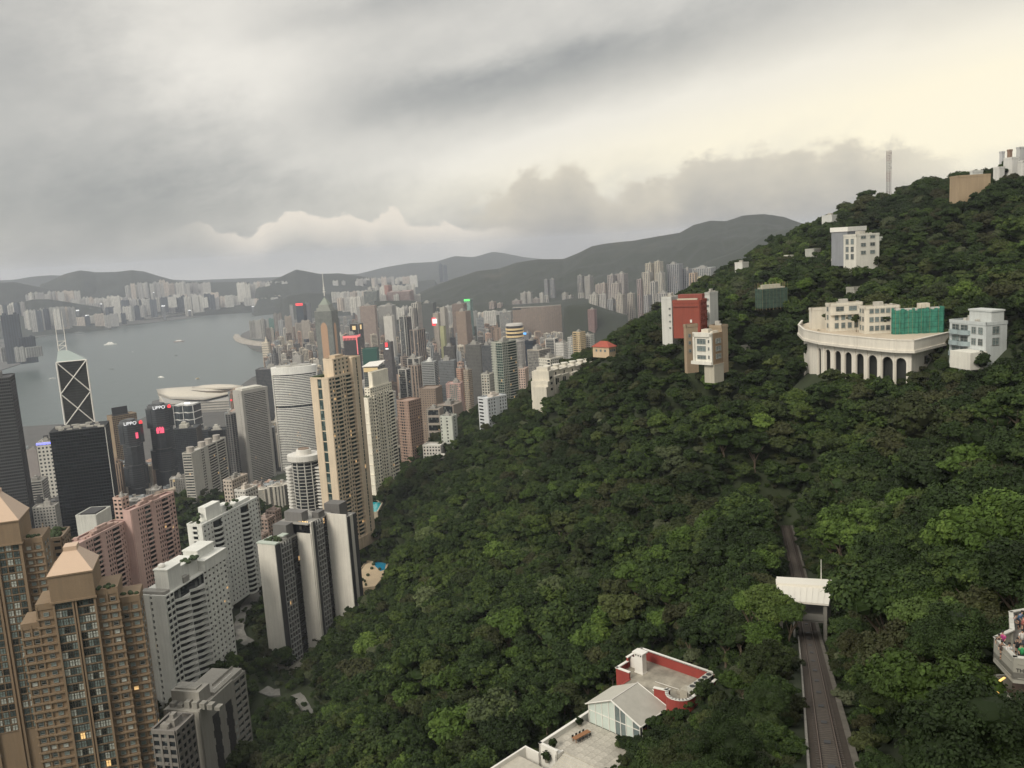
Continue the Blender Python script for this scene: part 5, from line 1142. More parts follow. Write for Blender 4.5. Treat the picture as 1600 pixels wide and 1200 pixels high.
# ------------------------------------------------------------------ tabled city towers that the photograph singles out
TB = [  # name, label, pl, pc, pr, yt, d, th, color, style
 ('city_tower','pale twin ribbed tower, left of the pair below the ridge',640,645,649,482,3000,25,(.44,.42,.38),'F'),
 ('city_tower','pale twin ribbed tower, right and taller of the pair below the ridge',643,652,658,474,3020,25,(.47,.45,.41),'F'),
 ('city_tower','dark slab with white stripes in the middle of the packed city',623,631,637,495,2500,25,(.50,.49,.46),'S'),
 ('city_tower','dark striped tower beside the white striped slab',632,638,642,496,2520,25,(.13,.12,.12),'F'),
 ('city_tower','brown flat topped tower above its neighbours below the green capped one',706,724,729,475,3200,14,(.24,.185,.155),'G'),
 ('city_tower','tan brown tower with a pale edge right of the packed centre',712,727,735,487,2900,30,(.32,.24,.185),'G'),
 ('city_tower','pale cream tower with a flat roof left of the brown pair',687,694,699,481,3000,30,(.46,.43,.38),'G'),
 ('city_tower','dusty rose block cluster tower left of the long dark slab',562,585,588,478,3300,10,(.38,.30,.26),'G'),
 ('city_tower','grey slab behind the dusty rose block',590,612,618,478,3400,10,(.36,.35,.33),'G'),
 ('city_tower','low white block with a broad blank face in the packed city',599,612,616,494,2900,12,(.56,.54,.50),'P'),
 ('city_tower','brown office tower with white mullioned dark front',640,652,664,516,2350,30,(.32,.26,.22),'S'),
 ('city_tower','dark green netted tall slab rising before the ridge',657,676,681,474,3300,10,(.085,.095,.09),'P'),
 ('city_tower','charcoal office block left of the louvred grey tower',636,655,660,560,1720,14,(.40,.38,.35),'S'),
 ('city_tower','white fronted slim block with a dark strip behind the pinkish tower',622,634,641,578,1560,30,(.50,.48,.45),'S'),
 ('city_tower','brown ribbed block right of the white fronted slim one',638,652,658,572,1620,30,(.28,.22,.18),'F'),
 ('city_tower','dark block with bright roof plant above the grey glass tower',693,709,712,542,1900,12,(.10,.095,.09),'G'),
 ('city_tower','rose pink tower with a chimney among hazy flats, right of the pair',600,606,612,446,5000,30,(.46,.24,.20),'F'),
 ('city_tower','long rose grey housing row on the far slope',605,640,646,455,4800,8,(.36,.27,.25),'F'),
 ('city_tower','grey green housing pair on the far slope',568,588,592,455,4700,8,(.22,.24,.225),'F'),
 ('city_tower','pale tower pair before the curved brown slab, left one',764,771,775,472,3900,20,(.42,.35,.31),'F'),
 ('city_tower','pale tower before the dark ridge left of the curved slab',777,782,785,474,3900,20,(.46,.38,.34),'F'),
 ('city_tower','grey banded office block against the left end of the curved slab',780,797,800,487,3200,10,(.40,.40,.38),'B'),
 ('city_tower','first of the slim pale towers above the curved slab',813,820,826,458,4200,35,(.46,.44,.41),'F'),
 ('city_tower','second of the slim pale towers above the curved slab',822,829,832,457,4200,35,(.46,.44,.41),'F'),
 ('city_tower','short pinkish blocks left of the slim pale towers',800,812,815,470,4100,15,(.36,.31,.29),'F'),
 ('city_tower','low pinkish blocks right of the slim pale towers',832,842,845,467,4200,15,(.34,.30,.28),'F'),
 ('city_tower','thin white tower beside the tall grey twin towers',843,848,850,458,4200,20,(.50,.48,.44),'F'),
 ('city_tower','left one of the tall grey twin towers on the dark hill',850,855,857,437,4300,25,(.26,.26,.27),'F'),
 ('city_tower','right one of the tall grey twin towers on the dark hill',859,865,867,436,4300,25,(.26,.26,.27),'F'),
 ('city_tower','stubby pale block under the tall grey twin towers',851,856,858,462,4000,25,(.46,.44,.41),'F'),
 ('city_tower','first small pale tower on the shelf right of the twins',878,884,888,458,3900,30,(.42,.40,.37),'F'),
 ('city_tower','second small pale tower on the shelf right of the twins',887,892,896,462,3850,30,(.42,.40,.37),'F'),
 ('city_tower','long low pale block on the shelf',904,912,916,458,3700,15,(.44,.42,.38),'F'),
 ('city_tower','grey tall tower on the dark slope, left',902,909,913,431,3700,30,(.30,.29,.28),'F'),
 ('city_tower','grey and cream tall tower on the dark slope, beside the grey one',913,921,927,432,3650,30,(.40,.38,.35),'F'),
 ('city_tower','round topped cream tower group, left',930,937,942,445,3400,30,(.42,.36,.32),'F'),
 ('city_tower','round topped cream tower group, right',938,945,949,443,3350,30,(.46,.40,.36),'F'),
 ('city_tower','wide white and grey tower in the hillside cluster, left',920,933,940,461,2900,25,(.48,.46,.42),'F'),
 ('city_tower','white striped dark tower in the hillside cluster',936,946,949,460,2880,25,(.44,.42,.40),'F'),
 ('city_tower','grey tower low in the hillside cluster, middle',949,957,963,468,2850,30,(.34,.34,.34),'F'),
 ('city_tower','cream tower in the hillside cluster, right of the middle one',962,972,977,461,2830,30,(.44,.40,.35),'F'),
 ('city_tower','mauve brown office block before the hillside cluster',918,928,932,484,2600,20,(.25,.16,.15),'G'),
 ('city_tower','tall pale block pair behind the hillside cluster, left',949,957,962,430,3300,25,(.40,.36,.34),'F'),
 ('city_tower','tall pale block pair behind the hillside cluster, right',962,974,981,428,3320,25,(.42,.38,.36),'F'),
 ('city_tower','slender tower between the pale block pair and the cluster',956,966,970,443,3000,30,(.42,.38,.35),'F'),
 ('city_tower','stepped beige tower right of the cluster',980,988,992,459,2900,25,(.42,.38,.33),'F'),
 ('city_tower','narrow mauve tower right of the stepped beige one',995,1001,1006,437,3000,25,(.34,.28,.27),'F'),
 ('city_tower','tall cream tower on the slope, left of the highest pair',1003,1014,1020,426,3000,25,(.48,.44,.38),'F'),
 ('city_tower','highest cream tower on the slope, left half',1008,1016,1023,412,3150,30,(.52,.47,.38),'F'),
 ('city_tower','highest cream tower on the slope, right half',1022,1030,1036,409,3150,30,(.52,.47,.38),'F'),
 ('city_tower','cream tower stepping down right of the highest pair',1024,1034,1039,427,3000,25,(.47,.44,.38),'F'),
 ('city_tower','small slim pale tower in front of the highest pair',1016,1023,1028,441,2800,25,(.44,.42,.39),'F'),
 ('city_tower','broad grey housing tower near the forest ridge, left',1042,1060,1067,413,3200,15,(.30,.30,.31),'F'),
 ('city_tower','grey housing tower near the forest ridge, middle',1066,1075,1080,420,3250,15,(.32,.32,.33),'F'),
 ('city_tower','long grey housing block touching the forest ridge',1079,1110,1118,419,3300,10,(.34,.34,.33),'F'),
 ('city_tower','little apricot block just above the forest ridge',1077,1085,1090,427,2600,20,(.50,.38,.28),'F'),
 ('city_tower','little yellow block on the forest ridge beside the apricot one',1090,1096,1100,433,2500,20,(.52,.46,.28),'F'),
 ('city_tower','grey low towers in front of the mauve one',1006,1012,1018,462,2700,20,(.36,.35,.35),'F'),
 ('city_tower','pale low towers nearest the forest ridge',1026,1040,1046,459,2600,20,(.40,.38,.36),'F'),
]
ST = {'F': ('fins', dict(bay=6.5, pier=3.4, fh=6.2)), 'G': ('grid', dict(bay=3.2, pier=1.5, band=1.4)), 'S': ('grid', dict(bay=11, pier=4.0, band=.3)), 'P': ('plain', {}), 'B': ('band', dict(band=1.8, fh=4))}
for nm, lb, pl, pc, pr, yt, d, th, c, st in TB:
    std(nm, lb+' in the city', pl, pc, pr, yt, d, th, c, ST[st], z0=4, group='towers of the hazy city below the ridge')

# ------------------------------------------------------------------ fill towers: variants copied individually
CLEAR = [(488, 532, 532, 2620), (534, 563, 556, 2300), (545, 566, 522, 2700), (564, 590, 566, 2000), (566, 602, 582, 1500), (798, 880, 518, 3300), (786, 822, 566, 2255), (655, 684, 596, 1700), (684, 713, 592, 1680), (726, 757, 615, 1900),
         (724, 737, 498, 3600), (706, 735, 515, 2900), (676, 698, 506, 2600), (820, 872, 588, 1650), (894, 914, 545, 1400), (852, 890, 548, 1600), (598, 614, 555, 2150), (360, 500, 752, 1700), (228, 266, 760, 1620), (182, 222, 775, 1600), (266, 358, 740, 2000), (244, 375, 640, 2480), (618, 660, 700, 900), (655, 692, 690, 1150), (696, 738, 622, 1380), (918, 932, 512, 2600), (640, 660, 535, 2350), (623, 642, 530, 2500)]
SKY = [(355, 640), (385, 545), (400, 515), (430, 512), (470, 505), (500, 500), (540, 490), (570, 482), (640, 484), (700, 486), (760, 490), (800, 496), (870, 515), (900, 505), (960, 500), (1010, 490), (1060, 480)]
def skyl(px): return float(np.interp(px, [s[0] for s in SKY], [s[1] for s in SKY]))
r7 = random.Random(21)
def variant(k):
    """parts of one generic tower: meshes for facade, glazing, roof"""
    r = random.Random(100+k); w_, d_, h = r.uniform(13, 24), r.uniform(12, 20), r.choice([60, 80, 100, 120, 140])
    fac, gl, rf = MB(), MB(), MB(); st = [('grid', dict(bay=3.3, pier=1.6, band=1.5)), ('fins', dict(bay=4.4, pier=2.1)), ('band', dict(band=1.7, fh=3.6)), ('grid', dict(bay=6, pier=2.4, band=.9)), ('grid', dict(bay=2.6, pier=1.0, band=1.3))][k % 5]
    if k % 3 == 2:     # cross plan
        a_, c_ = w_/2, d_/2; q = .52
        poly = [(-a_*q, -c_), (a_*q, -c_), (a_*q, -c_*q), (a_, -c_*q), (a_, c_*q), (a_*q, c_*q), (a_*q, c_), (-a_*q, c_), (-a_*q, c_*q), (-a_, c_*q), (-a_, -c_*q), (-a_*q, -c_*q)]
        block(fac, gl, poly, 0, h, [st], parapet=1.2)
    else:
        sp = [st] if k % 2 else [st, [(.3, 'plain', {}), (.4,)+st, (.3, 'plain', {})]]
        block(fac, gl, rect(-w_/2, w_/2, -d_/2, d_/2), 0, h, sp, parapet=1.2)
        if k % 4 == 1: block(fac, gl, rect(-w_/2+3, w_/2-3, -d_/2+3, d_/2-3), h, h+7, [st], parapet=.8)
    rooftop(rf, -w_*.4, w_*.4, -d_*.4, d_*.4, h+(7 if k % 4 == 1 and k % 3 != 2 else 0), k, h=5, n=6)
    curtainy = k % 5 == 3
    return (fac.mesh('facade', M_wall), gl.mesh('window_glazing', M_curtain if curtainy else M_glass), rf.mesh('roof_structure', M_rooft), w_, d_, h)
ACS[0] = False
VARS = [variant(k) for k in range(24)]
SG = []
for mt_ in (M_white_e, M_red_e, M_warm_e, M_yel_e): q_ = MB(); q_.box(-2.2, 2.2, -.2, .3, -2.6, 2.6); SG.append(q_.mesh('lit_sign', mt_))
CCOL = [((.58, .52, .43), 'cream'), ((.44, .42, .39), 'grey'), ((.36, .265, .20), 'brown'), ((.52, .37, .30), 'pinkish'), ((.66, .62, .55), 'pale'), ((.14, .14, .14), 'charcoal'), ((.34, .36, .37), 'blue grey'), ((.28, .235, .20), 'taupe')]
def district(px, d):
    if px < 420: return 'by the Central waterfront'
    if d < 1500: return 'in the nearest rows below the forested slope'
    if d < 2300: return 'in the middle rows of the packed city'
    if d < 3400: return 'in the hazier rows behind the ribbed cylinder tower'
    return 'on the far flat ground beneath the dark ridge'
STN = ['gridded', 'ribbed', 'banded', 'mullioned', 'small windowed']
fill = []
def try_fill(x, y, hmin, hmax, small=False):
    px, py, dz = proj((x, y, 4)); d = math.hypot(x, y)
    if not (-20 < px < 1130): return
    g = gz(x, y) if d < 2400 else 4.0
    if g > 95: return
    for fx, fy, fr_ in FOOT:
        if (x-fx)**2+(y-fy)**2 < (fr_+12)**2: return
    h = r7.uniform(hmin, hmax)*(1.25 if r7.random() < .15 else 1)
    lim = skyl(px); pxt = proj((x, y, g+h))[0]
    for a_, c_, yb, dh in CLEAR:
        if d > dh: continue
        if a_-8 < px < c_+8 or a_-8 < pxt < c_+8: lim = max(lim, yb)
    if px < 120: lim = max(lim, 775)
    if px < 360: lim = max(lim, 718)
    if px < 420 or pxt < 412: lim = max(lim, 606)
    pt = proj((x, y, g+h))
    if pt[1] < lim:
        h = atd(px, lim, d).z-g
        h *= r7.uniform(.8, 1.0)
    if h < 14: return
    fill.append((x, y, g, h, px, d))
wx, wy = math.cos(R_(10)), math.sin(R_(10))
for i in range(-70, 74):
    for j in range(0, 82):
        u, v = i*31+r7.uniform(-4, 4)+(8 if i % 4 == 0 else 0), 950+j*33+r7.uniform(-4, 4)+(10 if j % 5 == 0 else 0)
        x, y = u*wx-v*wy*.2, v+u*.1
        d = math.hypot(x, y)
        if d > 3500 or d < 980: continue
        q = proj((x, y, 3))
        if q[0] < 350 and d > 1900: continue
        # keep out of the harbour
        if q[0] < 430 and q[1] < np.interp(q[0], [0, 60, 150, 235, 372, 430], [735, 722, 690, 655, 612, 585])+6: continue
        if d < 1500 and q[0] > 560 and gz(x, y) > 60: continue
        try_fill(x, y, 45, 125)
for i in range(900):                                     # Causeway Bay to North Point: the low ground beyond
    px = r7.uniform(396, 1000); d = r7.uniform(3500, 5600); p = atd(px, 500, d)
    lowy = np.interp(px, [396, 430, 470, 520, 575, 640], [545, 506, 486, 474, 466, 462])
    q = proj((p.x, p.y, 4))
    if px < 640 and q[1] < lowy+3: continue
    if px < 445 and q[1] > 548: continue
    if any((p.x-f[0])**2+(p.y-f[1])**2 < 42**2 for f in fill[-700:]): continue
    if px > 560 and d > 4300: continue
    if px > 700 and d > 3900: continue
    try_fill(p.x, p.y, *((14, 45) if px < 500 and d < 4400 else (50, 125)))
fill.sort(key=lambda f: f[5])
# keep what the photograph could show: nearest-first column test of roof line against what stands in front
vis, hid = [], []
top_row = {}
for f in sorted(fill, key=lambda f: f[5]):
    x, y, g, h, px, d = f; t_ = proj((x, y, g+h)); hw = 12/d*FPX
    cols = range(int((px-hw)//4), int((px+hw)//4)+1)
    cur = max(top_row.get(c, 9999) for c in cols)
    sh = cur-t_[1]
    if sh > 0:
        vis.append((min(sh, h/d*FPX)*hw, f))
        for c in cols: top_row[c] = min(top_row.get(c, 9999), t_[1])
    elif r7.random() < .25: hid.append(f)
vis.sort(key=lambda t: -t[0])
indiv = [f for _, f in vis[:298]]; rest = [f for _, f in vis[298:]]+hid
for n_, f in enumerate(indiv):
    x, y, g, h, px, d = f; k = r7.randrange(len(VARS)); fm, gm, rm, w_, d_, vh = VARS[k]
    col, cn = r7.choice(CCOL); sc_ = h/vh
    hn = 'low' if h < 55 else ('mid height' if h < 95 else 'tall')
    t = thing('city_building', f'{hn} {cn} {STN[k % 5]} block {district(px, d)}', 'building', (x, y, g-1.5), R_(10)+r7.choice([0, 0, math.pi/2, R_(14), R_(-20)]), 'packed city blocks between the harbour and the ridge')
    s3 = r7.uniform(.9, 1.15); t.scale = (s3, s3, sc_)
    j = r7.uniform(.85, 1.12); col = tuple(c*j for c in col)
    link('facade', fm, t, col); link('window_glazing', gm, t, (.05, .055, .06)); link('roof_clutter', rm, t, (lambda k_: tuple(c*k_ for c in col))(r7.uniform(.55, 1.1)), kind='stuff')
    if r7.random() < .22 and d > 1300:
        o = link('lit_sign', SG[r7.randrange(4)], t); o.location = (-w_/2*r7.uniform(.2, .9), -d_/2-.7, vh*r7.uniform(.55, .98)); o.scale = (r7.uniform(.5, 1.2), 1, r7.uniform(.5, 1.2)/sc_)
MS = {}; sg = MB()
for x, y, g, h, px, d in rest:
    a_ = R_(10)+r7.choice([0, .2, -.15]); w_, l_ = r7.uniform(6, 11), r7.uniform(6, 10); p = [(x+w_*cx*math.cos(a_)-l_*cyy*math.sin(a_), y+w_*cx*math.sin(a_)+l_*cyy*math.cos(a_)) for cx, cyy in ((-1, -1), (1, -1), (1, 1), (-1, 1))]
    sm = MS.setdefault(r7.randrange(len(CCOL)), MB()); block(sm, sg, p, g-1, g+h, [r7.choice([('band', dict(band=1.9, fh=4.5)), ('fins', dict(bay=4.4, pier=2.0, fh=9))])], parapet=1); sm.box(x-3, x+2, y-3, y+3, g+h, g+h+4)
for k in sorted(MS):
    o = MS[k].build('city_block_mass', M_wall, None, CCOL[k][0], kind='stuff'); o['label'] = f'further {CCOL[k][1]} city blocks glimpsed between the nearer ones'
o = sg.build('city_glazing_mass', M_glass, None, kind='stuff'); o['label'] = 'glass of the further packed city blocks'

# ------------------------------------------------------------------ North Point shoreline cluster and Kowloon
def m_far():
    m, t, b_ = mat('distant_tower_wall'); oc, rnd = objcolor(t); tcn = t.new('ShaderNodeTexCoord').outputs['Object']; x, y, z = t.sep(tcn)
    s1 = t.m('SINE', t.m('MULTIPLY', t.m('ADD', x, y), 1.05)); s2 = t.m('SINE', t.m('MULTIPLY', z, 2.03))
    k = t.m('MULTIPLY', t.mr(s1, -.2, .3, .62, 1.0), t.mr(s2, -.3, .3, .75, 1.0))  # vertical stripes put the shade of recesses into the wall colour
    n = t.noise(tcn, .05, 3, .6); k = t.m('MULTIPLY', k, t.mr(n, .3, .7, .85, 1.15))
    t.put(b_.inputs['Base Color'], t.vm('MULTIPLY', oc, t.comb(k, k, k))); b_.inputs['Roughness'].default_value = .8; return m
M_far = m_far()
def farmesh(k):
    mb = MB(); r = random.Random(k); H = 100
    if k % 3 == 0:
        for x, y in ((0, 0),): mb.box(-13, 13, -5, 5, 0, H); mb.box(-5, 5, -13, 13, 0, H+1); mb.box(-4, 4, -4, 4, H, H+6)
    elif k % 3 == 1: mb.box(-14, -2, -8, 8, 0, H); mb.box(2, 14, -8, 8, 0, H-1); mb.box(-2, 2, -5, 5, 0, H-2); mb.box(-11, -5, -4, 4, H, H+5); mb.box(5, 11, -4, 4, H-1, H+4)
    else: mb.box(-20, 20, -8, 8, 0, H); mb.box(-16, -9, -5, 5, H, H+4); mb.box(9, 15, -5, 5, H, H+4); mb.box(-6, 6, -9, -8, 0, H-5)
    return mb.mesh('distant_tower', M_far)
FM = [farmesh(k) for k in range(6)]
def fartower(px, yt, yb, d, wpx, col, label, cat='tower', k=None, group='hazy towers across the water'):
    p = atd(px, yb, d); top = atd(px, yt, d).z; g = max(p.z-4, -.5) if p.z > 8 else 2.0
    if yb is None: g = 2.0
    o = link('distant_tower', FM[r7.randrange(6) if k is None else k]); o.location = (p.x, p.y, g); H = top-g
    w_ = wpx*d/FPX/28.0; o.scale = (w_, max(w_*.7, .6), H/105); o.rotation_euler = (0, 0, math.atan2(-p.x, p.y)+r7.uniform(-.3, .3)); o.color = (*col, 1)
    tag(o, label, cat, group); return o
for (px, yt, yb, d, w_, c, l) in [(396, 500, 528, 4900, 8, (.44, .43, .40), 'pale grey flats at the tip of the reclaimed shore, first'), (404, 499, 528, 4900, 8, (.46, .45, .42), 'pale grey flats at the tip of the reclaimed shore, second'),
    (413, 497, 528, 4850, 9, (.42, .41, .38), 'pale grey flats at the tip of the reclaimed shore, third'), (421, 498, 526, 4850, 7, (.40, .40, .38), 'pale grey flats at the tip of the reclaimed shore, fourth'), (428, 496, 526, 4800, 7, (.14, .26, .23), 'teal flats at the reclaimed shore'),
    (437, 488, 526, 4750, 12, (.30, .28, .26), 'broad brown grey block on the reclaimed shore'), (442, 499, 527, 4500, 10, (.44, .45, .45), 'rounded pale glass block on the reclaimed shore'), (453, 492, 528, 4500, 7, (.44, .38, .32), 'slim tan tower on the reclaimed shore'),
    (470, 503, 528, 4400, 9, (.44, .39, .33), 'tan flats left of the arched skyscraper, first'), (480, 499, 528, 4300, 9, (.44, .39, .33), 'tan flats left of the arched skyscraper, second'), (458, 475, 510, 5200, 5, (.44, .44, .43), 'pale slim tower behind the red capped one'), (484, 470, 510, 5200, 8, (.14, .15, .16), 'dark slab behind the arched skyscraper')]:
    fartower(px, yt, yb, d, w_, c, l, group='blocks on the reclaimed shore')
fartower(26, 487, 566, 4650, 15, (.060, .075, .09), 'tallest dark blue tower on the left shore', k=2); fartower(46, 524, 566, 4650, 15, (.060, .075, .09), 'lower dark blue block beside the tallest dark tower', k=2)
fartower(16, 541, 563, 4700, 14, (.40, .40, .38), 'white low block at the left shore edge', k=2); fartower(33, 541, 564, 4600, 12, (.42, .42, .40), 'white low block before the dark towers', k=1)
fartower(54, 541, 556, 4450, 14, (.38, .38, .36), 'low pier building beside the dark tower', k=2)
fartower(690, 411, 440, 9500, 6, (.06, .08, .10), 'left one of the two dark towers on the far shore saddle', k=0); fartower(697, 413, 440, 9500, 6, (.06, .08, .10), 'right one of the two dark towers on the far shore saddle', k=0)
KC = [((.72, .70, .64), 'pale'), ((.58, .57, .53), 'grey'), ((.66, .58, .50), 'beige'), ((.46, .45, .43), 'dull grey')]
def row(x0, x1, y0, y1, h0, h1, d0, d1, wpx, n, where, dark=0.0):
    for i in range(n):
        u = (i+.5)/n; px = x0+(x1-x0)*u+r7.uniform(-1, 1)*(x1-x0)/n*.3; yt = y0+(y1-y0)*u+r7.uniform(-2.0, 2.0); d = r7.uniform(d0, d1)
        c, cn = r7.choice(KC)
        if r7.random() < dark: c, cn = (.09, .11, .13), 'dark blue'
        ww = r7.uniform(.7, 1.3); fartower(px, yt, yt+r7.uniform(h0, h1), d, wpx*ww, c, f'{"slim" if ww < .88 else ("broad" if ww > 1.12 else "mid")} {cn} tower {where}')
row(44, 128, 458, 453, 22, 28, 8200, 8500, 6, 13, 'in the upper row across the harbour, left of the round hill')
row(40, 118, 484, 478, 26, 36, 6500, 6800, 8, 14, 'below the low wooded knoll on the left shore', .2)
row(112, 200, 466, 462, 26, 34, 7900, 8200, 7, 12, 'in the middle row across the harbour')
row(200, 260, 444, 438, 24, 30, 8700, 9000, 6, 10, 'under the round hill across the harbour')
row(240, 330, 440, 441, 24, 32, 8600, 8900, 6, 14, 'in the row right of the round hill')
row(100, 230, 486, 476, 16, 26, 7450, 7700, 9, 14, 'on the far waterfront', .35)
row(150, 340, 470, 458, 22, 32, 8000, 8300, 9, 20, 'behind the old runway', .35)
row(60, 200, 500, 487, 14, 22, 7100, 7300, 8, 12, 'low on the far waterfront quay', .3)
row(376, 452, 442, 438, 30, 36, 8200, 8400, 7, 13, 'in the white estate behind the strait')
row(430, 496, 436, 432, 22, 30, 8500, 8700, 6, 10, 'in the estate below the double hill')
row(500, 650, 440, 430, 26, 34, 8300, 8700, 6.5, 24, 'in the long estate right of the arched skyscraper mast')
row(384, 440, 466, 462, 12, 18, 7900, 8000, 8, 7, 'in the low row by the strait')
row(520, 600, 456, 452, 16, 26, 6600, 6900, 8, 12, 'among the shore rows before the dark knoll')
row(530, 640, 466, 462, 18, 28, 5700, 6000, 9, 15, 'on the near side of the strait')
row(0, 40, 478, 470, 20, 30, 6700, 6900, 7, 6, 'at the left end of the far shore', .2)
row(265, 340, 462, 455, 20, 28, 8300, 8500, 8, 8, 'behind the lit pier', .25)
row(548, 655, 464, 459, 22, 30, 4800, 5200, 10, 17, 'in the dense rows left of the dark ridge foot')
row(560, 720, 480, 477, 22, 30, 3900, 4300, 11, 20, 'in the dense rows at the foot of the dark ridge')
row(640, 800, 488, 486, 18, 26, 3600, 3850, 11, 18, 'in the rows left of the wide brown housing slab')
row(575, 650, 447, 445, 18, 24, 5600, 6000, 8, 12, 'in the upper rows left of the dark ridge foot')
row(90, 400, 474, 459, 14, 20, 7900, 8500, 9, 34, 'in the long hazy strip along the far shore', .15)
# lit roof signs across the water and the runway strip
for (px, py, d, w_, h_) in [(355, 465, 8350, 60, 8), (255, 478, 7700, 28, 8), (121, 485, 7400, 22, 8), (136, 493, 7350, 26, 8), (180, 506, 7200, 26, 9), (296, 485, 8000, 22, 6), (240, 457, 8500, 12, 6), (158, 475, 7600, 12, 7), (395, 479, 7700, 20, 6), (166, 497, 7300, 14, 5)]:
    p = atd(px, py, d); o = MB(); o.box(-w_/2, w_/2, -2, 2, -h_/2, h_/2)
    warm = px in (180,)
    q = o.build('lit_sign', M_warm_e if warm else M_white_e); q.location = p; q.rotation_euler = (0, 0, math.atan2(-p.x, p.y))
    st_ = MB(); st_.box(-w_*.45, w_*.45, 2.1, 22, h_/2-p.z+2.0, h_/2); s2 = st_.build('sign_block', M_far, q, (.20, .21, .22))
    tag(q, f'{"warm" if warm else "white"} lit roof sign on a hazy waterfront block across the harbour', 'lit sign', 'lit signs on the far waterfront')
p_, q_ = atz(228, 498.5, 6), atz(344, 487.5, 6); o = MB(); L = (q_-p_).length; o.box(0, L, 0, 60, -5, 5); o.box(0, L, 20, 50, 5, 14); o.box(L-60, L-10, 10, 45, 5, 34)
o = o.build('long_pier', M_wall, None, (.50, .48, .44)); o.location = p_; o.rotation_euler = (0, 0, math.atan2(q_.y-p_.y, q_.x-p_.x)); tag(o, 'long pale pier strip running into the far side of the harbour', 'pier')

# ------------------------------------------------------------------ convention hall with the winged roof
t = thing('convention_hall', 'convention hall with sweeping cream winged roofs at the water edge', 'convention hall'); c0 = atd(318, 612, 2480); zt = 48
t.location = (c0.x, c0.y, 2)
def loc_(px, py, z): q = atz(px, py, z); return (q.x-c0.x, q.y-c0.y, z-2)
def shell(name, upper, lower, zu, zl, m_, bulge=0, color=None):
    mb = MB(); n = len(upper); rows = 7; G = []
    for i in range(n):
        a_, c_ = Vector(loc_(*upper[i], zu[i])), Vector(loc_(*lower[i], zl[i])); G.append([a_.lerp(c_, k/(rows-1))+Vector((0, 0, bulge*math.sin(math.pi*k/(rows-1)))) for k in range(rows)])
    for i in range(n):
        for k in range(rows): mb.v.append(tuple(G[i][k]))
    for i in range(n):
        for k in range(rows): mb.v.append((G[i][k].x, G[i][k].y, G[i][k].z-2.0))
    N = n*rows
    for i in range(n-1):
        for k in range(rows-1):
            a_ = i*rows+k; mb.f.append((a_, a_+1, a_+rows+1, a_+rows)); mb.mi.append(0); mb.f.append((N+a_, N+a_+rows, N+a_+rows+1, N+a_+1)); mb.mi.append(0)
    for i in range(n-1):
        for k in (0, rows-1): a_ = i*rows+k; mb.f.append((a_, a_+rows, N+a_+rows, N+a_)); mb.mi.append(0)
    for k in range(rows-1):
        for i in (0, n-1): a_ = i*rows+k; mb.f.append((a_, a_+1, N+a_+1, N+a_)); mb.mi.append(0)
    return mb.build(name, m_, t, color, smooth=True)
M_shell = m_plain('cream_metal_roof', (.58, .53, .44), .45, noise=.10, nscale=.02)
shell('main_roof', [(244, 608), (262, 606), (290, 604), (320, 603), (350, 602), (372, 601)], [(247, 617), (266, 622), (292, 623), (318, 624), (345, 618), (372, 611)], [46, 50, 54, 54, 52, 50], [38, 40, 44, 44, 44, 44], M_shell, 6)
shell('upper_wing_roof', [(300, 605), (318, 601.5), (340, 600), (362, 600.5), (380, 603)], [(300, 608), (318, 607), (340, 607), (362, 606), (380, 606)], [56, 62, 64, 62, 58], [54, 56, 58, 58, 55], M_shell, 3)
shell('eave_brown_band', [(280, 612), (300, 609.5), (322, 611), (345, 610.5), (364, 608)], [(280, 616), (300, 613.5), (322, 614), (345, 613), (364, 609)], [49, 56, 57, 54, 52], [47.0, 50.5, 51.2, 50, 50], m_plain('brown_glass_band', (.10, .075, .05), .4))  # brown band along the roof edge
fp = [loc_(250, 616, 40), loc_(372, 610, 40), loc_(372, 622, 40), loc_(258, 628, 40)]; fb = MB(); P = [(p[0], p[1]) for p in fp]
if sum(a[0]*c[1]-c[0]*a[1] for a, c in zip(P, P[1:]+P[:1])) < 0: P.reverse()
fb.prism(P, 0, 34); fb.build('hall_body', M_wall, t, (.34, .33, .31)); tb = MB(); cx_, cy_ = sum(p[0] for p in P)/4, sum(p[1] for p in P)/4
for z in (8, 16, 24, 31): tb.prism([(cx_+(x-cx_)*1.04, cy_+(y-cy_)*1.04) for x, y in P], z, z+2.5, bottom=True)
tb.build('terrace_band', M_wall, t, (.50, .47, .42))

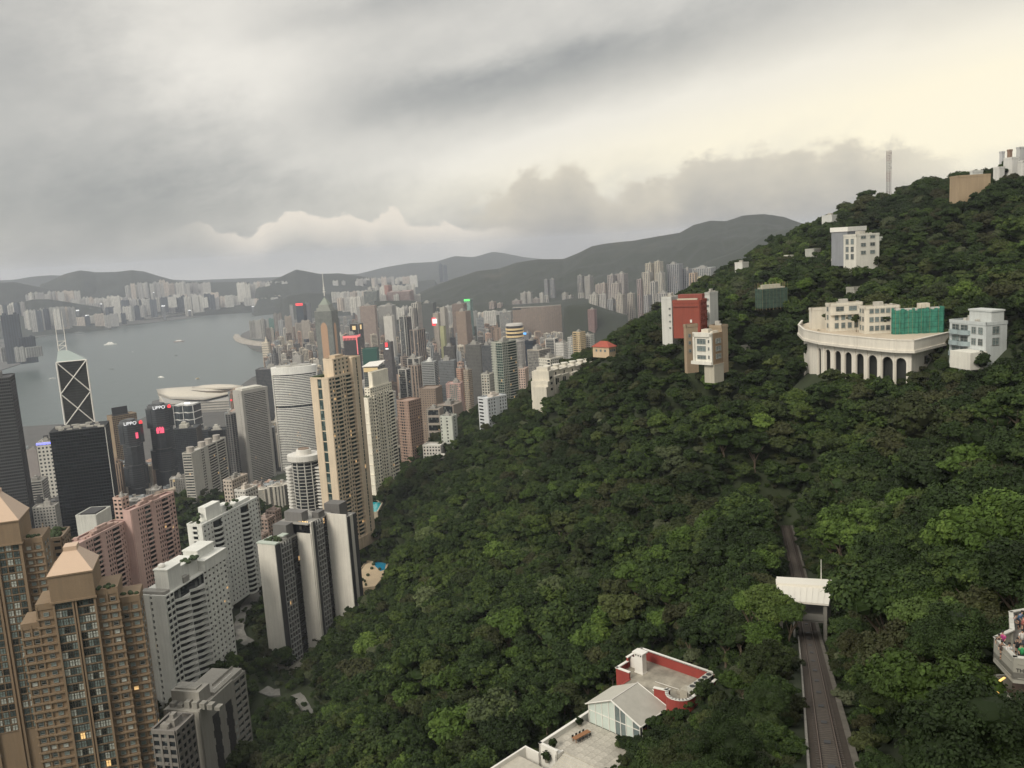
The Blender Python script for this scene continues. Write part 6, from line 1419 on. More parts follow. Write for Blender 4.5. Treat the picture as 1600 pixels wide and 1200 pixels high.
# ------------------------------------------------------------------ boats
def boat(px, py, wpx, label, col, decks, kindn='ferry', ang=0.0, wake=0):
    p = atz(px, py, 0); L = wpx*math.hypot(p.x, p.y)/FPX; Wd = L*.24; t = thing(kindn, label, 'boat', (p.x, p.y, 0), ang, 'boats out on the harbour')
    h = MB(); n = 12; pr = []
    for i in range(n+1):
        u = i/n; w_ = Wd/2*(min(1, (1-u)*3.0)**.6)*(.8+.2*min(u*6, 1)); pr.append((-L/2+L*u, max(w_, .15)))
    for z0_, z1_, s in ((-.5, L*.07, .8),):
        k = len(h.v)
        for x, w_ in pr: h.v += [(x, -w_*s, z0_), (x, w_*s, z0_), (x*1.03, -w_, z1_+abs(x/L)**2*L*.08), (x*1.03, w_, z1_+abs(x/L)**2*L*.08)]
        for i in range(n):
            a_ = k+i*4; c_ = a_+4; h.f += [(a_, c_, c_+2, a_+2), (c_+1, a_+1, a_+3, c_+3), (a_+2, c_+2, c_+3, a_+3), (a_+1, c_+1, c_, a_)]; h.mi += [0]*4
        h.f += [(k+1, k, k+2, k+3)]; h.mi += [0]
    h.build('hull', M_wall, t, col[0])
    c = MB(); z = L*.07
    for q in range(decks): s = 1-q*.22; c.box(-L*.36*s, L*.26*s, -Wd*.40*s, Wd*.40*s, z, z+L*.055); z += L*.055
    c.build('cabin', M_wall, t, col[1]); f = MB(); f.cyl(-L*.1, 0, z, z+L*.07, L*.025, n=8); f.tube([(L*.12, 0, z), (L*.12, 0, z+L*.12)], L*.006, 5); f.build('funnel', M_wall, t, col[2])
    if wake:
        w_ = MB(); w_.quad((-L*.45, -Wd*.3, .12), (-L*.45, Wd*.3, .12), (-L*wake, Wd*1.3, .12), (-L*wake, -Wd*1.3, .12)); w_.quad((L*.5, 0, .14), (-L*.4, Wd*.5, .14), (-L*.7, Wd*1.5, .14), (-L*.5, Wd*1.2, .14)); w_.build('wake', M_wake, t)
    return t
M_wake = m_plain('foam_water', (.20, .235, .23), .6, noise=.8, nscale=.06)
wt, gyc, rd = (.85, .84, .80), (.22, .23, .23), (.35, .1, .07)
boat(173, 539, 17, 'largest white ferry, out in mid harbour', (wt, wt, wt), 3, ang=R_(10), wake=2.4); boat(280, 534, 14, 'pinkish grey ferry right of the largest white one', ((.4, .3, .27), wt, rd), 2, ang=R_(15), wake=1.8)
boat(125, 521, 16, 'long dark barge near the far shore', (gyc, gyc, gyc), 1, 'barge', R_(8)); boat(175, 577, 8, 'small dark work boat below the largest ferry', (gyc, gyc, gyc), 1, 'work_boat', R_(-20))
boat(252, 590, 11, 'white cruise boat nearest the winged roof', (wt, wt, wt), 2, ang=R_(-25), wake=2.0); boat(309, 592, 8, 'small white and yellow boat above the winged roof', (wt, (.6, .45, .2), wt), 2, 'work_boat', R_(60))
boat(82, 592, 9, 'white boat left of the cross braced tower', (wt, wt, gyc), 2, ang=R_(50)); boat(38, 616, 3, 'tiny dark boat near the left edge', (gyc, gyc, gyc), 1, 'work_boat'); boat(207, 550, 4, 'tiny speedboat trailing a pale wake', (wt, wt, wt), 1, 'work_boat', R_(140), 7)
boat(275, 556, 5, 'tiny dark boat in mid harbour', (gyc, gyc, gyc), 1, 'work_boat', R_(30)); boat(394, 483, 12, 'grey barge in the far strait', (gyc, gyc, gyc), 1, 'barge'); boat(391, 519, 6, 'small dark boat off the reclaimed shore', (gyc, gyc, gyc), 1, 'work_boat')
# ------------------------------------------------------------------ breakwater
pts = [(370, 527), (374, 532), (384, 536), (400, 539), (425, 541), (455, 542), (490, 541)]; t = MB()
for a_, c_ in zip(pts, pts[1:]):
    p, q = atz(*a_, 2), atz(*c_, 2); t.tube([p, q], 22, 6)
o = t.build('breakwater', M_rooft, None, (.34, .31, .27)); tag(o, 'curved stone breakwater road round the reclaimed shore', 'breakwater')

# ================================================================== hillside buildings
def surf(px, py, h):        # distance at which the sight line meets the ground plus h
    d = 120.0
    while d < 1200:
        p = atd(px, py, d)
        if p.z < gz(p.x, p.y)+h: return d
        d += 4
    return 700
def facewin(b, which, items, frame=M_frame_g, seed=1):
    """individual windows on the left ('L') or right ('R') face: items (s fraction, z, width, height, cols)"""
    r = random.Random(seed); p0, p1 = ((b.x0, b.y0), (b.x1, b.y0)) if which == 'L' else ((b.x1, b.y0), (b.x1, b.y1))
    L = math.dist(p0, p1); cache = {}
    dx, dy = (p1[0]-p0[0])/L, (p1[1]-p0[1])/L
    for s, z, w_, h_, c in items:
        key = (w_, h_, c)
        if key not in cache: cache[key] = win_mesh(w_, h_, c).mesh('window', [M_win, frame])
        o = link('window', cache[key], b.root, r.choice([(.12, .15, .15), (.06, .075, .075), (.16, .20, .20)]))
        st = s*L-w_/2; o.location = (p0[0]+dx*st+dy*.02, p0[1]+dy*st-dx*.02, z); o.rotation_euler = (0, 0, math.atan2(dy, dx))
def plainhouse(name, label, pl, pc, pr, yt, d, th, color, winsL=(), winsR=(), yb=None, z0=None, minr=None, cat='house', roofc=(.42, .40, .36), parapet=.7, rooft=True):  # noqa

    b = B(name, label, cat, pl, pc, pr, yt, d, th, yb, None, minr, z0)
    P = rect(b.x0, b.x1, b.y0, b.y1); b.fac.prism(P, -6, b.H, bottom=False)
    for i in range(4): b.fac.ebox(P[i], P[(i+1) % 4], -.15, math.dist(P[i], P[(i+1) % 4])+.15, b.H-.45, b.H+parapet, -.25, .15)
    if rooft:
        r = random.Random(int(pl)); b.rf.box(b.x0+b.W*.3, b.x0+b.W*.62, b.y0+b.D*.35, b.y0+b.D*.6, b.H, b.H+2.2)
        for _ in range(4): x, y = r.uniform(b.x0+1.5, b.x1-1.5), r.uniform(b.y0+1.5, b.y1-1.5); b.rf.box(x-.6, x+.6, y-.4, y+.4, b.H, b.H+1.1)
    b.add('wall', b.fac, M_wall, color); b.add('roof_clutter', b.rf, M_rooft, roofc, kind='stuff')
    if winsL: facewin(b, 'L', winsL)
    if winsR: facewin(b, 'R', winsR, seed=2)
    return b
def wgrid(ns, zs, w_, h_, c=1, lo=.1, hi=.9): return [(lo+(hi-lo)*(i+.5)/ns, z, w_, h_, c) for z in zs for i in range(ns)]
# arcaded mansion terrace
ZT = 384.5; KZ = 1.45
rim_px = [(1253, 507), (1247.5, 514), (1256, 522), (1280, 527.5), (1310, 531), (1340, 534), (1370, 537), (1400, 539.5), (1428, 540), (1441, 537), (1482, 527)]
rim = [atz(x, y, ZT-1.0) for x, y in rim_px]
t = thing('arcade_terrace', 'long cream terrace on a curved arcade of tall round arches', 'mansion'); o_ = rim[4].copy(); t.location = (o_.x, o_.y, ZT-10*KZ); t.scale = (1, 1, KZ)
RL = [(p.x-o_.x, p.y-o_.y) for p in rim]; back = [(RL[-1][0]+9, RL[-1][1]+24), (RL[0][0]+20, RL[0][1]+24)]
P = RL+back
area = sum(a[0]*c[1]-c[0]*a[1] for a, c in zip(P, P[1:]+P[:1]))
if area < 0: P = P[::-1]
dk = MB(); dk.prism(P, 8.2, 9.3, bottom=True); dk.build('terrace_floor', M_wall, t, (.52, .44, .34))
par = MB(); n = len(RL)
seq = RL if area > 0 else RL[::-1]
for a_, c_ in zip(seq, seq[1:]):
    L = math.dist(a_, c_); par.ebox(a_, c_, -.1, L+.1, 8.0, 10.5, -.45, .1); par.ebox(a_, c_, -.15, L+.15, 7.4, 8.05, -1.2, .5); par.ebox(a_, c_, -.12, L+.12, 10.5, 10.75, -.6, .3)
par.build('parapet', M_wall, t, (.66, .62, .55))
def offs(line, dd):
    out_ = []
    for i, p in enumerate(line):
        a_ = line[max(i-1, 0)]; c_ = line[min(i+1, len(line)-1)]; L = math.dist(a_, c_); dx, dy = (c_[0]-a_[0])/L, (c_[1]-a_[1])/L; out_.append((p[0]-dy*dd, p[1]+dx*dd))
    return out_
inn = offs(seq, 2.2)
# map arch columns onto the inner line
acc = [0]
for a_, c_ in zip(inn, inn[1:]): acc.append(acc[-1]+math.dist(a_, c_))
def on_line(s):
    s = min(max(s, 0), acc[-1]-.001); i = max(k for k in range(len(acc)-1) if acc[k] <= s); u = (s-acc[i])/(acc[i+1]-acc[i]); a_, c_ = inn[i], inn[i+1]
    L = math.dist(a_, c_); return (a_[0]+(c_[0]-a_[0])*u, a_[1]+(c_[1]-a_[1])*u, (c_[0]-a_[0])/L, (c_[1]-a_[1])/L)
def s_of_px(px):
    best = min((abs(proj((q[0]+o_.x, q[1]+o_.y, ZT-6*KZ))[0]-px), s) for s in np.arange(0, acc[-1], .15) for q in [on_line(s)] if True)
    return best[1]
arches = [(1280.5, 3.6), (1293.5, 4.2), (1309, 5), (1325.5, 5), (1343.5, 5.4), (1363.5, 6.2), (1386.5, 6.8), (1407.5, 5.6)]
wl = MB(); aw = []
for px, hwp in arches:
    s = s_of_px(px); aw.append((s, hwp*.36))
aw.sort(); edges = [0]
def wquad(s0, s1, z0_, z1_, th_=.6):
    k = max(1, int((s1-s0)/2.0))
    for i in range(k):
        q0, q1 = on_line(s0+(s1-s0)*i/k), on_line(s0+(s1-s0)*(i+1)/k)
        wl.ebox((q0[0], q0[1]), (q1[0], q1[1]), 0, math.dist(q0[:2], q1[:2]), z0_, z1_, -th_, 0)
cur = 0; ZA = 5.9
for s, w_ in aw:
    wquad(cur, s-w_, -9, 8.2); cur = s+w_
    m_ = 8
    for i in range(m_):
        t0, t1 = math.pi-math.pi*i/m_, math.pi-math.pi*(i+1)/m_
        xa, xb = s+w_*math.cos(t0), s+w_*math.cos(t1); za_, zb2 = ZA-w_*.7+w_*.7*math.sin(t0), ZA-w_*.7+w_*.7*math.sin(t1); q0, q1 = on_line(xa), on_line(xb)
        for off_ in (0.0,):
            n0 = (q0[3]*off_, -q0[2]*off_)
            wl.hexa([(q0[0], q0[1], za_), (q1[0], q1[1], zb2), (q1[0]-q1[3]*.6, q1[1]+q1[2]*.6, zb2), (q0[0]-q0[3]*.6, q0[1]+q0[2]*.6, za_), (q0[0], q0[1], 8.2), (q1[0], q1[1], 8.2), (q1[0]-q1[3]*.6, q1[1]+q1[2]*.6, 8.2), (q0[0]-q0[3]*.6, q0[1]+q0[2]*.6, 8.2)])
        if i in (0, 2, 4, 6):     # raised archivolt
            pass
    # pilaster beside every arch
    q0 = on_line(s-w_-.6); wl.ebox((q0[0], q0[1]), (q0[0]+q0[2], q0[1]+q0[3]), -.35, .35, -9, 7.4, 0, .3)
wquad(cur, acc[-1]-.05, -9, 8.2)
wl.build('arcade_wall', M_wall, t, (.68, .64, .57))
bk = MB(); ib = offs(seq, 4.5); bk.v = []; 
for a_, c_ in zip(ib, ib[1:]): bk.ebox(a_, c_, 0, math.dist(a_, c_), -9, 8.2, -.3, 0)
bk.build('arcade_back_wall', m_plain('dark_arcade_backing', (.03, .032, .03), .4), t)  # plain dark wall behind the arches, no windows modelled
sq = thing('terrace_window', 'x', 'x') if False else None
s_r = s_of_px(1449); wmesh = win_mesh(1.5, 1.9, 1).mesh('window', [M_win, M_frame_d])
for px in (1444, 1457):
    q = on_line(s_of_px(px)); w_ = link('window', wmesh, t, (.05, .04, .04)); w_.scale = (1.5, 1, 1.1); w_.location = (q[0]+q[3]*.05, q[1]-q[2]*.05, 3.4); w_.rotation_euler = (0, 0, math.atan2(q[3], q[2]))
FOOT.extend([(o_.x+6, o_.y+14, 26), (o_.x+28, o_.y+6, 20), (o_.x-16, o_.y+14, 16)])
cw = (.62, .58, .50)
b = plainhouse('mansion', 'cream three storey mansion on the left of the arcaded terrace', 1290, 1297, 1346, 477, 399, 70, cw, wgrid(1, (1.4, 5.0, 8.6), 1.6, 2.0), wgrid(4, (1.2, 4.8), 1.7, 2.4)+wgrid(2, (8.6,), 3.4, 2.0, 2), z0=ZT+1.0, minr=14)
s_ = MB(); s_.ebox((b.x1, b.y0), (b.x1, b.y1), 0, b.D, b.H*.62, b.H*.62+.9, .1, 1.2); b.add('balcony', s_, M_wall, cw)
b = plainhouse('mansion', 'cream three storey mansion in the middle of the arcaded terrace', 1342, 1352, 1402, 482, 387, 70, cw, wgrid(2, (1.4, 5.0, 8.6), 1.4, 2.0), wgrid(5, (1.2, 4.8, 8.4), 1.7, 2.1), z0=ZT+1.0, minr=14)
plainhouse('low_annex', 'low cream annex at the left tip of the arcaded terrace', 1264, 1268, 1292, 484, 410, 70, cw, z0=ZT+1.0, minr=8, rooft=False)
def m_net(name, c):
    m, t_, b_ = mat(name); tcn = t_.new('ShaderNodeTexCoord').outputs['Object']; x, y, z = t_.sep(tcn)
    n = t_.noise(tcn, .5, 5, .7); l = t_.mr(t_.m('SINE', t_.m('MULTIPLY', z, 3.1)), .7, 1, 1, .7)
    t_.put(b_.inputs['Base Color'], t_.vm('MULTIPLY', c, t_.comb(*([t_.m('MULTIPLY', t_.mr(n, .3, .7, .55, 1.35), l)]*3)))); b_.inputs['Roughness'].default_value = .8; return m
b = B('netted_house', 'house wrapped in bright green scaffold netting on the arcaded terrace', 'house under repair', 1394, 1399, 1473, 482, 384, 72, z0=ZT+1.0, minr=16)
nt = MB(); k = 17
for (p0, p1) in (((b.x0, b.y0), (b.x1, b.y0)), ((b.x1, b.y0), (b.x1, b.y1)), ((b.x1, b.y1), (b.x0, b.y1))):
    L = math.dist(p0, p1)
    for i in range(k): nt.ebox(p0, p1, L*i/k, L*(i+1)/k, 0, b.H*(.88+.12*random.random()), -.1, .1+.9*random.random()**2)
b.add('scaffold_net', nt, m_net('green_netting', (.040, .21, .15))); b.fac.box(b.x0+.6, b.x1-.6, b.y0+.6, b.y1-.6, 0, b.H-.4); b.rf.box(b.x0+1, b.x0+4, b.y1-9, b.y1-5, b.H-.4, b.H+1.5)
sc_ = MB()
for i in range(12):
    y = b.y0+b.D*i/11; sc_.tube([(b.x1+.35, y, 0), (b.x1+.35, y, b.H+1.0)], .035, 4)
b.add('scaffold_pole', sc_, m_plain('bamboo', (.35, .27, .14), .7)); b.add('wall', b.fac, M_wall, (.5, .5, .46)); b.add('roof_structure', b.rf, M_rooft, (.55, .5, .42))
b = plainhouse('balcony_house', 'pale blue white house with bulging glass balconies at the right', 1484, 1541, 1574, 507, 340, 48, (.50, .53, .53), z0=None, yb=553)
for i in range(3):
    for s in (.18, .42):
        gb = MB(); n8 = [(b.x0+b.W*s+2.9*math.cos(a_), b.y0-2.0*math.sin(a_)) for a_ in np.linspace(0, math.pi, 8)]; gb.prism(n8[::-1], b.H-4.0*(i+1)-.2, b.H-4.0*(i+1)+1.3, bottom=True)
        b.add('glass_balcony', gb, m_plain('pale_glass', (.30, .36, .37), .15) if (i, s) == (0, .18) else bpy.data.materials['pale_glass'])
facewin(b, 'L', [(s, b.H-4.0*(i+1)+.4, 2.0, 2.4, 2) for i in range(3) for s in (.68, .86)]+[(s, b.H-4.0*(i+1)+.3, 3.4, 2.9, 2) for i in range(3) for s in (.18, .42)])
facewin(b, 'R', [(.45, b.H-4.0*(i+1)+.5, 2.8, 2.6, 2) for i in range(2)])
b.fac = MB(); b.fac.box(b.x0+b.W*.35, b.x1-1, b.y0+3, b.y1-.5, b.H, b.H+4.0); b.fac.box(b.x0+b.W*.33, b.x1-.7, b.y0+2.7, b.y1-.3, b.H+4.0, b.H+4.6); b.add('penthouse', b.fac, M_wall, (.52, .54, .53))
pl_ = MB(); pl_.box(b.x0+b.W*.5, b.x1+1, b.y0-7, b.y0-.2, -3, 3.0); b.add('porch', pl_, M_wall, (.66, .64, .58))
# upper white house with grey netted neighbour
b = plainhouse('white_house', 'cream white four storey house high on the right slope', 1318, 1338, 1374, 368, 490, 50, (.62, .60, .54), wgrid(2, (9.4, 5.4, 1.6), 2.2, 2.8, 2), wgrid(2, (12.0, 8.0, 4.0), 3.0, 1.8, 2), yb=404)
b = plainhouse('grey_netted_house', 'house sheeted in grey netting behind the high cream white one', 1299, 1324, 1352, 361, 506, 35, (.24, .25, .27), yb=392, rooft=False)
s_ = MB(); s_.box(b.x0-.5, b.x1+.5, b.y0-.5, b.y1+.5, b.H-.2, b.H+2.2); b.add('white_roof_band', s_, M_white)
b = std('red_block', 'plain brick red apartment block on the forest ridge', 1052, 1093, 1103, 472, 425, 18, (.25, .055, .035), ('plain', {}), ('grid', dict(bay=2.8, pier=1.2, band=1.3)), yb=522, cat='apartment block', roofc=(.26, .07, .045), rooft=False, cap=1)
b.fac = MB(); b.fac.box(b.x0+1, b.x1-2, b.y0+b.D*.25, b.y0+b.D*.42, b.H, b.H+1.6); b.add('roof_huts', b.fac, M_wall, (.50, .46, .36)); s_ = MB(); s_.box(b.x0+.5, b.x1-.5, b.y0+b.D*.55, b.y1-.5, b.H, b.H+3.4); b.add('roof_upper', s_, M_wall, (.23, .06, .045))
s_ = MB(); s_.ebox((b.x0, b.y0), (b.x1, b.y0), b.W*.64, b.W*.70, 0, b.H*.36, .4, .7); s_.ebox((b.x0, b.y0), (b.x1, b.y0), b.W*.64, b.W*.71, b.H*.44, b.H*.52, .4, .7); b.add('white_panel', s_, M_white)
s_ = MB(); s_.ebox((b.x0, b.y0), (b.x1, b.y0), 0, b.W*.95, b.H-2.2, b.H-1.7, .4, .8); b.add('ledge', s_, M_wall, (.2, .05, .035))
b = plainhouse('white_block', 'white block hugging the left side of the brick red one', 1033, 1049, 1053, 466, 440, 24, (.56, .56, .53), wgrid(1, (3, 6.2, 9.4, 12.6), 1.0, .9, 1, .6, 1.0), yb=517, cat='apartment block', minr=12)
b = plainhouse('white_block', 'white block behind the right side of the brick red one', 1101, 1109, 1112, 459, 455, 24, (.56, .56, .53), wgrid(1, (4, 7.2, 10.4), 1.6, 1.2), yb=486, cat='apartment block', minr=10)
b = plainhouse('tan_house', 'tan house with white trim left of the white framed one', 1069, 1072, 1090, 510, 345, 60, (.32, .24, .165), (), wgrid(2, (2.2, 5.4, 8.2), 1.1, 1.3, 1, .05, .95), yb=552, rooft=False)
b = plainhouse('tan_house', 'low tan house behind the white framed one', 1108, 1128, 1137, 511, 352, 30, (.34, .26, .18), yb=552)
b = B('white_framed_house', 'white framed modern house with stacked picture windows on the forest slope', 'house', 1084, 1112, 1128, 522, 330, 34, yb=562)
P_ = rect(b.x0, b.x1, b.y0, b.y1); b.fac.prism(P_, 0, b.H); b.fac.box(b.x0-.3, b.x1+.2, b.y0-.5, b.y0, b.H-1.2, b.H+.5); b.fac.box(b.x1-.8, b.x1+.2, b.y0-.5, b.y0, 0, b.H); b.fac.box(b.x0-.3, b.x0+.5, b.y0-.5, b.y0, 0, b.H); b.fac.box(b.x0-1.0, b.x1, b.y0-.9, b.y0, 0, 1.2)
b.add('wall', b.fac, M_wall, (.66, .64, .58)); tn = MB(); tn.ebox((b.x1, b.y0), (b.x1, b.y1), .6, b.D, 0, b.H+.2, -.1, .3); b.add('timber_wall', tn, M_wall, (.26, .18, .11))
facewin(b, 'L', [(.42, b.H-3.9, 3.8, 2.0, 3), (.42, b.H-6.6, 3.8, 2.0, 3), (.42, b.H-9.6, 3.8, 1.5, 3), (.84, b.H-3.4, .8, 1.2, 1), (.84, b.H-6.2, .8, 1.2, 1), (.84, b.H-9.4, .8, 1.3, 1)])
for i in range(3):
    wm = win_mesh(3.4, 1.9, 2).mesh('window', [M_win, M_frame_g]); o = link('window', wm, b.root, (.20, .22, .21)); o.location = (b.x1+.34, b.y0+b.D*.45-1.2, b.H-3.8-i*2.9); o.rotation_euler = (0, 0, math.pi/2)
s_ = MB(); s_.box(b.x0+4, b.x1+.4, b.y0+.5, b.y1, -7, 0); s_.box(b.x0+3, b.x1+.5, b.y0+.3, b.y1+.2, -.3, 0.02); b.add('concrete_base', s_, M_wall, (.42, .39, .32)); s_ = MB(); s_.box(b.x0+2, b.x0+5, b.y0+2, b.y1-2, b.H, b.H+1.4); s_.box(b.x0+6, b.x1-1, b.y0+2, b.y1-1, b.H, b.H+.8); b.add('roof_huts', s_, M_wall, (.55, .5, .42))
p0, p1 = atd(1130, 544, surf(1132, 549, 6)), atd(1172, 537, surf(1170, 543, 6)); s_ = MB(); L = (p1-p0).length; s_.box(0, L, 0, .5, -5, 0); o = s_.build('retaining_wall', M_wall, None, (.20, .195, .17)); o.location = p0; o.rotation_euler = (0, 0, math.atan2(p1.y-p0.y, p1.x-p0.x)); tag(o, 'grey retaining wall right of the white framed house', 'wall')
# turreted cream terrace row
A_, Z_ = atd(848, 581, 600), atd(934, 564, 690); d_ = (Z_-A_); L = math.hypot(d_.x, d_.y); ang = math.atan2(d_.y, d_.x)
t = thing('turreted_terrace', 'cream row of stepped houses crowned by round turrets on the ridge', 'terrace houses', (A_.x, A_.y, A_.z-14), ang)
bd = MB(); n = 7; top0 = 14; slope = (Z_.z-A_.z)/L
for i in range(n):
    s0, s1 = L*i/n, L*(i+1)/n; zt = top0+slope*s0
    bd.box(s0, s1-.3, -6, 6, -8, zt); bd.box(s0+.5, s1-2.2, -9+(i % 2), -6, -8, zt-3.2); bd.box(s0, s1-.3, -6.3, 6.2, zt-.3, zt+.6)
bd.box(-7, 0, -8, 5, -10, 15.5); bd.box(-11, -7, -9, 4, -12, 9); bd.box(-5.5, -1.5, -6.5, 2, 15.5, 18.0); bd.box(-14, -11, -9, 2, -12, 5.5)
bd.build('wall', M_wall, t, (.60, .56, .48))
for i in range(7):
    tu = MB(); s0 = L*(i+.5)/n-1.2; zt = top0+slope*s0; tu.cyl(s0, -1, zt, zt+3.4, 2.2, n=12); tu.cyl(s0, -1, zt+3.4, zt+4.0, 2.8, n=12); o = tu.build('turret', M_wall, t, (.66, .63, .56))
gdm = MB()
for i in range(n):
    s0 = L*i/n; zt = top0+slope*s0
    gdm.box(s0+1.2, s0+3.0, -9.4+(i % 2), -8.9+(i % 2), zt-9, zt-4.6); gdm.box(s0+4.4, s0+5.8, -9.4+(i % 2), -8.9+(i % 2), zt-8, zt-5); gdm.box(s0+7.2, s0+8.6, -6.35, -6.05, zt-3.4, zt-1.2)
for z in (2, 6, 10): gdm.box(-5.6, -2.2, -8.3, -8.05, z, z+1.6)
gdm.build('window_openings', m_plain('dark_window', (.04, .045, .045), .2), t)
for f in np.linspace(0, 1, 6): FOOT.append((A_.x+d_.x*f, A_.y+d_.y*f, 10))
def hiproof(label, pl, pr, yt, d, H, col, rcol, name='villa', z0=None):
    b = B(name, label, 'house', pl, (pl+pr)/2+((pr-pl)*.2), pr, yt, d, 40, z0=(atd((pl+pr)/2, yt+7, d).z+2 if d > 300 else None))
    p = MB(); w_ = .8
    p.hexa([(b.x0-w_, b.y0-w_, b.H), (b.x1+w_, b.y0-w_, b.H), (b.x1+w_, b.y1+w_, b.H), (b.x0-w_, b.y1+w_, b.H), (b.x0+b.W*.3, -.3, b.H+H), (b.x1-b.W*.3, -.3, b.H+H), (b.x1-b.W*.3, .3, b.H+H), (b.x0+b.W*.3, .3, b.H+H)])
    b.add('roof', p, M_wall, rcol); b.fac.prism(rect(b.x0, b.x1, b.y0, b.y1), -4, b.H); b.add('wall', b.fac, M_wall, col)
    facewin(b, 'L', wgrid(3, (b.H-3,), 1.4, 1.5)); facewin(b, 'R', wgrid(3, (b.H-3,), 1.4, 1.5)); return b
hiproof('peach villa with a red hipped roof in the trees', 926, 962, 543, surf(945, 553, 7)-4, 3.5, (.55, .42, .28), (.33, .075, .05))
hiproof('tiny pink villa left of the white block by the brick red one', 1018, 1031, 499, surf(1025, 503, 7)-4, 1.5, (.5, .36, .32), (.45, .28, .26))
plainhouse('white_house', 'tiny white house on the skyline above the scaffolded one', 1148, 1160, 1170, 411, surf(1160, 418, 7)-4, 40, (.62, .61, .57), rooft=True)
plainhouse('white_house', 'white house breaking the ridge skyline left of the lattice mast', 1284, 1300, 1313, 337, surf(1300, 346, 7)-4, 40, (.58, .58, .56))
plainhouse('white_house', 'small white gabled house among trees below the ridge, leftmost of two', 1225, 1232, 1241, 400, surf(1232, 406, 7)-4, 40, (.60, .58, .52), rooft=False)
plainhouse('low_grey_house', 'long low grey house among trees below the high cream white one', 1258, 1272, 1284, 390, surf(1272, 398, 7)-4, 40, (.40, .40, .36), rooft=False)
plainhouse('white_house', 'tiny cream house just below the high cream white one', 1299, 1305, 1311, 406, surf(1305, 413, 7)-4, 40, (.62, .60, .55), rooft=False)
plainhouse('low_grey_house', 'low grey roof in the trees beside the high cream white one', 1373, 1385, 1398, 371, surf(1385, 378, 7)-4, 40, (.36, .38, .35), rooft=False)
plainhouse('tan_slab_house', 'blank tan block near the top of the right slope', 1484, 1498, 1548, 276, 560, 60, (.34, .255, .165), yb=302, rooft=False)
plainhouse('white_house', 'low white house behind the blank tan block', 1517, 1520, 1536, 268, 600, 40, (.60, .60, .57), rooft=False)
plainhouse('low_grey_house', 'half hidden low grey roof above the arcaded mansion', 1322, 1335, 1352, 451, surf(1335, 458, 7)-4, 50, (.34, .33, .29), rooft=False)
for i, (pl, pc, pr, yt, d, c, lb) in enumerate([(1562, 1566, 1570, 238, 640, (.50, .50, .50), 'slim grey tower at the left of the hilltop white cluster'), (1568, 1582, 1592, 247, 620, (.62, .61, .58), 'largest white building of the hilltop cluster'), (1574, 1578, 1582, 235, 650, (.26, .17, .12), 'small brown box atop the hilltop white cluster'),
      (1588, 1594, 1602, 231, 660, (.48, .48, .47), 'grey tower at the right of the hilltop white cluster'), (1552, 1562, 1570, 262, 600, (.60, .59, .56), 'low white step of the hilltop cluster'), (1590, 1600, 1612, 252, 610, (.58, .57, .54), 'white block at the right frame edge on the hilltop')]):
    plainhouse('hilltop_building', lb, pl, pc, pr, yt, d, 40, c, wgrid(2, (6, 9.2), 1.3, 1.2) if i in (1, 5) else (), rooft=False)
# scaffolded house
b = B('scaffolded_house', 'roof slab ringed by bamboo poles and dark green netting in the trees', 'house under repair', 1184, 1192, 1226, 450, 470, 55, yb=476)
b.fac.box(b.x0, b.x1, b.y0, b.y1, 0, b.H); b.fac.box(b.x0+1, b.x1-1, b.y0+1, b.y1-2, b.H, b.H+1.4); b.add('wall', b.fac, M_wall, (.42, .40, .33)); sc_ = MB(); nt = MB()
P_ = rect(b.x0-1, b.x1+1, b.y0-1, b.y1+1)
for i in range(4):
    L = math.dist(P_[i], P_[(i+1) % 4]); k = int(L/2)
    for q in range(k+1):
        u = q/k; x, y = P_[i][0]*(1-u)+P_[(i+1) % 4][0]*u, P_[i][1]*(1-u)+P_[(i+1) % 4][1]*u; sc_.tube([(x, y, -1), (x, y, b.H+2.4)], .07, 4)
    nt.ebox(P_[i], P_[(i+1) % 4], 0, L, 0, b.H-.6, -.1, .05)
b.add('scaffold_pole', sc_, bpy.data.materials['bamboo']); b.add('scaffold_net', nt, m_net('dark_netting', (.04, .075, .055)))
# lattice mast
p = atd(1388.5, 306, 830); tp = atd(1391, 235, 830); t = thing('lattice_mast', 'red and white lattice radio mast on the ridge skyline', 'radio mast', (p.x, p.y, gz(p.x, p.y)-1))
H = tp.z-(gz(p.x, p.y)-1); 
for k in range(6):
    s_ = MB(); z0_, z1_ = H*k/6, H*(k+1)/6
    def hw(z): return max(1.35, 3.6*(1-z/H*2.2))
    for sx in (-1, 1):
        for sy in (-1, 1): s_.tube([(sx*hw(z0_), sy*hw(z0_), z0_), (sx*hw(z1_), sy*hw(z1_), z1_)], .20, 4)
    m_ = 4
    for q in range(m_):
        za_, zb2 = z0_+(z1_-z0_)*q/m_, z0_+(z1_-z0_)*(q+1)/m_
        for sy in (-1, 1): s_.tube([(-hw(za_), sy*hw(za_), za_), (hw(zb2), sy*hw(zb2), zb2)], .09, 3); s_.tube([(hw(za_), sy*hw(za_), za_), (-hw(za_), sy*hw(za_), za_)], .09, 3); s_.tube([(sy*hw(za_), -hw(za_), za_), (sy*hw(zb2), hw(zb2), zb2)], .09, 3)
    s_.build('lattice_section', M_wall, t, (.17, .115, .105) if k % 2 else (.21, .205, .20))
an = MB()
for z in (H*.7, H*.8, H*.93): an.cyl(1.6, 0, z, z+2, .8, n=8)
an.build('antenna', M_white, t)

# ================================================================== red villa with the glass fronted pavilion
VA = Vector((24.1, 174.2, 0)); ZR = 341.0      # back corner of the roof terrace; parapet top at 342
t = thing('red_villa', 'red walled villa with a bare flat roof terrace edged in white coping', 'villa', (VA.x, VA.y, 333), R_(-45))
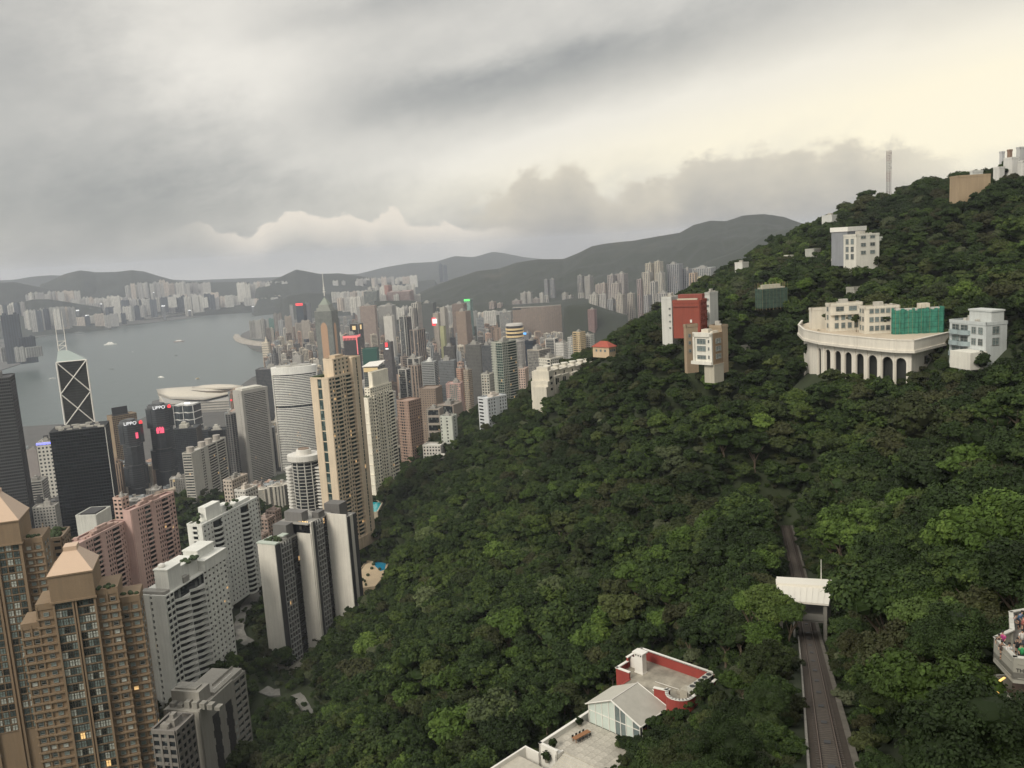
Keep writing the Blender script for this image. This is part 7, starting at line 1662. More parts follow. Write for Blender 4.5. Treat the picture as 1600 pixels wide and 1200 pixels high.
# local x runs along the long back wall, local -y towards the camera
def ring(pts): return pts
bay = [(16.3+2.7*math.cos(a_)+.5, -10.6+2.7*math.sin(a_)) for a_ in np.linspace(math.pi, 2*math.pi, 13)]
outl = [(0, 0), (0, -8.8), (3.4, -8.8), (3.4, -12.0), (11.7, -12.0), (14.1, -11.4)]+bay[1:]+[(19.5, -9.0), (19.5, 0)]
wl = MB(); wl.prism(outl, 0, 6.6); wl.build('roof_floor', None or (lambda: (lambda m: m)(m_plain('stained_roof_screed', (.30, .275, .225), .9, noise=1.0, nscale=.35)))(), t)
M_redw = m_plain('red_plaster', (.30, .050, .040), .75, noise=.25, nscale=.6)
pr_, cp_, wt_ = MB(), MB(), MB()
def walls(pts, z0_, z1_, closed=False, cop=True, inn_=-.35):
    for a_, c_ in zip(pts, pts[1:]+([pts[0]] if closed else [])):
        L = math.dist(a_, c_); pr_.ebox(a_, c_, -.02, L+.02, z0_, z1_, inn_, .05)
        if cop: cp_.ebox(a_, c_, -.12, L+.12, z1_, z1_+.16, inn_-.1, .18)
walls([(19.55, -9.0), (19.55, 0.0), (0, 0.0), (0, -5.2)], -6, 9.0)
walls([(0, -5.2), (0, -8.85), (3.3, -8.85)], -6, 8.1)
walls([(11.7, -12.0), (14.1, -11.4)]+bay+[(19.5, -9.0)], -6, 8.9)
walls([(3.3, -12.0), (11.7, -12.0)], -6, 6.75, cop=False)
walls([(3.3, -8.8), (3.3, -12.0)], -6, 6.75, cop=False)
pr_.build('red_wall', M_redw, t); cp_.build('white_coping', M_white, t)
ld = MB()
for a_, c_ in zip(bay, bay[1:]+[(19.6, -9.0), (19.6, 0)]): ld.ebox(a_, c_, -.05, math.dist(a_, c_)+.05, 5.6, 5.9, -.2, .22)
ld.build('string_course', m_plain('pale_red_trim', (.40, .10, .085), .7), t)
ch = MB(); ch.box(2.3, 4.3, -5.6, -4.2, 6.6, 10.9); ch.box(2.0, 4.6, -5.9, -3.9, 10.9, 11.2); ch.box(2.2, 4.4, -5.7, -4.1, 6.6, 6.8)
for i in range(3): ch.cm = 1; ch.box(2.6+i*.6, 2.85+i*.6, -5.66, -5.58, 10.4, 10.7)
ch.build('chimney', [M_white, M_dark], t); lw = MB(); lw.box(0.1, 2.3, -4.3, -4.0, 6.6, 8.9); lw.build('low_wall', M_white, t)
for i in range(5):
    y = -1.6-i*1.45; ac = MB(); ac.box(17.2, 18.6, y-1.35, y, 8.3, 9.7)
    ac.cm = 1; ac.cyl(17.9, y-.68, 9.7, 9.76, .55, n=12); ac.box(18.6, 18.64, y-1.2, y-.15, 8.45, 9.55); ac.cm = 0
    for sx in (17.3, 18.4): ac.box(sx, sx+.08, y-1.2, y-1.1, 6.6, 8.3)
    ac.build('air_conditioner', [m_plain('pale_grey_metal', (.50, .49, .44), .5) if i == 0 else bpy.data.materials['pale_grey_metal'], M_dark], t)
tk = MB(); tk.box(15.4, 17.0, -8.6, -6.6, 6.6, 8.5); tk.box(14.0, 15.0, -7.6, -6.9, 6.6, 7.3); tk.build('water_tank', M_rooft, t, (.40, .37, .31))
pl = MB(); pl.tube([(9.5, -9.5, 6.75), (12.5, -10.8, 6.75)], .09, 5); pl.tube([(8, -6.5, 6.75), (13.4, -6.2, 6.75)], .06, 5); pl.build('roof_pipe', M_white, t)
FOOT.append((VA.x+.707*9-.707*6, VA.y-.707*9-.707*6, 14))
# glass pavilion
G = thing('glass_pavilion', 'white gabled pavilion with a glazed gable joined to the red villa', 'pavilion', (VA.x, VA.y, 333), R_(-45))
gx0, gx1, gm, gy0, gy1, ze, zr_ = 1.9, 14.2, 8.0, -20.2, -12.1, 6.0, 8.9
rf1, rf2 = MB(), MB(); 
rf1.hexa([(gx0-.4, gy0-.5, ze-.25), (gm, gy0-.5, zr_-.25), (gm, gy1, zr_-.25), (gx0-.4, gy1, ze-.25), (gx0-.4, gy0-.5, ze), (gm, gy0-.5, zr_), (gm, gy1, zr_), (gx0-.4, gy1, ze)])
rf2.hexa([(gm, gy0-.5, zr_-.25), (gx1+.6, gy0-.5, ze-.35), (gx1+.6, gy1+.4, ze-.35), (gm, gy1, zr_-.25), (gm, gy0-.5, zr_), (gx1+.6, gy0-.5, ze-.1), (gx1+.6, gy1+.4, ze-.1), (gm, gy1, zr_)])
M_gr = m_plain('grey_metal_roof', (.40, .385, .34), .55, noise=.22, nscale=.5)
rf1.build('roof_panel', m_plain('pale_metal_roof', (.50, .485, .42), .5, noise=.12), G); rf2.build('roof_panel', M_gr, G)
tr_ = MB(); tr_.tube([(gm, gy0-.6, zr_+.05), (gm, gy1, zr_+.05)], .10, 5); tr_.tube([(gm, gy0-.55, zr_), (gx1+.6, gy0-.55, ze-.15)], .16, 5); tr_.tube([(gx0-.4, gy0-.55, ze-.05), (gm, gy0-.55, zr_)], .12, 5); tr_.tube([(gx1+.6, gy0-.5, ze-.15), (gx1+.6, gy1+.4, ze-.15)], .14, 5); tr_.tube([(gm, gy1-.1, zr_), (gx1+.6, gy1+.3, ze-.1)], .1, 5)
tr_.build('white_trim', M_white, G)
M_pg = m_plain('pale_green_glass', (.56, .63, .58), .3, noise=.10, nscale=.8)
M_pg2 = m_plain('clear_dark_glass', (.16, .20, .20), .1, noise=.3, nscale=.8)
zz = lambda x: ze+(zr_-ze)*(1-abs(x-gm)/((gm-gx0) if x < gm else (gx1-gm)))-.2
cols_ = [gx0, 3.6, 5.2, 6.9, 8.4, 9.7, 11.0, 12.6, gx1]
for i, (a_, c_) in enumerate(zip(cols_, cols_[1:])):
    pn = MB(); k = 0; pn.v = [(a_+.06, gy0, 2), (c_-.06, gy0, 2), (c_-.06, gy0, zz(c_-.06)), (a_+.06, gy0, zz(a_+.06)), (a_+.06, gy0+.08, 2), (c_-.06, gy0+.08, 2), (c_-.06, gy0+.08, zz(c_-.06)), (a_+.06, gy0+.08, zz(a_+.06))]
    pn.f = [(0, 1, 2, 3), (7, 6, 5, 4), (1, 0, 4, 5), (3, 2, 6, 7), (0, 3, 7, 4), (2, 1, 5, 6)]; pn.mi = [0]*6
    pn.build('glass_pane', M_pg2 if i in (4, 5, 7) else M_pg, G)
fr_ = MB()
for x in cols_: fr_.box(x-.07, x+.07, gy0-.12, gy0+.1, 2, zz(min(max(x, gx0), gx1)))
fr_.box(gx0, gx1, gy0-.1, gy0+.08, 4.6, 4.75); fr_.box(gx0, gx0+.15, gy0, gy1, 2, ze-.2); fr_.build('white_frame', M_white, G)
sd = MB(); sd.box(gx1-.15, gx1, gy0+.1, gy1+.3, 2, ze-.4); sd.build('side_glazing', m_plain('blue_black_glass', (.02, .025, .06), .12), G)
for i in range(5): mm_ = MB(); y = gy0+.6+i*1.75; mm_.box(gx1, gx1+.12, y, y+.1, 2, ze-.35); mm_.build('mullion', M_white, G)
od = MB(); od.box(gx1+.01, gx1+.1, gy0+1.0, gy0+1.9, 2, 4.6); od.build('orange_panel', m_plain('orange_panel', (.4, .12, .04), .6), G)
lf = MB(); lf.box(gx0-.05, gx0+.02, gy0+.1, gy1, 2, ze-.3); lf.build('left_wall', M_pg, G); FOOT.append((VA.x+.707*8-.707*16, VA.y-.707*8-.707*16, 10))
# paved terrace
T = thing('paved_terrace', 'pale paved garden terrace with wide steps below the glass pavilion', 'terrace', (VA.x, VA.y, 333), R_(-45))
fl = MB(); fl.box(.6, 20, -31.0, -20.3, -4, 1.95); fl.build('terrace_base', M_wall, T, (.42, .40, .35))
tl = MB(); tl.box(0, 1.46, 0, 1.46, 0, .05); tlm = tl.mesh('paving_slab', M_rooft); r9 = random.Random(2)
for i in range(9):
    for j in range(7):
        o = link('paving_slab', tlm, T, (lambda k: (.47*k, .44*k, .385*k))(r9.uniform(.86, 1.1))); o.location = (1.2+i*1.5, -30.9+j*1.5, 1.95+r9.uniform(0, .008))
wl_ = MB(); wl_.box(.2, .6, -33.0, -18.2, -3, 2.9); wl_.box(.1, .7, -33.1, -18.1, 2.9, 3.05); wl_.box(.2, 4.6, -33.0, -32.6, -3, 2.9); wl_.box(.1, 4.7, -33.1, -32.5, 2.9, 3.05); wl_.box(4.2, 4.6, -33.0, -31.0, -3, 2.2); wl_.box(.5, 4.4, -32.7, -31.0, -3, 1.95); wl_.build('white_parapet', M_white, T)
for i in range(7):
    s_ = MB(); z = 1.75-i*.2; s_.box(4.7, 16, -31.0-(i+1)*.62, -31.0-i*.62, z-.6, z); s_.build('step', M_wall, T, (.50, .475, .42))
lo = MB(); lo.box(-3, 18, -46, -35.3, -5, .3); lo.build('lower_terrace', M_wall, T, (.46, .43, .37)); lw = MB(); lw.box(-3.4, -3.0, -46, -33, -5, 1.1); lw.box(-3.0, .3, -33.4, -33.05, -5, 1.1); lw.build('lower_parapet', M_white, T)
FOOT += [(VA.x+.707*6-.707*26, VA.y-.707*6-.707*26, 9), (VA.x+.707*10-.707*30, VA.y-.707*10-.707*30, 8), (VA.x+.707*5-.707*38, VA.y-.707*5-.707*38, 7)]
def vloc(x, y): c, s_ = math.cos(R_(-45)), math.sin(R_(-45)); return (VA.x+x*c-y*s_, VA.y+x*s_+y*c)
tx, ty = vloc(4.4, -25.6)
tb = thing('garden_table', 'long wooden garden table with chairs tucked in on the pale terrace', 'table', (tx, ty, 335.0), R_(38))
M_wood = m_plain('teak', (.26, .12, .05), .6, noise=.25, nscale=3)
s_ = MB(); s_.box(-2.0, 2.0, -.55, .55, .72, .80); s_.build('tabletop', M_wood, tb)
for sx in (-1.85, 1.75):
    for sy in (-.48, .38): s_ = MB(); s_.box(sx, sx+.1, sy, sy+.1, 0, .72); s_.build('leg', M_wood, tb)
def chair_at(x, y, a_, label):
    c = thing('garden_chair', label, 'chair', (x, y, 335.0), a_, 'chairs round the garden table')
    s_ = MB(); s_.box(-.24, .24, -.24, .24, .42, .46); s_.build('seat', M_dark, c); s_ = MB(); s_.box(-.24, .24, .2, .24, .46, .9); s_.build('backrest', M_dark, c)
    for q in (-1, 1):
        for w_ in (-1, 1): s_ = MB(); s_.box(q*.21-.02, q*.21+.02, w_*.21-.02, w_*.21+.02, 0, .42); s_.build('leg', M_dark, c)
for side in (-1, 1):
    for i in range(4):
        lx, ly = -1.4+i*.92, side*.75; c_, s_ = math.cos(R_(38)), math.sin(R_(38)); chair_at(tx+lx*c_-ly*s_, ty+lx*s_+ly*c_, R_(38)+(0 if side > 0 else math.pi), 'dark garden chair tucked under the wooden terrace table')
def pot(x, y, z, s, label, name='potted_shrub'):
    q = thing(name, label, 'potted plant', (x, y, z), 0); a_ = MB(); a_.cyl(0, 0, 0, .5*s, .28*s, .36*s, n=10); a_.build('pot', M_rooft, q, (.3, .28, .24)); f = MB(); r = random.Random(int(x*10))
    for i in range(60):
        v = Vector((r.gauss(0, 1), r.gauss(0, 1), r.gauss(0, 1))).normalized()*r.uniform(.4, .75)*s; c = Vector((0, 0, 1.1*s))+v; a1 = Vector((r.gauss(0, 1), r.gauss(0, 1), r.gauss(0, 1))).normalized()*.22*s; a2 = v.cross(a1).normalized()*.22*s; f.quad(c-a1-a2, c+a1-a2, c+a1+a2, c-a1+a2)
    f.build('leaves', M_leaf, q); return q
for (x, y, zp, s, l) in [(1.4, -22.6, 335, 1.0, 'potted shrub at the top corner of the pale terrace'), (2.4, -31.5, 335, 1.1, 'potted shrub on the raised corner of the terrace wall'), (2.6, -33.6, 333.3, 1.2, 'potted shrub below the corner of the terrace wall'), (15, -21.2, 335, 1.2, 'potted shrub near the glazed pavilion door')]:
    q = vloc(x, y); pot(q[0], q[1], zp, s, l)

# ================================================================== funicular line
F_ = thing('railway_track', 'single funicular railway track running steeply down through the trees', 'railway track')
def tframe(s):
    p = tram_at(s); a_, c_ = tram_at(max(s-1, 0)), tram_at(min(s+1, TRLEN-.01)); d_ = (c_-a_).normalized(); r = Vector((d_.y, -d_.x, 0)).normalized(); return p, d_, r
S0 = 98.0
def strip(name, o0, o1, z0_, z1_, mt, color=None, s0=S0, s1=TRLEN-1, step=3.0, parent=F_):
    mb = MB(); n = int((s1-s0)/step)+1; prev = None
    for i in range(n+1):
        p, d_, r = tframe(s0+(s1-s0)*i/n); q = [p+r*o0+Vector((0, 0, z0_)), p+r*o1+Vector((0, 0, z0_)), p+r*o1+Vector((0, 0, z1_)), p+r*o0+Vector((0, 0, z1_))]
        k = len(mb.v); mb.v += [tuple(v) for v in q]
        if i:
            for a_ in range(4): c_ = (a_+1) % 4; mb.f.append((k-4+a_, k-4+c_, k+c_, k+a_)); mb.mi.append(0)
    return mb.build(name, mt, parent, color)
M_ball = m_plain('brown_ballast', (.040, .029, .021), .95, noise=.9, nscale=2.2)
strip('ballast_bed', -1.65, 1.75, -2.0, -.12, M_ball); strip('concrete_slab', -.62, .62, -.13, -.05, m_plain('stained_track_concrete', (.078, .063, .049), .9, noise=.8, nscale=1.5))
for o0 in (-.80, .72): strip('rail', o0, o0+.08, -.02, .12, m_plain('rusty_rail', (.12, .085, .07), .45))
strip('edge_kerb', -1.85, -1.65, -2.0, .10, M_rooft, (.20, .19, .17), s0=S0, s1=204); strip('drain_wall', 1.75, 2.3, -2.6, .0, m_plain('stained_masonry', (.11, .098, .080), .95, noise=.9, nscale=.9))

sl = MB(); sl.box(-1.15, 1.15, -.11, .11, -.12, -.02); slm = sl.mesh('sleeper', m_plain('dark_sleeper', (.055, .045, .038), .9, noise=.5, nscale=3))
s = S0
while s < 226:
    p, d_, r = tframe(s); o = link('sleeper', slm, F_); o.matrix_local = Matrix(((r.x, d_.x, 0, p.x), (r.y, d_.y, 0, p.y), (0, d_.z, 1, p.z), (0, 0, 0, 1))); s += .85
cb = MB(); cb.box(-.28, .28, -.25, .25, -.05, .12); cbm = cb.mesh('cable_roller', M_dark)
for s in range(int(S0)+4, 224, 9):
    p, d_, r = tframe(s); o = link('cable_roller', cbm, F_); o.location = p; o.rotation_euler = (0, 0, math.atan2(d_.y, d_.x)-math.pi/2)
# white bridge shelter over the line
BR = thing('bridge_shelter', 'white flat roofed bridge shelter spanning the funicular track', 'bridge'); q = [atz(*p, 362) for p in ((1212, 904), (1301, 909), (1295, 944), (1214, 937))]
BR.location = (q[0].x, q[0].y, 350); L_ = [(p.x-q[0].x, p.y-q[0].y) for p in q][::-1]
def inset(L, f): cx, cyy = sum(p[0] for p in L)/4, sum(p[1] for p in L)/4; return [(cx+(x-cx)*f, cyy+(y-cyy)*f) for x, y in L]
M_wr = m_plain('white_roof_sheet', (.70, .67, .60), .5, noise=.06)
s_ = MB(); s_.prism(L_, 11.65, 12.0, bottom=True); s_.build('roof', M_wr, BR); s_ = MB(); L2 = [L_[3], L_[2], None, None]
mid = lambda a_, c_, u: (a_[0]*(1-u)+c_[0]*u, a_[1]*(1-u)+c_[1]*u)
top = [mid(L_[3], L_[0], .32), mid(L_[2], L_[1], .32), L_[2], L_[3]]; 
if sum(a[0]*c[1]-c[0]*a[1] for a, c in zip(top, top[1:]+top[:1])) < 0: top.reverse()
s_.prism(inset(top, .97), 12.0, 12.45); s_.build('upper_roof', M_wr, BR)
s_ = MB()
for i in range(1, 9): a_, c_ = mid(L_[3], L_[2], i/9), mid(L_[0], L_[1], i/9); s_.ebox(a_, c_, math.dist(a_, c_)*.34, math.dist(a_, c_), 12.0, 12.07, -.06, .06)
s_.build('roof_seam', M_wr, BR); I = inset(L_, .86)
for k, p in enumerate(I): s_ = MB(); s_.box(p[0]-.25, p[0]+.25, p[1]-.25, p[1]+.25, -4, 11.65); s_.build('pillar', M_rooft, BR, (.22, .21, .19))
s_ = MB(); I2 = inset(L_, .9); s_.ebox(I2[0], I2[1], 0, math.dist(I2[0], I2[1]), 8.4, 9.6, -.3, 0); s_.ebox(I2[2], I2[3], 0, math.dist(I2[2], I2[3]), 8.4, 9.6, -.3, 0); s_.prism(inset(L_, .86), 8.0, 8.4, bottom=True); s_.build('bridge_deck', M_wall, BR, (.16, .155, .14))  # shade under the roof put into the dark deck and pillar colours
s_ = MB(); p, d_, r = tframe(209); s_.box(0, .3, -4, 6, -2, 4); o = s_.build('white_side_wall', M_white, BR); o.location = (p.x-r.x*2.6-q[0].x, p.y-r.y*2.6-q[0].y, p.z-350); o.rotation_euler = (0, 0, math.atan2(d_.y, d_.x)-math.pi/2)
sp_ = MB(); pq = atz(1283, 893, 364); sp_.cyl(0, 0, -8, 2.4, .14, .05, n=6); o = sp_.build('flag_pole', M_white); o.location = pq; tag(o, 'thin white pole standing behind the bridge shelter', 'pole')

# ================================================================== crowded lookout terrace at the right edge
DK = thing('lookout_terrace', 'grey concrete lookout terrace crowded with visitors at the right edge', 'lookout terrace'); ZP = 393.9
kp = [atz(*p, ZP) for p in ((1553, 996), (1584, 1028), (1612, 1031), (1660, 1034), (1700, 990), (1690, 940), (1640, 945), (1577, 956), (1579, 984))]
DK.location = (kp[0].x, kp[0].y, ZP-8); L_ = [(p.x-kp[0].x, p.y-kp[0].y) for p in kp]
if sum(a[0]*c[1]-c[0]*a[1] for a, c in zip(L_, L_[1:]+L_[:1])) < 0: L_.reverse()
M_deck = m_plain('grey_render', (.31, .30, .26), .75, noise=.22, nscale=.8)
s_ = MB(); s_.prism(L_, 6.2, 6.8, bottom=True); s_.build('deck_floor', M_rooft, DK, (.22, .21, .19)); n = len(L_)
s_ = MB()
for i in range(n):
    a_, c_ = L_[i], L_[(i+1) % n]; L = math.dist(a_, c_); s_.ebox(a_, c_, 0, L, 5.9, 8.0, -.22, 0)
    for z in (6.3, 7.5): s_.ebox(a_, c_, .3, L-.3, z, z+.06, 0, .05)
s_.build('parapet', M_deck, DK); s_ = MB()
for i in range(n): a_, c_ = L_[i], L_[(i+1) % n]; L = math.dist(a_, c_); s_.ebox(a_, c_, -.05, L+.05, 8.0, 8.08, -.3, .05)
s_.build('parapet_coping', M_rooft, DK, (.48, .47, .43)); kp2 = [atz(*p, 389.6) for p in ((1552, 1054), (1578, 1093), (1600, 1100), (1680, 1110), (1690, 1050))]
L2 = [(p.x-kp[0].x, p.y-kp[0].y) for p in kp2]
if sum(a[0]*c[1]-c[0]*a[1] for a, c in zip(L2, L2[1:]+L2[:1])) < 0: L2.reverse()
s_ = MB(); s_.prism(L2, 1.6, 2.3, bottom=True); s_.build('lower_floor', M_rooft, DK, (.17, .12, .09)); s_ = MB()
for i in range(len(L2)): a_, c_ = L2[i], L2[(i+1) % len(L2)]; s_.ebox(a_, c_, 0, math.dist(a_, c_), 1.3, 3.7, -.2, 0)
s_.build('lower_parapet', M_deck, DK); s_ = MB(); I2 = inset(L2[:4], .8); cxx = sum(p[0] for p in L2)/5; cyy = sum(p[1] for p in L2)/5
s_.prism([(cxx+(x-cxx)*.7, cyy+(y-cyy)*.7) for x, y in L2], -14, 1.6); s_.prism([(cxx+(x-cxx)*.55, cyy+(y-cyy)*.55) for x, y in L2], 2.3, 6.2); s_.build('core_wall', M_rooft, DK, (.16, .12, .10))
e_ = [(i, math.dist(L2[i], L2[(i+1) % 5])) for i in range(5)]
a1, a2 = (kp2[0].x-kp[0].x, kp2[0].y-kp[0].y), (kp2[1].x-kp[0].x, kp2[1].y-kp[0].y)
for (u0, u1, z) in ((.28, .50, 2.75), (.62, .82, 2.45)):
    s_ = MB(); L = math.dist(a1, a2); s_.ebox(a1, a2, L*u0, L*(u0+.10), z, z+.28, -.02, .05) ; s_.ebox(a2, a1, L*(1-u0-.10), L*(1-u0), z, z+.28, -.02, .05); o = s_.build('wall_lamp', m_plain('amber_wall_lamp', (.7, .5, .2), .5, (1, .60, .16), .8) if u0 < .5 else bpy.data.materials['amber_wall_lamp'], DK)
sf = MB(); pa = atz(1566, 1062, 391.6); sf.box(-.4, .4, -.08, .08, 0, .08); o = sf.build('soffit_lamp', bpy.data.materials['amber_wall_lamp'], DK); o.location = (pa.x-kp[0].x, pa.y-kp[0].y, 391.6-(ZP-8)); o.rotation_euler = (0, 0, .6)
lt_ = MB()
me = text_mesh('THE', .42, depth=.02); me.materials.append(M_dark); pm = atz(1594, 1043, 393.2); o = link('wall_lettering', me, DK); i_ = [k for k in range(n) if True]
a1, a2 = (kp[1].x-kp[0].x, kp[1].y-kp[0].y), (kp[2].x-kp[0].x, kp[2].y-kp[0].y); L = math.dist(a1, a2); dx, dy = (a2[0]-a1[0])/L, (a2[1]-a1[1])/L
sgn = 1 if (dx*(-dy) - 0) == 0 else 1; o.location = (a1[0]+dx*L*.45+dy*.04, a1[1]+dy*L*.45-dx*.04, 7.0); o.rotation_euler = (math.pi/2, 0, math.atan2(dy, dx))
FOOT.append((kp[3].x, kp[3].y, 9))
M_skin = m_plain('skin', (.42, .26, .18), .6, noise=.05); M_hair = m_plain('black_hair', (.012, .010, .010), .6)
PCOL = {}
def cloth(c):
    if c not in PCOL: PCOL[c] = m_plain('cloth', c, .85, noise=.15, nscale=6)
    return PCOL[c]
def person(x, y, z, rz, label, top, leg, lean=.12, arms=.6, seat=False, hatc=None, s=1.0):
    t = thing('person', label, 'person', (x, y, z), rz)
    hip = Vector((0, 0, .88*s)) if not seat else Vector((0, 0, .50*s)); fy = -1
    kn = lambda q: Vector((q*.10, (-.42 if seat else -.02), (.50 if seat else .47)*s)); ft = lambda q: Vector((q*.11, (-.42 if seat else 0), .04))
    ch_ = hip+Vector((0, -lean*.5, .45*s)); nk = ch_+Vector((0, -lean*.25, .12*s)); hd = nk+Vector((0, -.05, .17*s))
    V = [hip, ch_, nk, hd, hd+Vector((0, 0, .06))]; E = [(0, 1), (1, 2), (2, 3), (3, 4)]; Rr = [.13, .14, .05, .085, .07]
    for q in (-1, 1):
        k = len(V); V += [hip+Vector((q*.10, 0, -.04)), kn(q), ft(q), ft(q)+Vector((0, -.14, 0))]; E += [(0, k), (k, k+1), (k+1, k+2), (k+2, k+3)]; Rr += [.085, .058, .042, .035]
        k = len(V); sh = ch_+Vector((q*.19, 0, .02)); el_ = sh+Vector((q*.05, -.12*arms, -.26*s)); ha = el_+Vector((-q*.04, -.24*arms, -.08-.1*(1-arms)))
        V += [sh, el_, ha, ha+Vector((-q*.01, -.09, 0))]; E += [(1, k), (k, k+1), (k+1, k+2), (k+2, k+3)]; Rr += [.055, .040, .030, .028]
    me = bpy.data.meshes.new('body'); me.from_pydata([tuple(v) for v in V], E, []); me.materials.append(M_skin); o = link('body', me, t)
    md = o.modifiers.new('skin', 'SKIN'); sv_ = me.skin_vertices[0].data
    for i, r in enumerate(Rr): sv_[i].radius = (r, r*.9 if i < 2 else r)
    sv_[0].use_root = True; sb = o.modifiers.new('smooth', 'SUBSURF'); sb.levels = 1; sb.render_levels = 1
    c = MB(); c.tube([hip-Vector((0, 0, .03)), hip.lerp(ch_, .5), ch_, nk-Vector((0, 0, .03))], .165, 10, .12)
    for q in (-1, 1): sh = ch_+Vector((q*.17, 0, .02)); c.tube([sh, sh+Vector((q*.05, -.10*arms, -.22*s))], .075, 7, .06)
    c.build('shirt', cloth(top), t, smooth=True); l = MB()
    for q in (-1, 1): l.tube([hip+Vector((q*.09, 0, .02)), kn(q), ft(q)+Vector((0, 0, .1))], .105, 7, .065)
    l.build('trousers', cloth(leg), t, smooth=True); h = MB(); h.ell(hd+Vector((0, .025, .055)), (.10, .115, .10), 9, 7); h.build('hair', M_hair if not hatc else cloth(hatc), t, smooth=True)
    return t
r9 = random.Random(31)
PL = [(1567, 1001, 'person in a magenta shirt leaning by the terrace parapet', (.45, .05, .22), (.03, .03, .04), None), (1561, 1006, 'person in a dark brown top at the tip of the terrace parapet', (.06, .04, .035), (.03, .03, .03), None),
      (1566, 1014, 'person with bare arms bending over the terrace parapet', (.10, .07, .06), (.05, .05, .06), None), (1575, 1020, 'person in white and black crouching by the parapet', (.5, .5, .5), (.02, .02, .02), None), (1590, 1011, 'person in black standing in the middle of the terrace', (.015, .015, .018), (.02, .02, .022), None),
      (1597, 1022, 'person in a bright green shirt at the near parapet', (.03, .28, .10), (.03, .03, .04), None), (1597, 998, 'person in a white shirt behind the one in black', (.55, .53, .50), (.05, .05, .07), None), (1583, 972, 'person in grey leaning on the far parapet', (.14, .14, .15), (.03, .03, .03), None),
      (1592, 968, 'person in a blue top at the far parapet', (.06, .14, .26), (.03, .03, .04), None), (1598, 976, 'person in a dusty red top near the far parapet', (.35, .12, .10), (.04, .04, .05), None)]
for px, py, lb, tc_, lc_, hc in PL:
    p = atz(px, py, ZP-1.2+.9); person(p.x, p.y, ZP-1.2+.02, r9.uniform(-.9, .9), lb, tc_, lc_, lean=r9.uniform(.05, .3), arms=r9.uniform(.3, 1), s=r9.uniform(.95, 1.05))
q = vloc(15.6, -11.2); person(q[0], q[1], 333+6.62, R_(-45)+math.pi*.2, 'person in a reddish top and white cap sitting on the red villa roof', (.33, .13, .11), (.30, .10, .09), seat=True, hatc=(.7, .7, .7))
s_ = MB(); s_.box(-.3, .3, -.25, .25, 0, .46); o = s_.build('stool', M_dark); o.location = (q[0], q[1], 333+6.62); tag(o, 'low dark stool under the person on the red villa roof', 'stool')

# ------------------------------------------------------------------ roads between the towers
def road(name, pts, w_, label):
    mb = MB(); W_ = []
    for px, py, d in pts: d = surf(px, py, .8); p = atd(px, py, d); W_.append(Vector((p.x, p.y, max(p.z, gz(p.x, p.y)+.6))))
    for i, p in enumerate(W_):
        d_ = (W_[min(i+1, len(W_)-1)]-W_[max(i-1, 0)]).normalized(); r = Vector((d_.y, -d_.x, 0)).normalized()*w_/2; mb.v += [tuple(p-r), tuple(p+r), tuple(p-r-Vector((0, 0, 9))), tuple(p+r-Vector((0, 0, 9)))]
        if i: k = 4*i; mb.f += [(k-4, k-3, k+1, k), (k-3, k-1, k+3, k+1), (k-2, k-4, k, k+2)]; mb.mi += [0, 0, 0]
    o = mb.build(name, M_rooft, None, (.19, .185, .17), kind='structure'); o['label'] = label; ROADS.extend(W_); return o
ROADS = []
road('hill_road', [(412, 915, 0), (398, 930, 0), (384, 948, 0), (374, 966, 0), (370, 984, 0), (376, 998, 0), (392, 1008, 0)], 8, 'concrete hill road curving between towers and trees')
road('hill_drive', [(412, 1082, 0), (425, 1087, 0), (438, 1086, 0)], 7, 'short drive below the striped slab')
road('hill_drive', [(464, 1088, 0), (476, 1097, 0), (483, 1108, 0), (488, 1118, 0)], 6, 'broken strip of drive right of the striped slab')

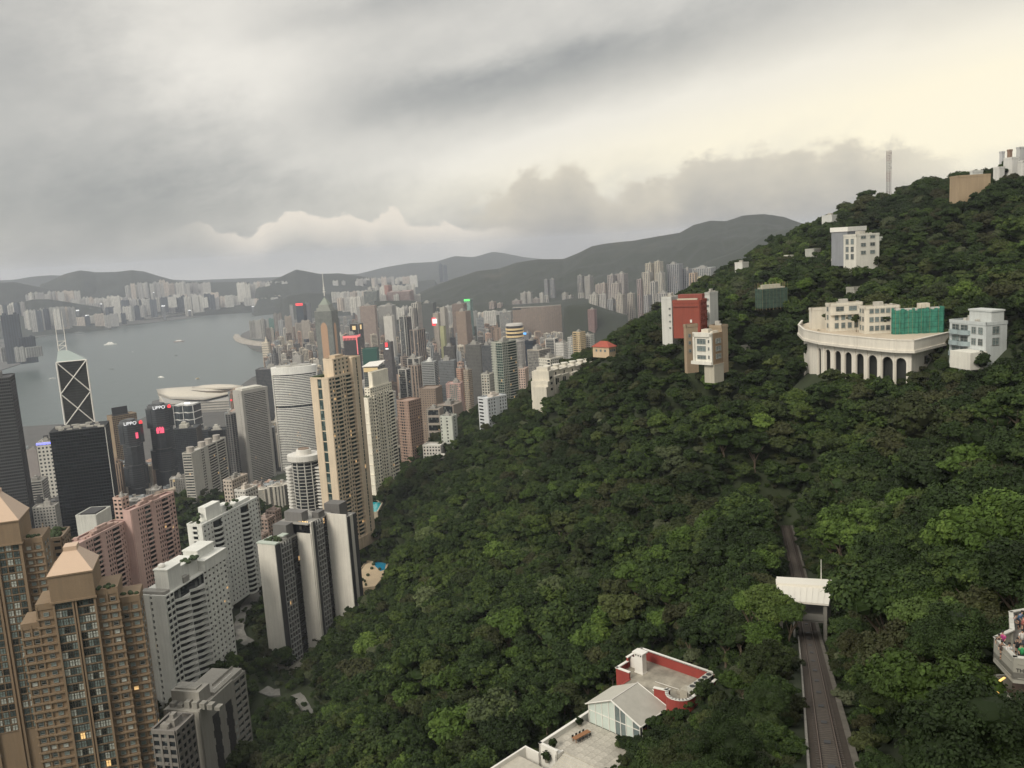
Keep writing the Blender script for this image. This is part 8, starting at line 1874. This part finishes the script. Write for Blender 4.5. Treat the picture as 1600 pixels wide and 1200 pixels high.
# ================================================================== forest
def crown_mesh(seed, nl=11, nq=2300, R=5.0, Hh=.72, leaf=.42, mt=None, name='crown'):
    g = np.random.default_rng(seed)
    th = g.uniform(0, 2*np.pi, nl); rr = R*np.sqrt(g.uniform(.02, .55, nl)); zz = g.uniform(-.25, .55, nl)*R*Hh
    zz += (1-(rr/R)**2)*R*.35
    C = np.stack([rr*np.cos(th), rr*np.sin(th), zz], 1); rad = g.uniform(.22, .46, nl)*R; C[:, :2] *= g.uniform(.85, 1.2, (1, 2))
    per = g.multinomial(nq, rad**2/np.sum(rad**2)); V, T = [], []
    for c, r, n_ in zip(C, rad, per):
        ns = int(g.integers(9, 15)); sd = g.normal(size=(ns, 3)); sd[:, 2] = np.abs(sd[:, 2])*.9-.25; sd /= np.linalg.norm(sd, axis=1)[:, None]; sr = r*g.uniform(.30, .50, ns); st = np.clip(.5+g.normal(0, .20, ns), 0, 1)
        k = g.integers(0, ns, n_); d = g.normal(size=(n_, 3))+sd[k]*.55; d[:, 2] = np.where(d[:, 2] < -.2, -d[:, 2]*.6, d[:, 2]); d /= np.linalg.norm(d, axis=1)[:, None]
        p = c+sd[k]*(r*.80)*np.array([1, 1, Hh*1.1])+d*(sr[k]*(1+g.normal(0, .16, n_)))[:, None]*np.array([1, 1, .85])
        nrm = d+g.normal(0, .42, (n_, 3))+np.array([0, 0, .35]); nrm /= np.linalg.norm(nrm, axis=1)[:, None]
        a = np.cross(nrm, g.normal(size=(n_, 3))); a /= np.linalg.norm(a, axis=1)[:, None]; b = np.cross(nrm, a)
        s = leaf*g.uniform(.6, 1.35, n_)[:, None]; e = g.uniform(.45, .85, n_)[:, None]
        V.append(np.stack([p-a*s, p-b*s*e+nrm*s*.15, p+a*s, p+b*s*e-nrm*s*.15], 1).reshape(-1, 3)); T.append(np.repeat(np.clip(st[k]+g.normal(0, .10, n_), 0, 1), 4))
    # opaque inner masses, one per bough; gap shade put into their dark tint
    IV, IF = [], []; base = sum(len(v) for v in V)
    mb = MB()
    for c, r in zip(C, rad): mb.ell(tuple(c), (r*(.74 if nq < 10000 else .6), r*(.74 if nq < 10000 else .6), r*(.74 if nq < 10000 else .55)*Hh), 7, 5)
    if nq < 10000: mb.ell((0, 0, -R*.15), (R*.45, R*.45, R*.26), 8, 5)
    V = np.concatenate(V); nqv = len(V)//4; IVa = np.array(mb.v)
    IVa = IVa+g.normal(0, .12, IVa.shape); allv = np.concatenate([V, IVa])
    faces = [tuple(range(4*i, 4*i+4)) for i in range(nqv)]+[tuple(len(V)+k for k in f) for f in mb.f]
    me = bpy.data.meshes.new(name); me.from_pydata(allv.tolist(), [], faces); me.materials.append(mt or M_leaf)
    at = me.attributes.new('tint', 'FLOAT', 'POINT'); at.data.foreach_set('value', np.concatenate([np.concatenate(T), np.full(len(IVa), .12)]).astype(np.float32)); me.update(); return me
NV = 8
CX = [crown_mesh(160+k, nl=18, nq=26000, Hh=.7, leaf=.115) for k in range(2)]
CF = [crown_mesh(140+k, nl=[16, 19, 14, 18][k], nq=11000, Hh=[.7, .62, .8, .66][k], leaf=.20) for k in range(4)]
CM = [crown_mesh(40+k, nl=[9, 12, 15, 11, 13, 10, 14, 8][k], nq=4600, leaf=.33, Hh=[.7, .62, .8, .66, .9, .58, .72, 1.0][k]) for k in range(NV)]
CMF = [crown_mesh(180+k, nl=17, nq=11000, Hh=.64, leaf=.20, mt=M_leafb) for k in range(2)]
CMB = [crown_mesh(80+k, nl=13, nq=4800, Hh=.62, leaf=.34, mt=M_leafb) for k in range(3)]
def trunk_mesh(seed):
    r = random.Random(seed); mb = MB(); mb.tube([(0, 0, -2.5), (r.uniform(-.2, .2), r.uniform(-.2, .2), 2.5), (r.uniform(-.5, .5), r.uniform(-.5, .5), 6.0)], .34, 7, .18)
    for i in range(5):
        a_ = r.uniform(0, 6.28); mb.tube([(0, 0, r.uniform(2.5, 4.5)), (math.cos(a_)*1.6, math.sin(a_)*1.6, 5.6), (math.cos(a_)*2.9, math.sin(a_)*2.9, 7.2)], .14, 5, .05)
    return mb.mesh('trunk', M_bark)
TM = [trunk_mesh(k) for k in range(4)]
# picture regions that stay free of nearer foliage: (polygon, distance of what is seen there)
KEEP = [([(962, 1012), (1003, 1010), (1126, 1052), (1126, 1080), (1090, 1112), (1060, 1122), (1042, 1112), (1000, 1136), (985, 1140), (975, 1150), (958, 1172), (945, 1199), (950, 1300), (760, 1300), (800, 1210), (843, 1165), (925, 1118), (925, 1094), (962, 1066)], 190),
        ([(1243, 975), (1282, 975), (1352, 1210), (1262, 1210), (1256, 1080), (1240, 1010)], 168), ([(1240, 1080), (1262, 1080), (1272, 1210), (1246, 1210), (1236, 1120)], 120), ([(1210, 902), (1301, 905), (1299, 945), (1255, 946), (1225, 930)], 165), ([(1226, 825), (1234, 825), (1252, 900), (1234, 900)], 285),
        ([(1247, 470), (1480, 470), (1480, 550), (1440, 576), (1385, 577), (1330, 560), (1290, 556), (1262, 545), (1247, 525)], 402), ([(1484, 490), (1574, 490), (1574, 548), (1484, 550)], 345),
        ([(1033, 455), (1112, 455), (1108, 505), (1060, 515), (1035, 512)], 440), ([(1068, 508), (1138, 508), (1130, 560), (1120, 572), (1100, 566), (1084, 552), (1070, 536)], 340),
        ([(1300, 352), (1375, 352), (1372, 392), (1345, 402), (1318, 402), (1300, 384)], 500), ([(833, 560), (938, 556), (938, 570), (880, 592), (860, 612), (834, 614)], 640), ([(926, 535), (962, 535), (962, 551), (930, 551)], 700),
        ([(403, 850), (556, 790), (556, 948), (520, 965), (480, 1010), (462, 1050), (440, 1068), (400, 1062)], 470), ([(485, 570), (580, 570), (580, 868), (500, 868)], 650), ([(556, 862), (608, 862), (604, 885), (592, 908), (556, 938)], 645), ([(561, 583), (616, 583), (622, 735), (600, 785), (592, 802), (572, 830), (570, 800)], 745),
        ([(618, 600), (660, 600), (660, 715), (640, 722), (622, 722)], 890), ([(686, 640), (716, 640), (716, 700), (692, 708)], 790), ([(661, 692), (694, 692), (692, 716), (664, 718)], 760), ([(747, 620), (792, 616), (790, 640), (764, 672), (748, 672)], 740), ([(768, 525), (808, 525), (806, 622), (780, 622)], 990), ([(806, 575), (824, 575), (822, 606), (806, 612)], 1070),
        ([(842, 552), (880, 552), (872, 572), (842, 584)], 900), ([(213, 870), (355, 870), (355, 1045), (300, 1070), (240, 1120), (215, 1120)], 420), ([(292, 775), (401, 775), (401, 945), (350, 975), (300, 975)], 520), ([(240, 1060), (388, 1060), (396, 1210), (240, 1210)], 320), ([(0, 770), (240, 850), (240, 1210), (0, 1210)], 300), ([(100, 770), (282, 770), (282, 870), (213, 925), (100, 925)], 540),
        ([(365, 740), (403, 740), (403, 865), (365, 800)], 620), ([(285, 695), (353, 695), (353, 778), (290, 786)], 990), ([(1552, 950), (1610, 950), (1610, 1100), (1575, 1112), (1550, 1100)], 76), ([(408, 912), (400, 935), (384, 960), (382, 990), (394, 1004), (378, 1002), (366, 985), (370, 958), (386, 936)], 600), ([(408, 1076), (442, 1076), (442, 1092), (408, 1092)], 440), ([(462, 1082), (490, 1090), (486, 1114), (470, 1108)], 430),
        ([(1484, 272), (1548, 272), (1540, 284), (1500, 300), (1484, 298)], 555), ([(1562, 232), (1610, 232), (1610, 262), (1562, 264)], 600), ([(1184, 442), (1228, 442), (1226, 462), (1184, 468)], 465), ([(1148, 408), (1170, 408), (1170, 417), (1148, 417)], 860), ([(1284, 330), (1314, 330), (1306, 344), (1284, 346)], 780), ([(1226, 398), (1241, 398), (1241, 404), (1226, 405)], 610), ([(1258, 387), (1284, 387), (1284, 396), (1258, 397)], 550),
        ([(1018, 495), (1031, 495), (1031, 502), (1018, 502)], 510), ([(1385, 235), (1394, 235), (1394, 300), (1385, 300)], 820), ([(1318, 450), (1352, 450), (1352, 458), (1318, 460)], 325), ([(1372, 366), (1398, 366), (1398, 374), (1372, 378)], 435), ([(886, 515), (930, 515), (930, 536), (886, 542)], 1390)]
def inpoly(x, y, P):
    c = False; j = len(P)-1
    for i in range(len(P)):
        if (P[i][1] > y) != (P[j][1] > y) and x < (P[j][0]-P[i][0])*(y-P[i][1])/(P[j][1]-P[i][1])+P[i][0]: c = not c
        j = i
    return c
KB = [(min(p[0] for p in P)-60, max(p[0] for p in P)+60, min(p[1] for p in P)-60, max(p[1] for p in P)+60, P, d) for P, d in KEEP]
def blocked(x, y, z, R, d):
    q = proj((x, y, z)); rp = R*1.12/q[2]*FPX
    for a_, b_, c_, e_, P, dk_ in KB:
        if d > dk_+2 or not (a_ < q[0] < b_ and c_ < q[1] < e_): continue
        for fx, fy in ((0, 0), (1, 0), (-1, 0), (0, .8), (0, -.8), (.7, .55), (-.7, -.55), (.7, -.55), (-.7, .55)):
            if inpoly(q[0]+fx*rp, q[1]+fy*rp, P): return True
        for vx, vy in P:
            if (vx-q[0])**2+(vy-q[1])**2 < (rp*1.04)**2: return True
    return False
def gzv(x, y):
    i = np.clip(np.searchsorted(TGX, x)-1, 0, NX-2); j = np.clip(np.searchsorted(TGY, y)-1, 0, NY-2)
    a = np.clip((x-TGX[i])/(TGX[i+1]-TGX[i]), 0, 1); b = np.clip((y-TGY[j])/(TGY[j+1]-TGY[j]), 0, 1)
    return (GZ[j, i]*(1-a)+GZ[j, i+1]*a)*(1-b)+(GZ[j+1, i]*(1-a)+GZ[j+1, i+1]*a)*b
SP = 6.2
X, Y = np.meshgrid(np.arange(-760, 900, SP), np.arange(22, 1330, SP)); X = X.ravel()+rng.uniform(-2.9, 2.9, X.size); Y = Y.ravel()+rng.uniform(-2.9, 2.9, Y.size)
Z = gzv(X, Y); D = np.hypot(X, Y)
S = rng.uniform(.50, 1.12, X.size)*np.where(rng.uniform(size=X.size) < .10, 1.42, 1.0)
# camera projection of the crown
top = Z+7.0*S; q = np.stack([X, Y, top-HCAM], 1); dz = q@np.array(fwd); pxv = 800+FPX*(q@np.array(ax_x))/dz; pyv = 600-FPX*(q@np.array(ax_y))/dz
keep = (dz > 15) & (pxv > -60) & (pxv < 1680) & (pyv < 1300) & (pyv > 150)
X, Y, Z, D, S, pxv, pyv, top = [a[keep] for a in (X, Y, Z, D, S, pxv, pyv, top)]
# hidden behind nearer slopes?
hid_ = np.zeros(len(X), bool)
for f in np.linspace(.12, .97, 46):
    zz = HCAM+(top+3.0-HCAM)*f; g_ = gzv(X*f, Y*f); near_ = (1-f)*D > 16; hid_ |= near_ & (g_+5.0 > zz) & (g_ > 60)
ok = ~hid_; X, Y, Z, D, S, pxv, pyv, top = [a[ok] for a in (X, Y, Z, D, S, pxv, pyv, top)]
T_ = []
FA = np.array(FOOT); TSA = _ts[:, :2]; RDA = np.array([[p.x, p.y] for p in ROADS])
for i in range(len(X)):
    x, y, z, s, d = X[i], Y[i], Z[i], S[i], D[i]
    if z < 48: continue
    if z < 110 and (d > 1150 or rng.uniform() < .25): continue
    if np.any((FA[:, 0]-x)**2+(FA[:, 1]-y)**2 < (FA[:, 2]*(.78 if d > 250 else .9))**2): continue
    dtr = np.min(np.hypot(TSA[:, 0]-x, TSA[:, 1]-y)); R = 5.0*s
    if dtr < 3.4+R*.75: 
        if dtr < 5.0 and d < 330: continue
        s *= .6; R = 5*s
    if len(RDA) and np.min(np.hypot(RDA[:, 0]-x, RDA[:, 1]-y)) < 4.5: continue
    hgt = 7.0*s
    if blocked(x, y, z+hgt, R, d):
        if blocked(x, y, z+1.6, 2.2, d): continue
        s = .42; hgt = 1.6                # low bushes where something behind stays in view
    T_.append((x, y, z, s, hgt, d, pxv[i], pyv[i]))
# rank by size in the picture and by visibility
T_.sort(key=lambda t: t[5]/t[3])
inframe = [t for t in T_ if -10 < t[6] < 1610 and t[7] < 1230 and t[3] > .5]; near_set = inframe[:270]; ids = set(id(t) for t in near_set); others = [t for t in T_ if id(t) not in ids]
def zone(px, py):
    if px > 1480 and py > 900: return 'below the crowded lookout terrace'
    if px > 1300: return 'on the slope right of the funicular track'
    if px > 1180: return 'beside the funicular track'
    if 900 < px <= 1180 and py > 1000: return 'around the red walled villa'
    if px > 900: return 'between the red villa and the track'
    return 'on the spur left of the paved terrace'
def add_tree(x, y, z, s, hgt, px, py, bright=False, label=None, k=None, rz=None):
    k = r7.randrange(NV) if k is None else k; sn = 'small' if s < .75 else ('large' if s > 1.1 else 'middling')
    t = thing('tree', label or f'{sn} {"fresh bright" if bright else "dark"} green {["spreading", "lobed", "dense", "rounded", "bushy", "flat topped", "clustered", "domed"][k]} tree {zone(px, py)}', 'tree', (x, y, z), r7.uniform(0, 6.28) if rz is None else rz, 'broadleaf trees nearest the viewpoint')
    c = link('crown', (CMF[k % 2] if math.hypot(x, y) < 165 else CMB[k % 3]) if bright else (CX[k % 2] if math.hypot(x, y) < 88 else CF[k % 4] if math.hypot(x, y) < 160 else CM[k]), t); c.location = (0, 0, hgt); c.scale = (s, s, s); tr_ = link('trunk', TM[k % 4], t); tr_.scale = (s, s, hgt/7.0); return t
for t_ in near_set:
    x, y, z, s, hgt, d, px, py = t_
    add_tree(x, y, z, s, hgt, px, py, bright=(mn.noise(Vector((x/30, y/30, 2.0))) > .28 and r7.random() < .7) or r7.random() < .05)
for px, py, d, s, lb in [(1200, 957, 150, .95, 'bright fresh green tree leaning over the left end of the bridge shelter'), (1234, 968, 146, .62, 'smaller bright green tree tucked against the bridge shelter roof'), (1178, 952, 158, .9, 'bright green tree left of the one at the bridge shelter'),
        (1545, 835, 118, 1.15, 'bright lime green tree high on the right slope'), (1580, 852, 112, 1.1, 'bright lime green tree at the right frame edge'), (1512, 850, 120, .9, 'smaller lime green tree left of the high lime pair'), (1450, 985, 92, .8, 'yellow green tree on the right slope above the dark gap'),
        (950, 930, 262, 1.3, 'pale green domed tree behind the red villa'), (1005, 935, 255, 1.2, 'second pale green domed tree behind the red villa'), (1085, 945, 225, 1.3, 'broad mid green tree between villa and bridge shelter')]:
    p = atd(px, py, d); g = gz(p.x, p.y); h_ = max(3.5, min(p.z-g, 11)); add_tree(p.x, p.y, p.z-h_, s, h_, px, py, True, lb)
for px, lb in [(1293, 'first small terrace tree before the left mansion'), (1324, 'second small terrace tree before the left mansion'), (1338, 'low terrace tree between the two cream mansions'), (1358, 'tall terrace tree before the middle mansion'), (1382, 'widest terrace tree before the middle mansion')]:
    p = atz(px, 513 if px > 1330 else 509, ZT+.9); add_tree(p.x, p.y, p.z-.2, r7.uniform(.40, .55), 3.6, px, 510, False, lb)
# shrubs and saplings that fill the gaps near the viewpoint
und = []
UX, UY = np.meshgrid(np.arange(-60, 150, 2.7), np.arange(30, 330, 2.7)); UX = UX.ravel()+rng.uniform(-1.2, 1.2, UX.size); UY = UY.ravel()+rng.uniform(-1.2, 1.2, UY.size); UZ = gzv(UX, UY)
for x, y, z in zip(UX, UY, UZ):
    if np.any((FA[:, 0]-x)**2+(FA[:, 1]-y)**2 < (FA[:, 2]*.72)**2) or np.min(np.hypot(TSA[:, 0]-x, TSA[:, 1]-y)) < 2.9: continue
    q_ = proj((x, y, z+.8))
    if not (-20 < q_[0] < 1620 and 380 < q_[1] < 1240): continue
    und.append((float(x), float(y), float(z+.35), float(rng.uniform(.16, .36)), .35, math.hypot(x, y), 0, 0))
UX, UY = np.meshgrid(np.arange(-560, 820, 5.2), np.arange(70, 1080, 5.2)); UX = UX.ravel()+rng.uniform(-2.4, 2.4, UX.size); UY = UY.ravel()+rng.uniform(-2.4, 2.4, UY.size); UZ = gzv(UX, UY)
q = np.stack([UX, UY, UZ+3-HCAM], 1); dz = q@np.array(fwd); ux = 800+FPX*(q@np.array(ax_x))/dz; uy = 600-FPX*(q@np.array(ax_y))/dz
kk = (dz > 100) & (ux > -20) & (ux < 1620) & (uy < 1220) & (UZ > 66)
UX, UY, UZ = UX[kk], UY[kk], UZ[kk]; hh = np.zeros(len(UX), bool)
for f in np.linspace(.12, .97, 40):
    zz = HCAM+(UZ+5.0-HCAM)*f; hh |= ((1-f)*np.hypot(UX, UY) > 16) & (gzv(UX*f, UY*f)+4.0 > zz)
for x, y, z in zip(UX[~hh], UY[~hh], UZ[~hh]):
    if np.any((FA[:, 0]-x)**2+(FA[:, 1]-y)**2 < (FA[:, 2]*.74)**2) or np.min(np.hypot(TSA[:, 0]-x, TSA[:, 1]-y)) < 4.6 or np.min(np.hypot(RDA[:, 0]-x, RDA[:, 1]-y)) < 5: continue
    und.append((float(x), float(y), float(z+.8), float(rng.uniform(.26, .5)), .8, 400.0, 0, 0))
# the rest of the forest: one mass of the same crowns
others = others+und
vc = bpy.data.collections.new('crown_kinds')
for k in range(NV+6): vc.objects.link(bpy.data.objects.new('crown_kind%02d' % k, ((CM[k] if k < NV-1 else CMB[0]) if k < NV else (CF+CX)[k-NV])))
CM2 = [crown_mesh(200+k, nl=8, nq=900, leaf=.75, Hh=.8) for k in range(3)]
me = bpy.data.meshes.new('forest'); me.from_pydata([(x, y, z+h) for x, y, z, s, h, d, a_, c_ in others], [], [])
def attr(n_, ty, vals): a_ = me.attributes.new(n_, ty, 'POINT'); a_.data.foreach_set('value', vals)
attr('size', 'FLOAT', [float(t[3]) for t in others]); attr('turn', 'FLOAT', [r7.uniform(0, 6.28) for _ in others])
attr('pick', 'INT', [(NV+4+r7.randrange(2)) if t[5] < 88 and t[3] > .4 else (NV+r7.randrange(4)) if t[5] < 175 and t[3] > .4 else min(int(r7.random()*(NV-.75)), NV-1) for t in others])
fo = link('forest', me, kind='stuff'); fo['label'] = 'dense subtropical forest covering the hillside'
ng = bpy.data.node_groups.new('forest_nodes', 'GeometryNodeTree'); ng.interface.new_socket('Geometry', in_out='INPUT', socket_type='NodeSocketGeometry'); ng.interface.new_socket('Geometry', in_out='OUTPUT', socket_type='NodeSocketGeometry')
N = ng.nodes; Lk = ng.links; gi = N.new('NodeGroupInput'); go = N.new('NodeGroupOutput'); iop = N.new('GeometryNodeInstanceOnPoints'); ci = N.new('GeometryNodeCollectionInfo'); ci.inputs['Collection'].default_value = vc; ci.inputs['Separate Children'].default_value = True; ci.inputs['Reset Children'].default_value = True
def na(nm, ty): a_ = N.new('GeometryNodeInputNamedAttribute'); a_.data_type = ty; a_.inputs['Name'].default_value = nm; return a_.outputs[0]
cx = N.new('ShaderNodeCombineXYZ'); Lk.new(na('turn', 'FLOAT'), cx.inputs[2]); Lk.new(gi.outputs[0], iop.inputs['Points']); Lk.new(ci.outputs[0], iop.inputs['Instance']); iop.inputs['Pick Instance'].default_value = True
Lk.new(na('pick', 'INT'), iop.inputs['Instance Index']); e2r = N.new('FunctionNodeEulerToRotation'); Lk.new(cx.outputs[0], e2r.inputs[0]); Lk.new(e2r.outputs[0], iop.inputs['Rotation']); Lk.new(na('size', 'FLOAT'), iop.inputs['Scale']); Lk.new(iop.outputs[0], go.inputs[0])
fo.modifiers.new('forest', 'NODES').node_group = ng
print('NEARDECK', [(round(t[0]), round(t[1]), round(t[2]), round(t[3], 2), round(t[4], 1), round(t[5]), round(t[6]), round(t[7])) for t in T_ if t[6] > 1440 and t[5] < 90])
print('TREES', len(near_set), len(others), 'BUILDINGS', len(indiv), len(rest), 'OBJ', len(bpy.data.objects))
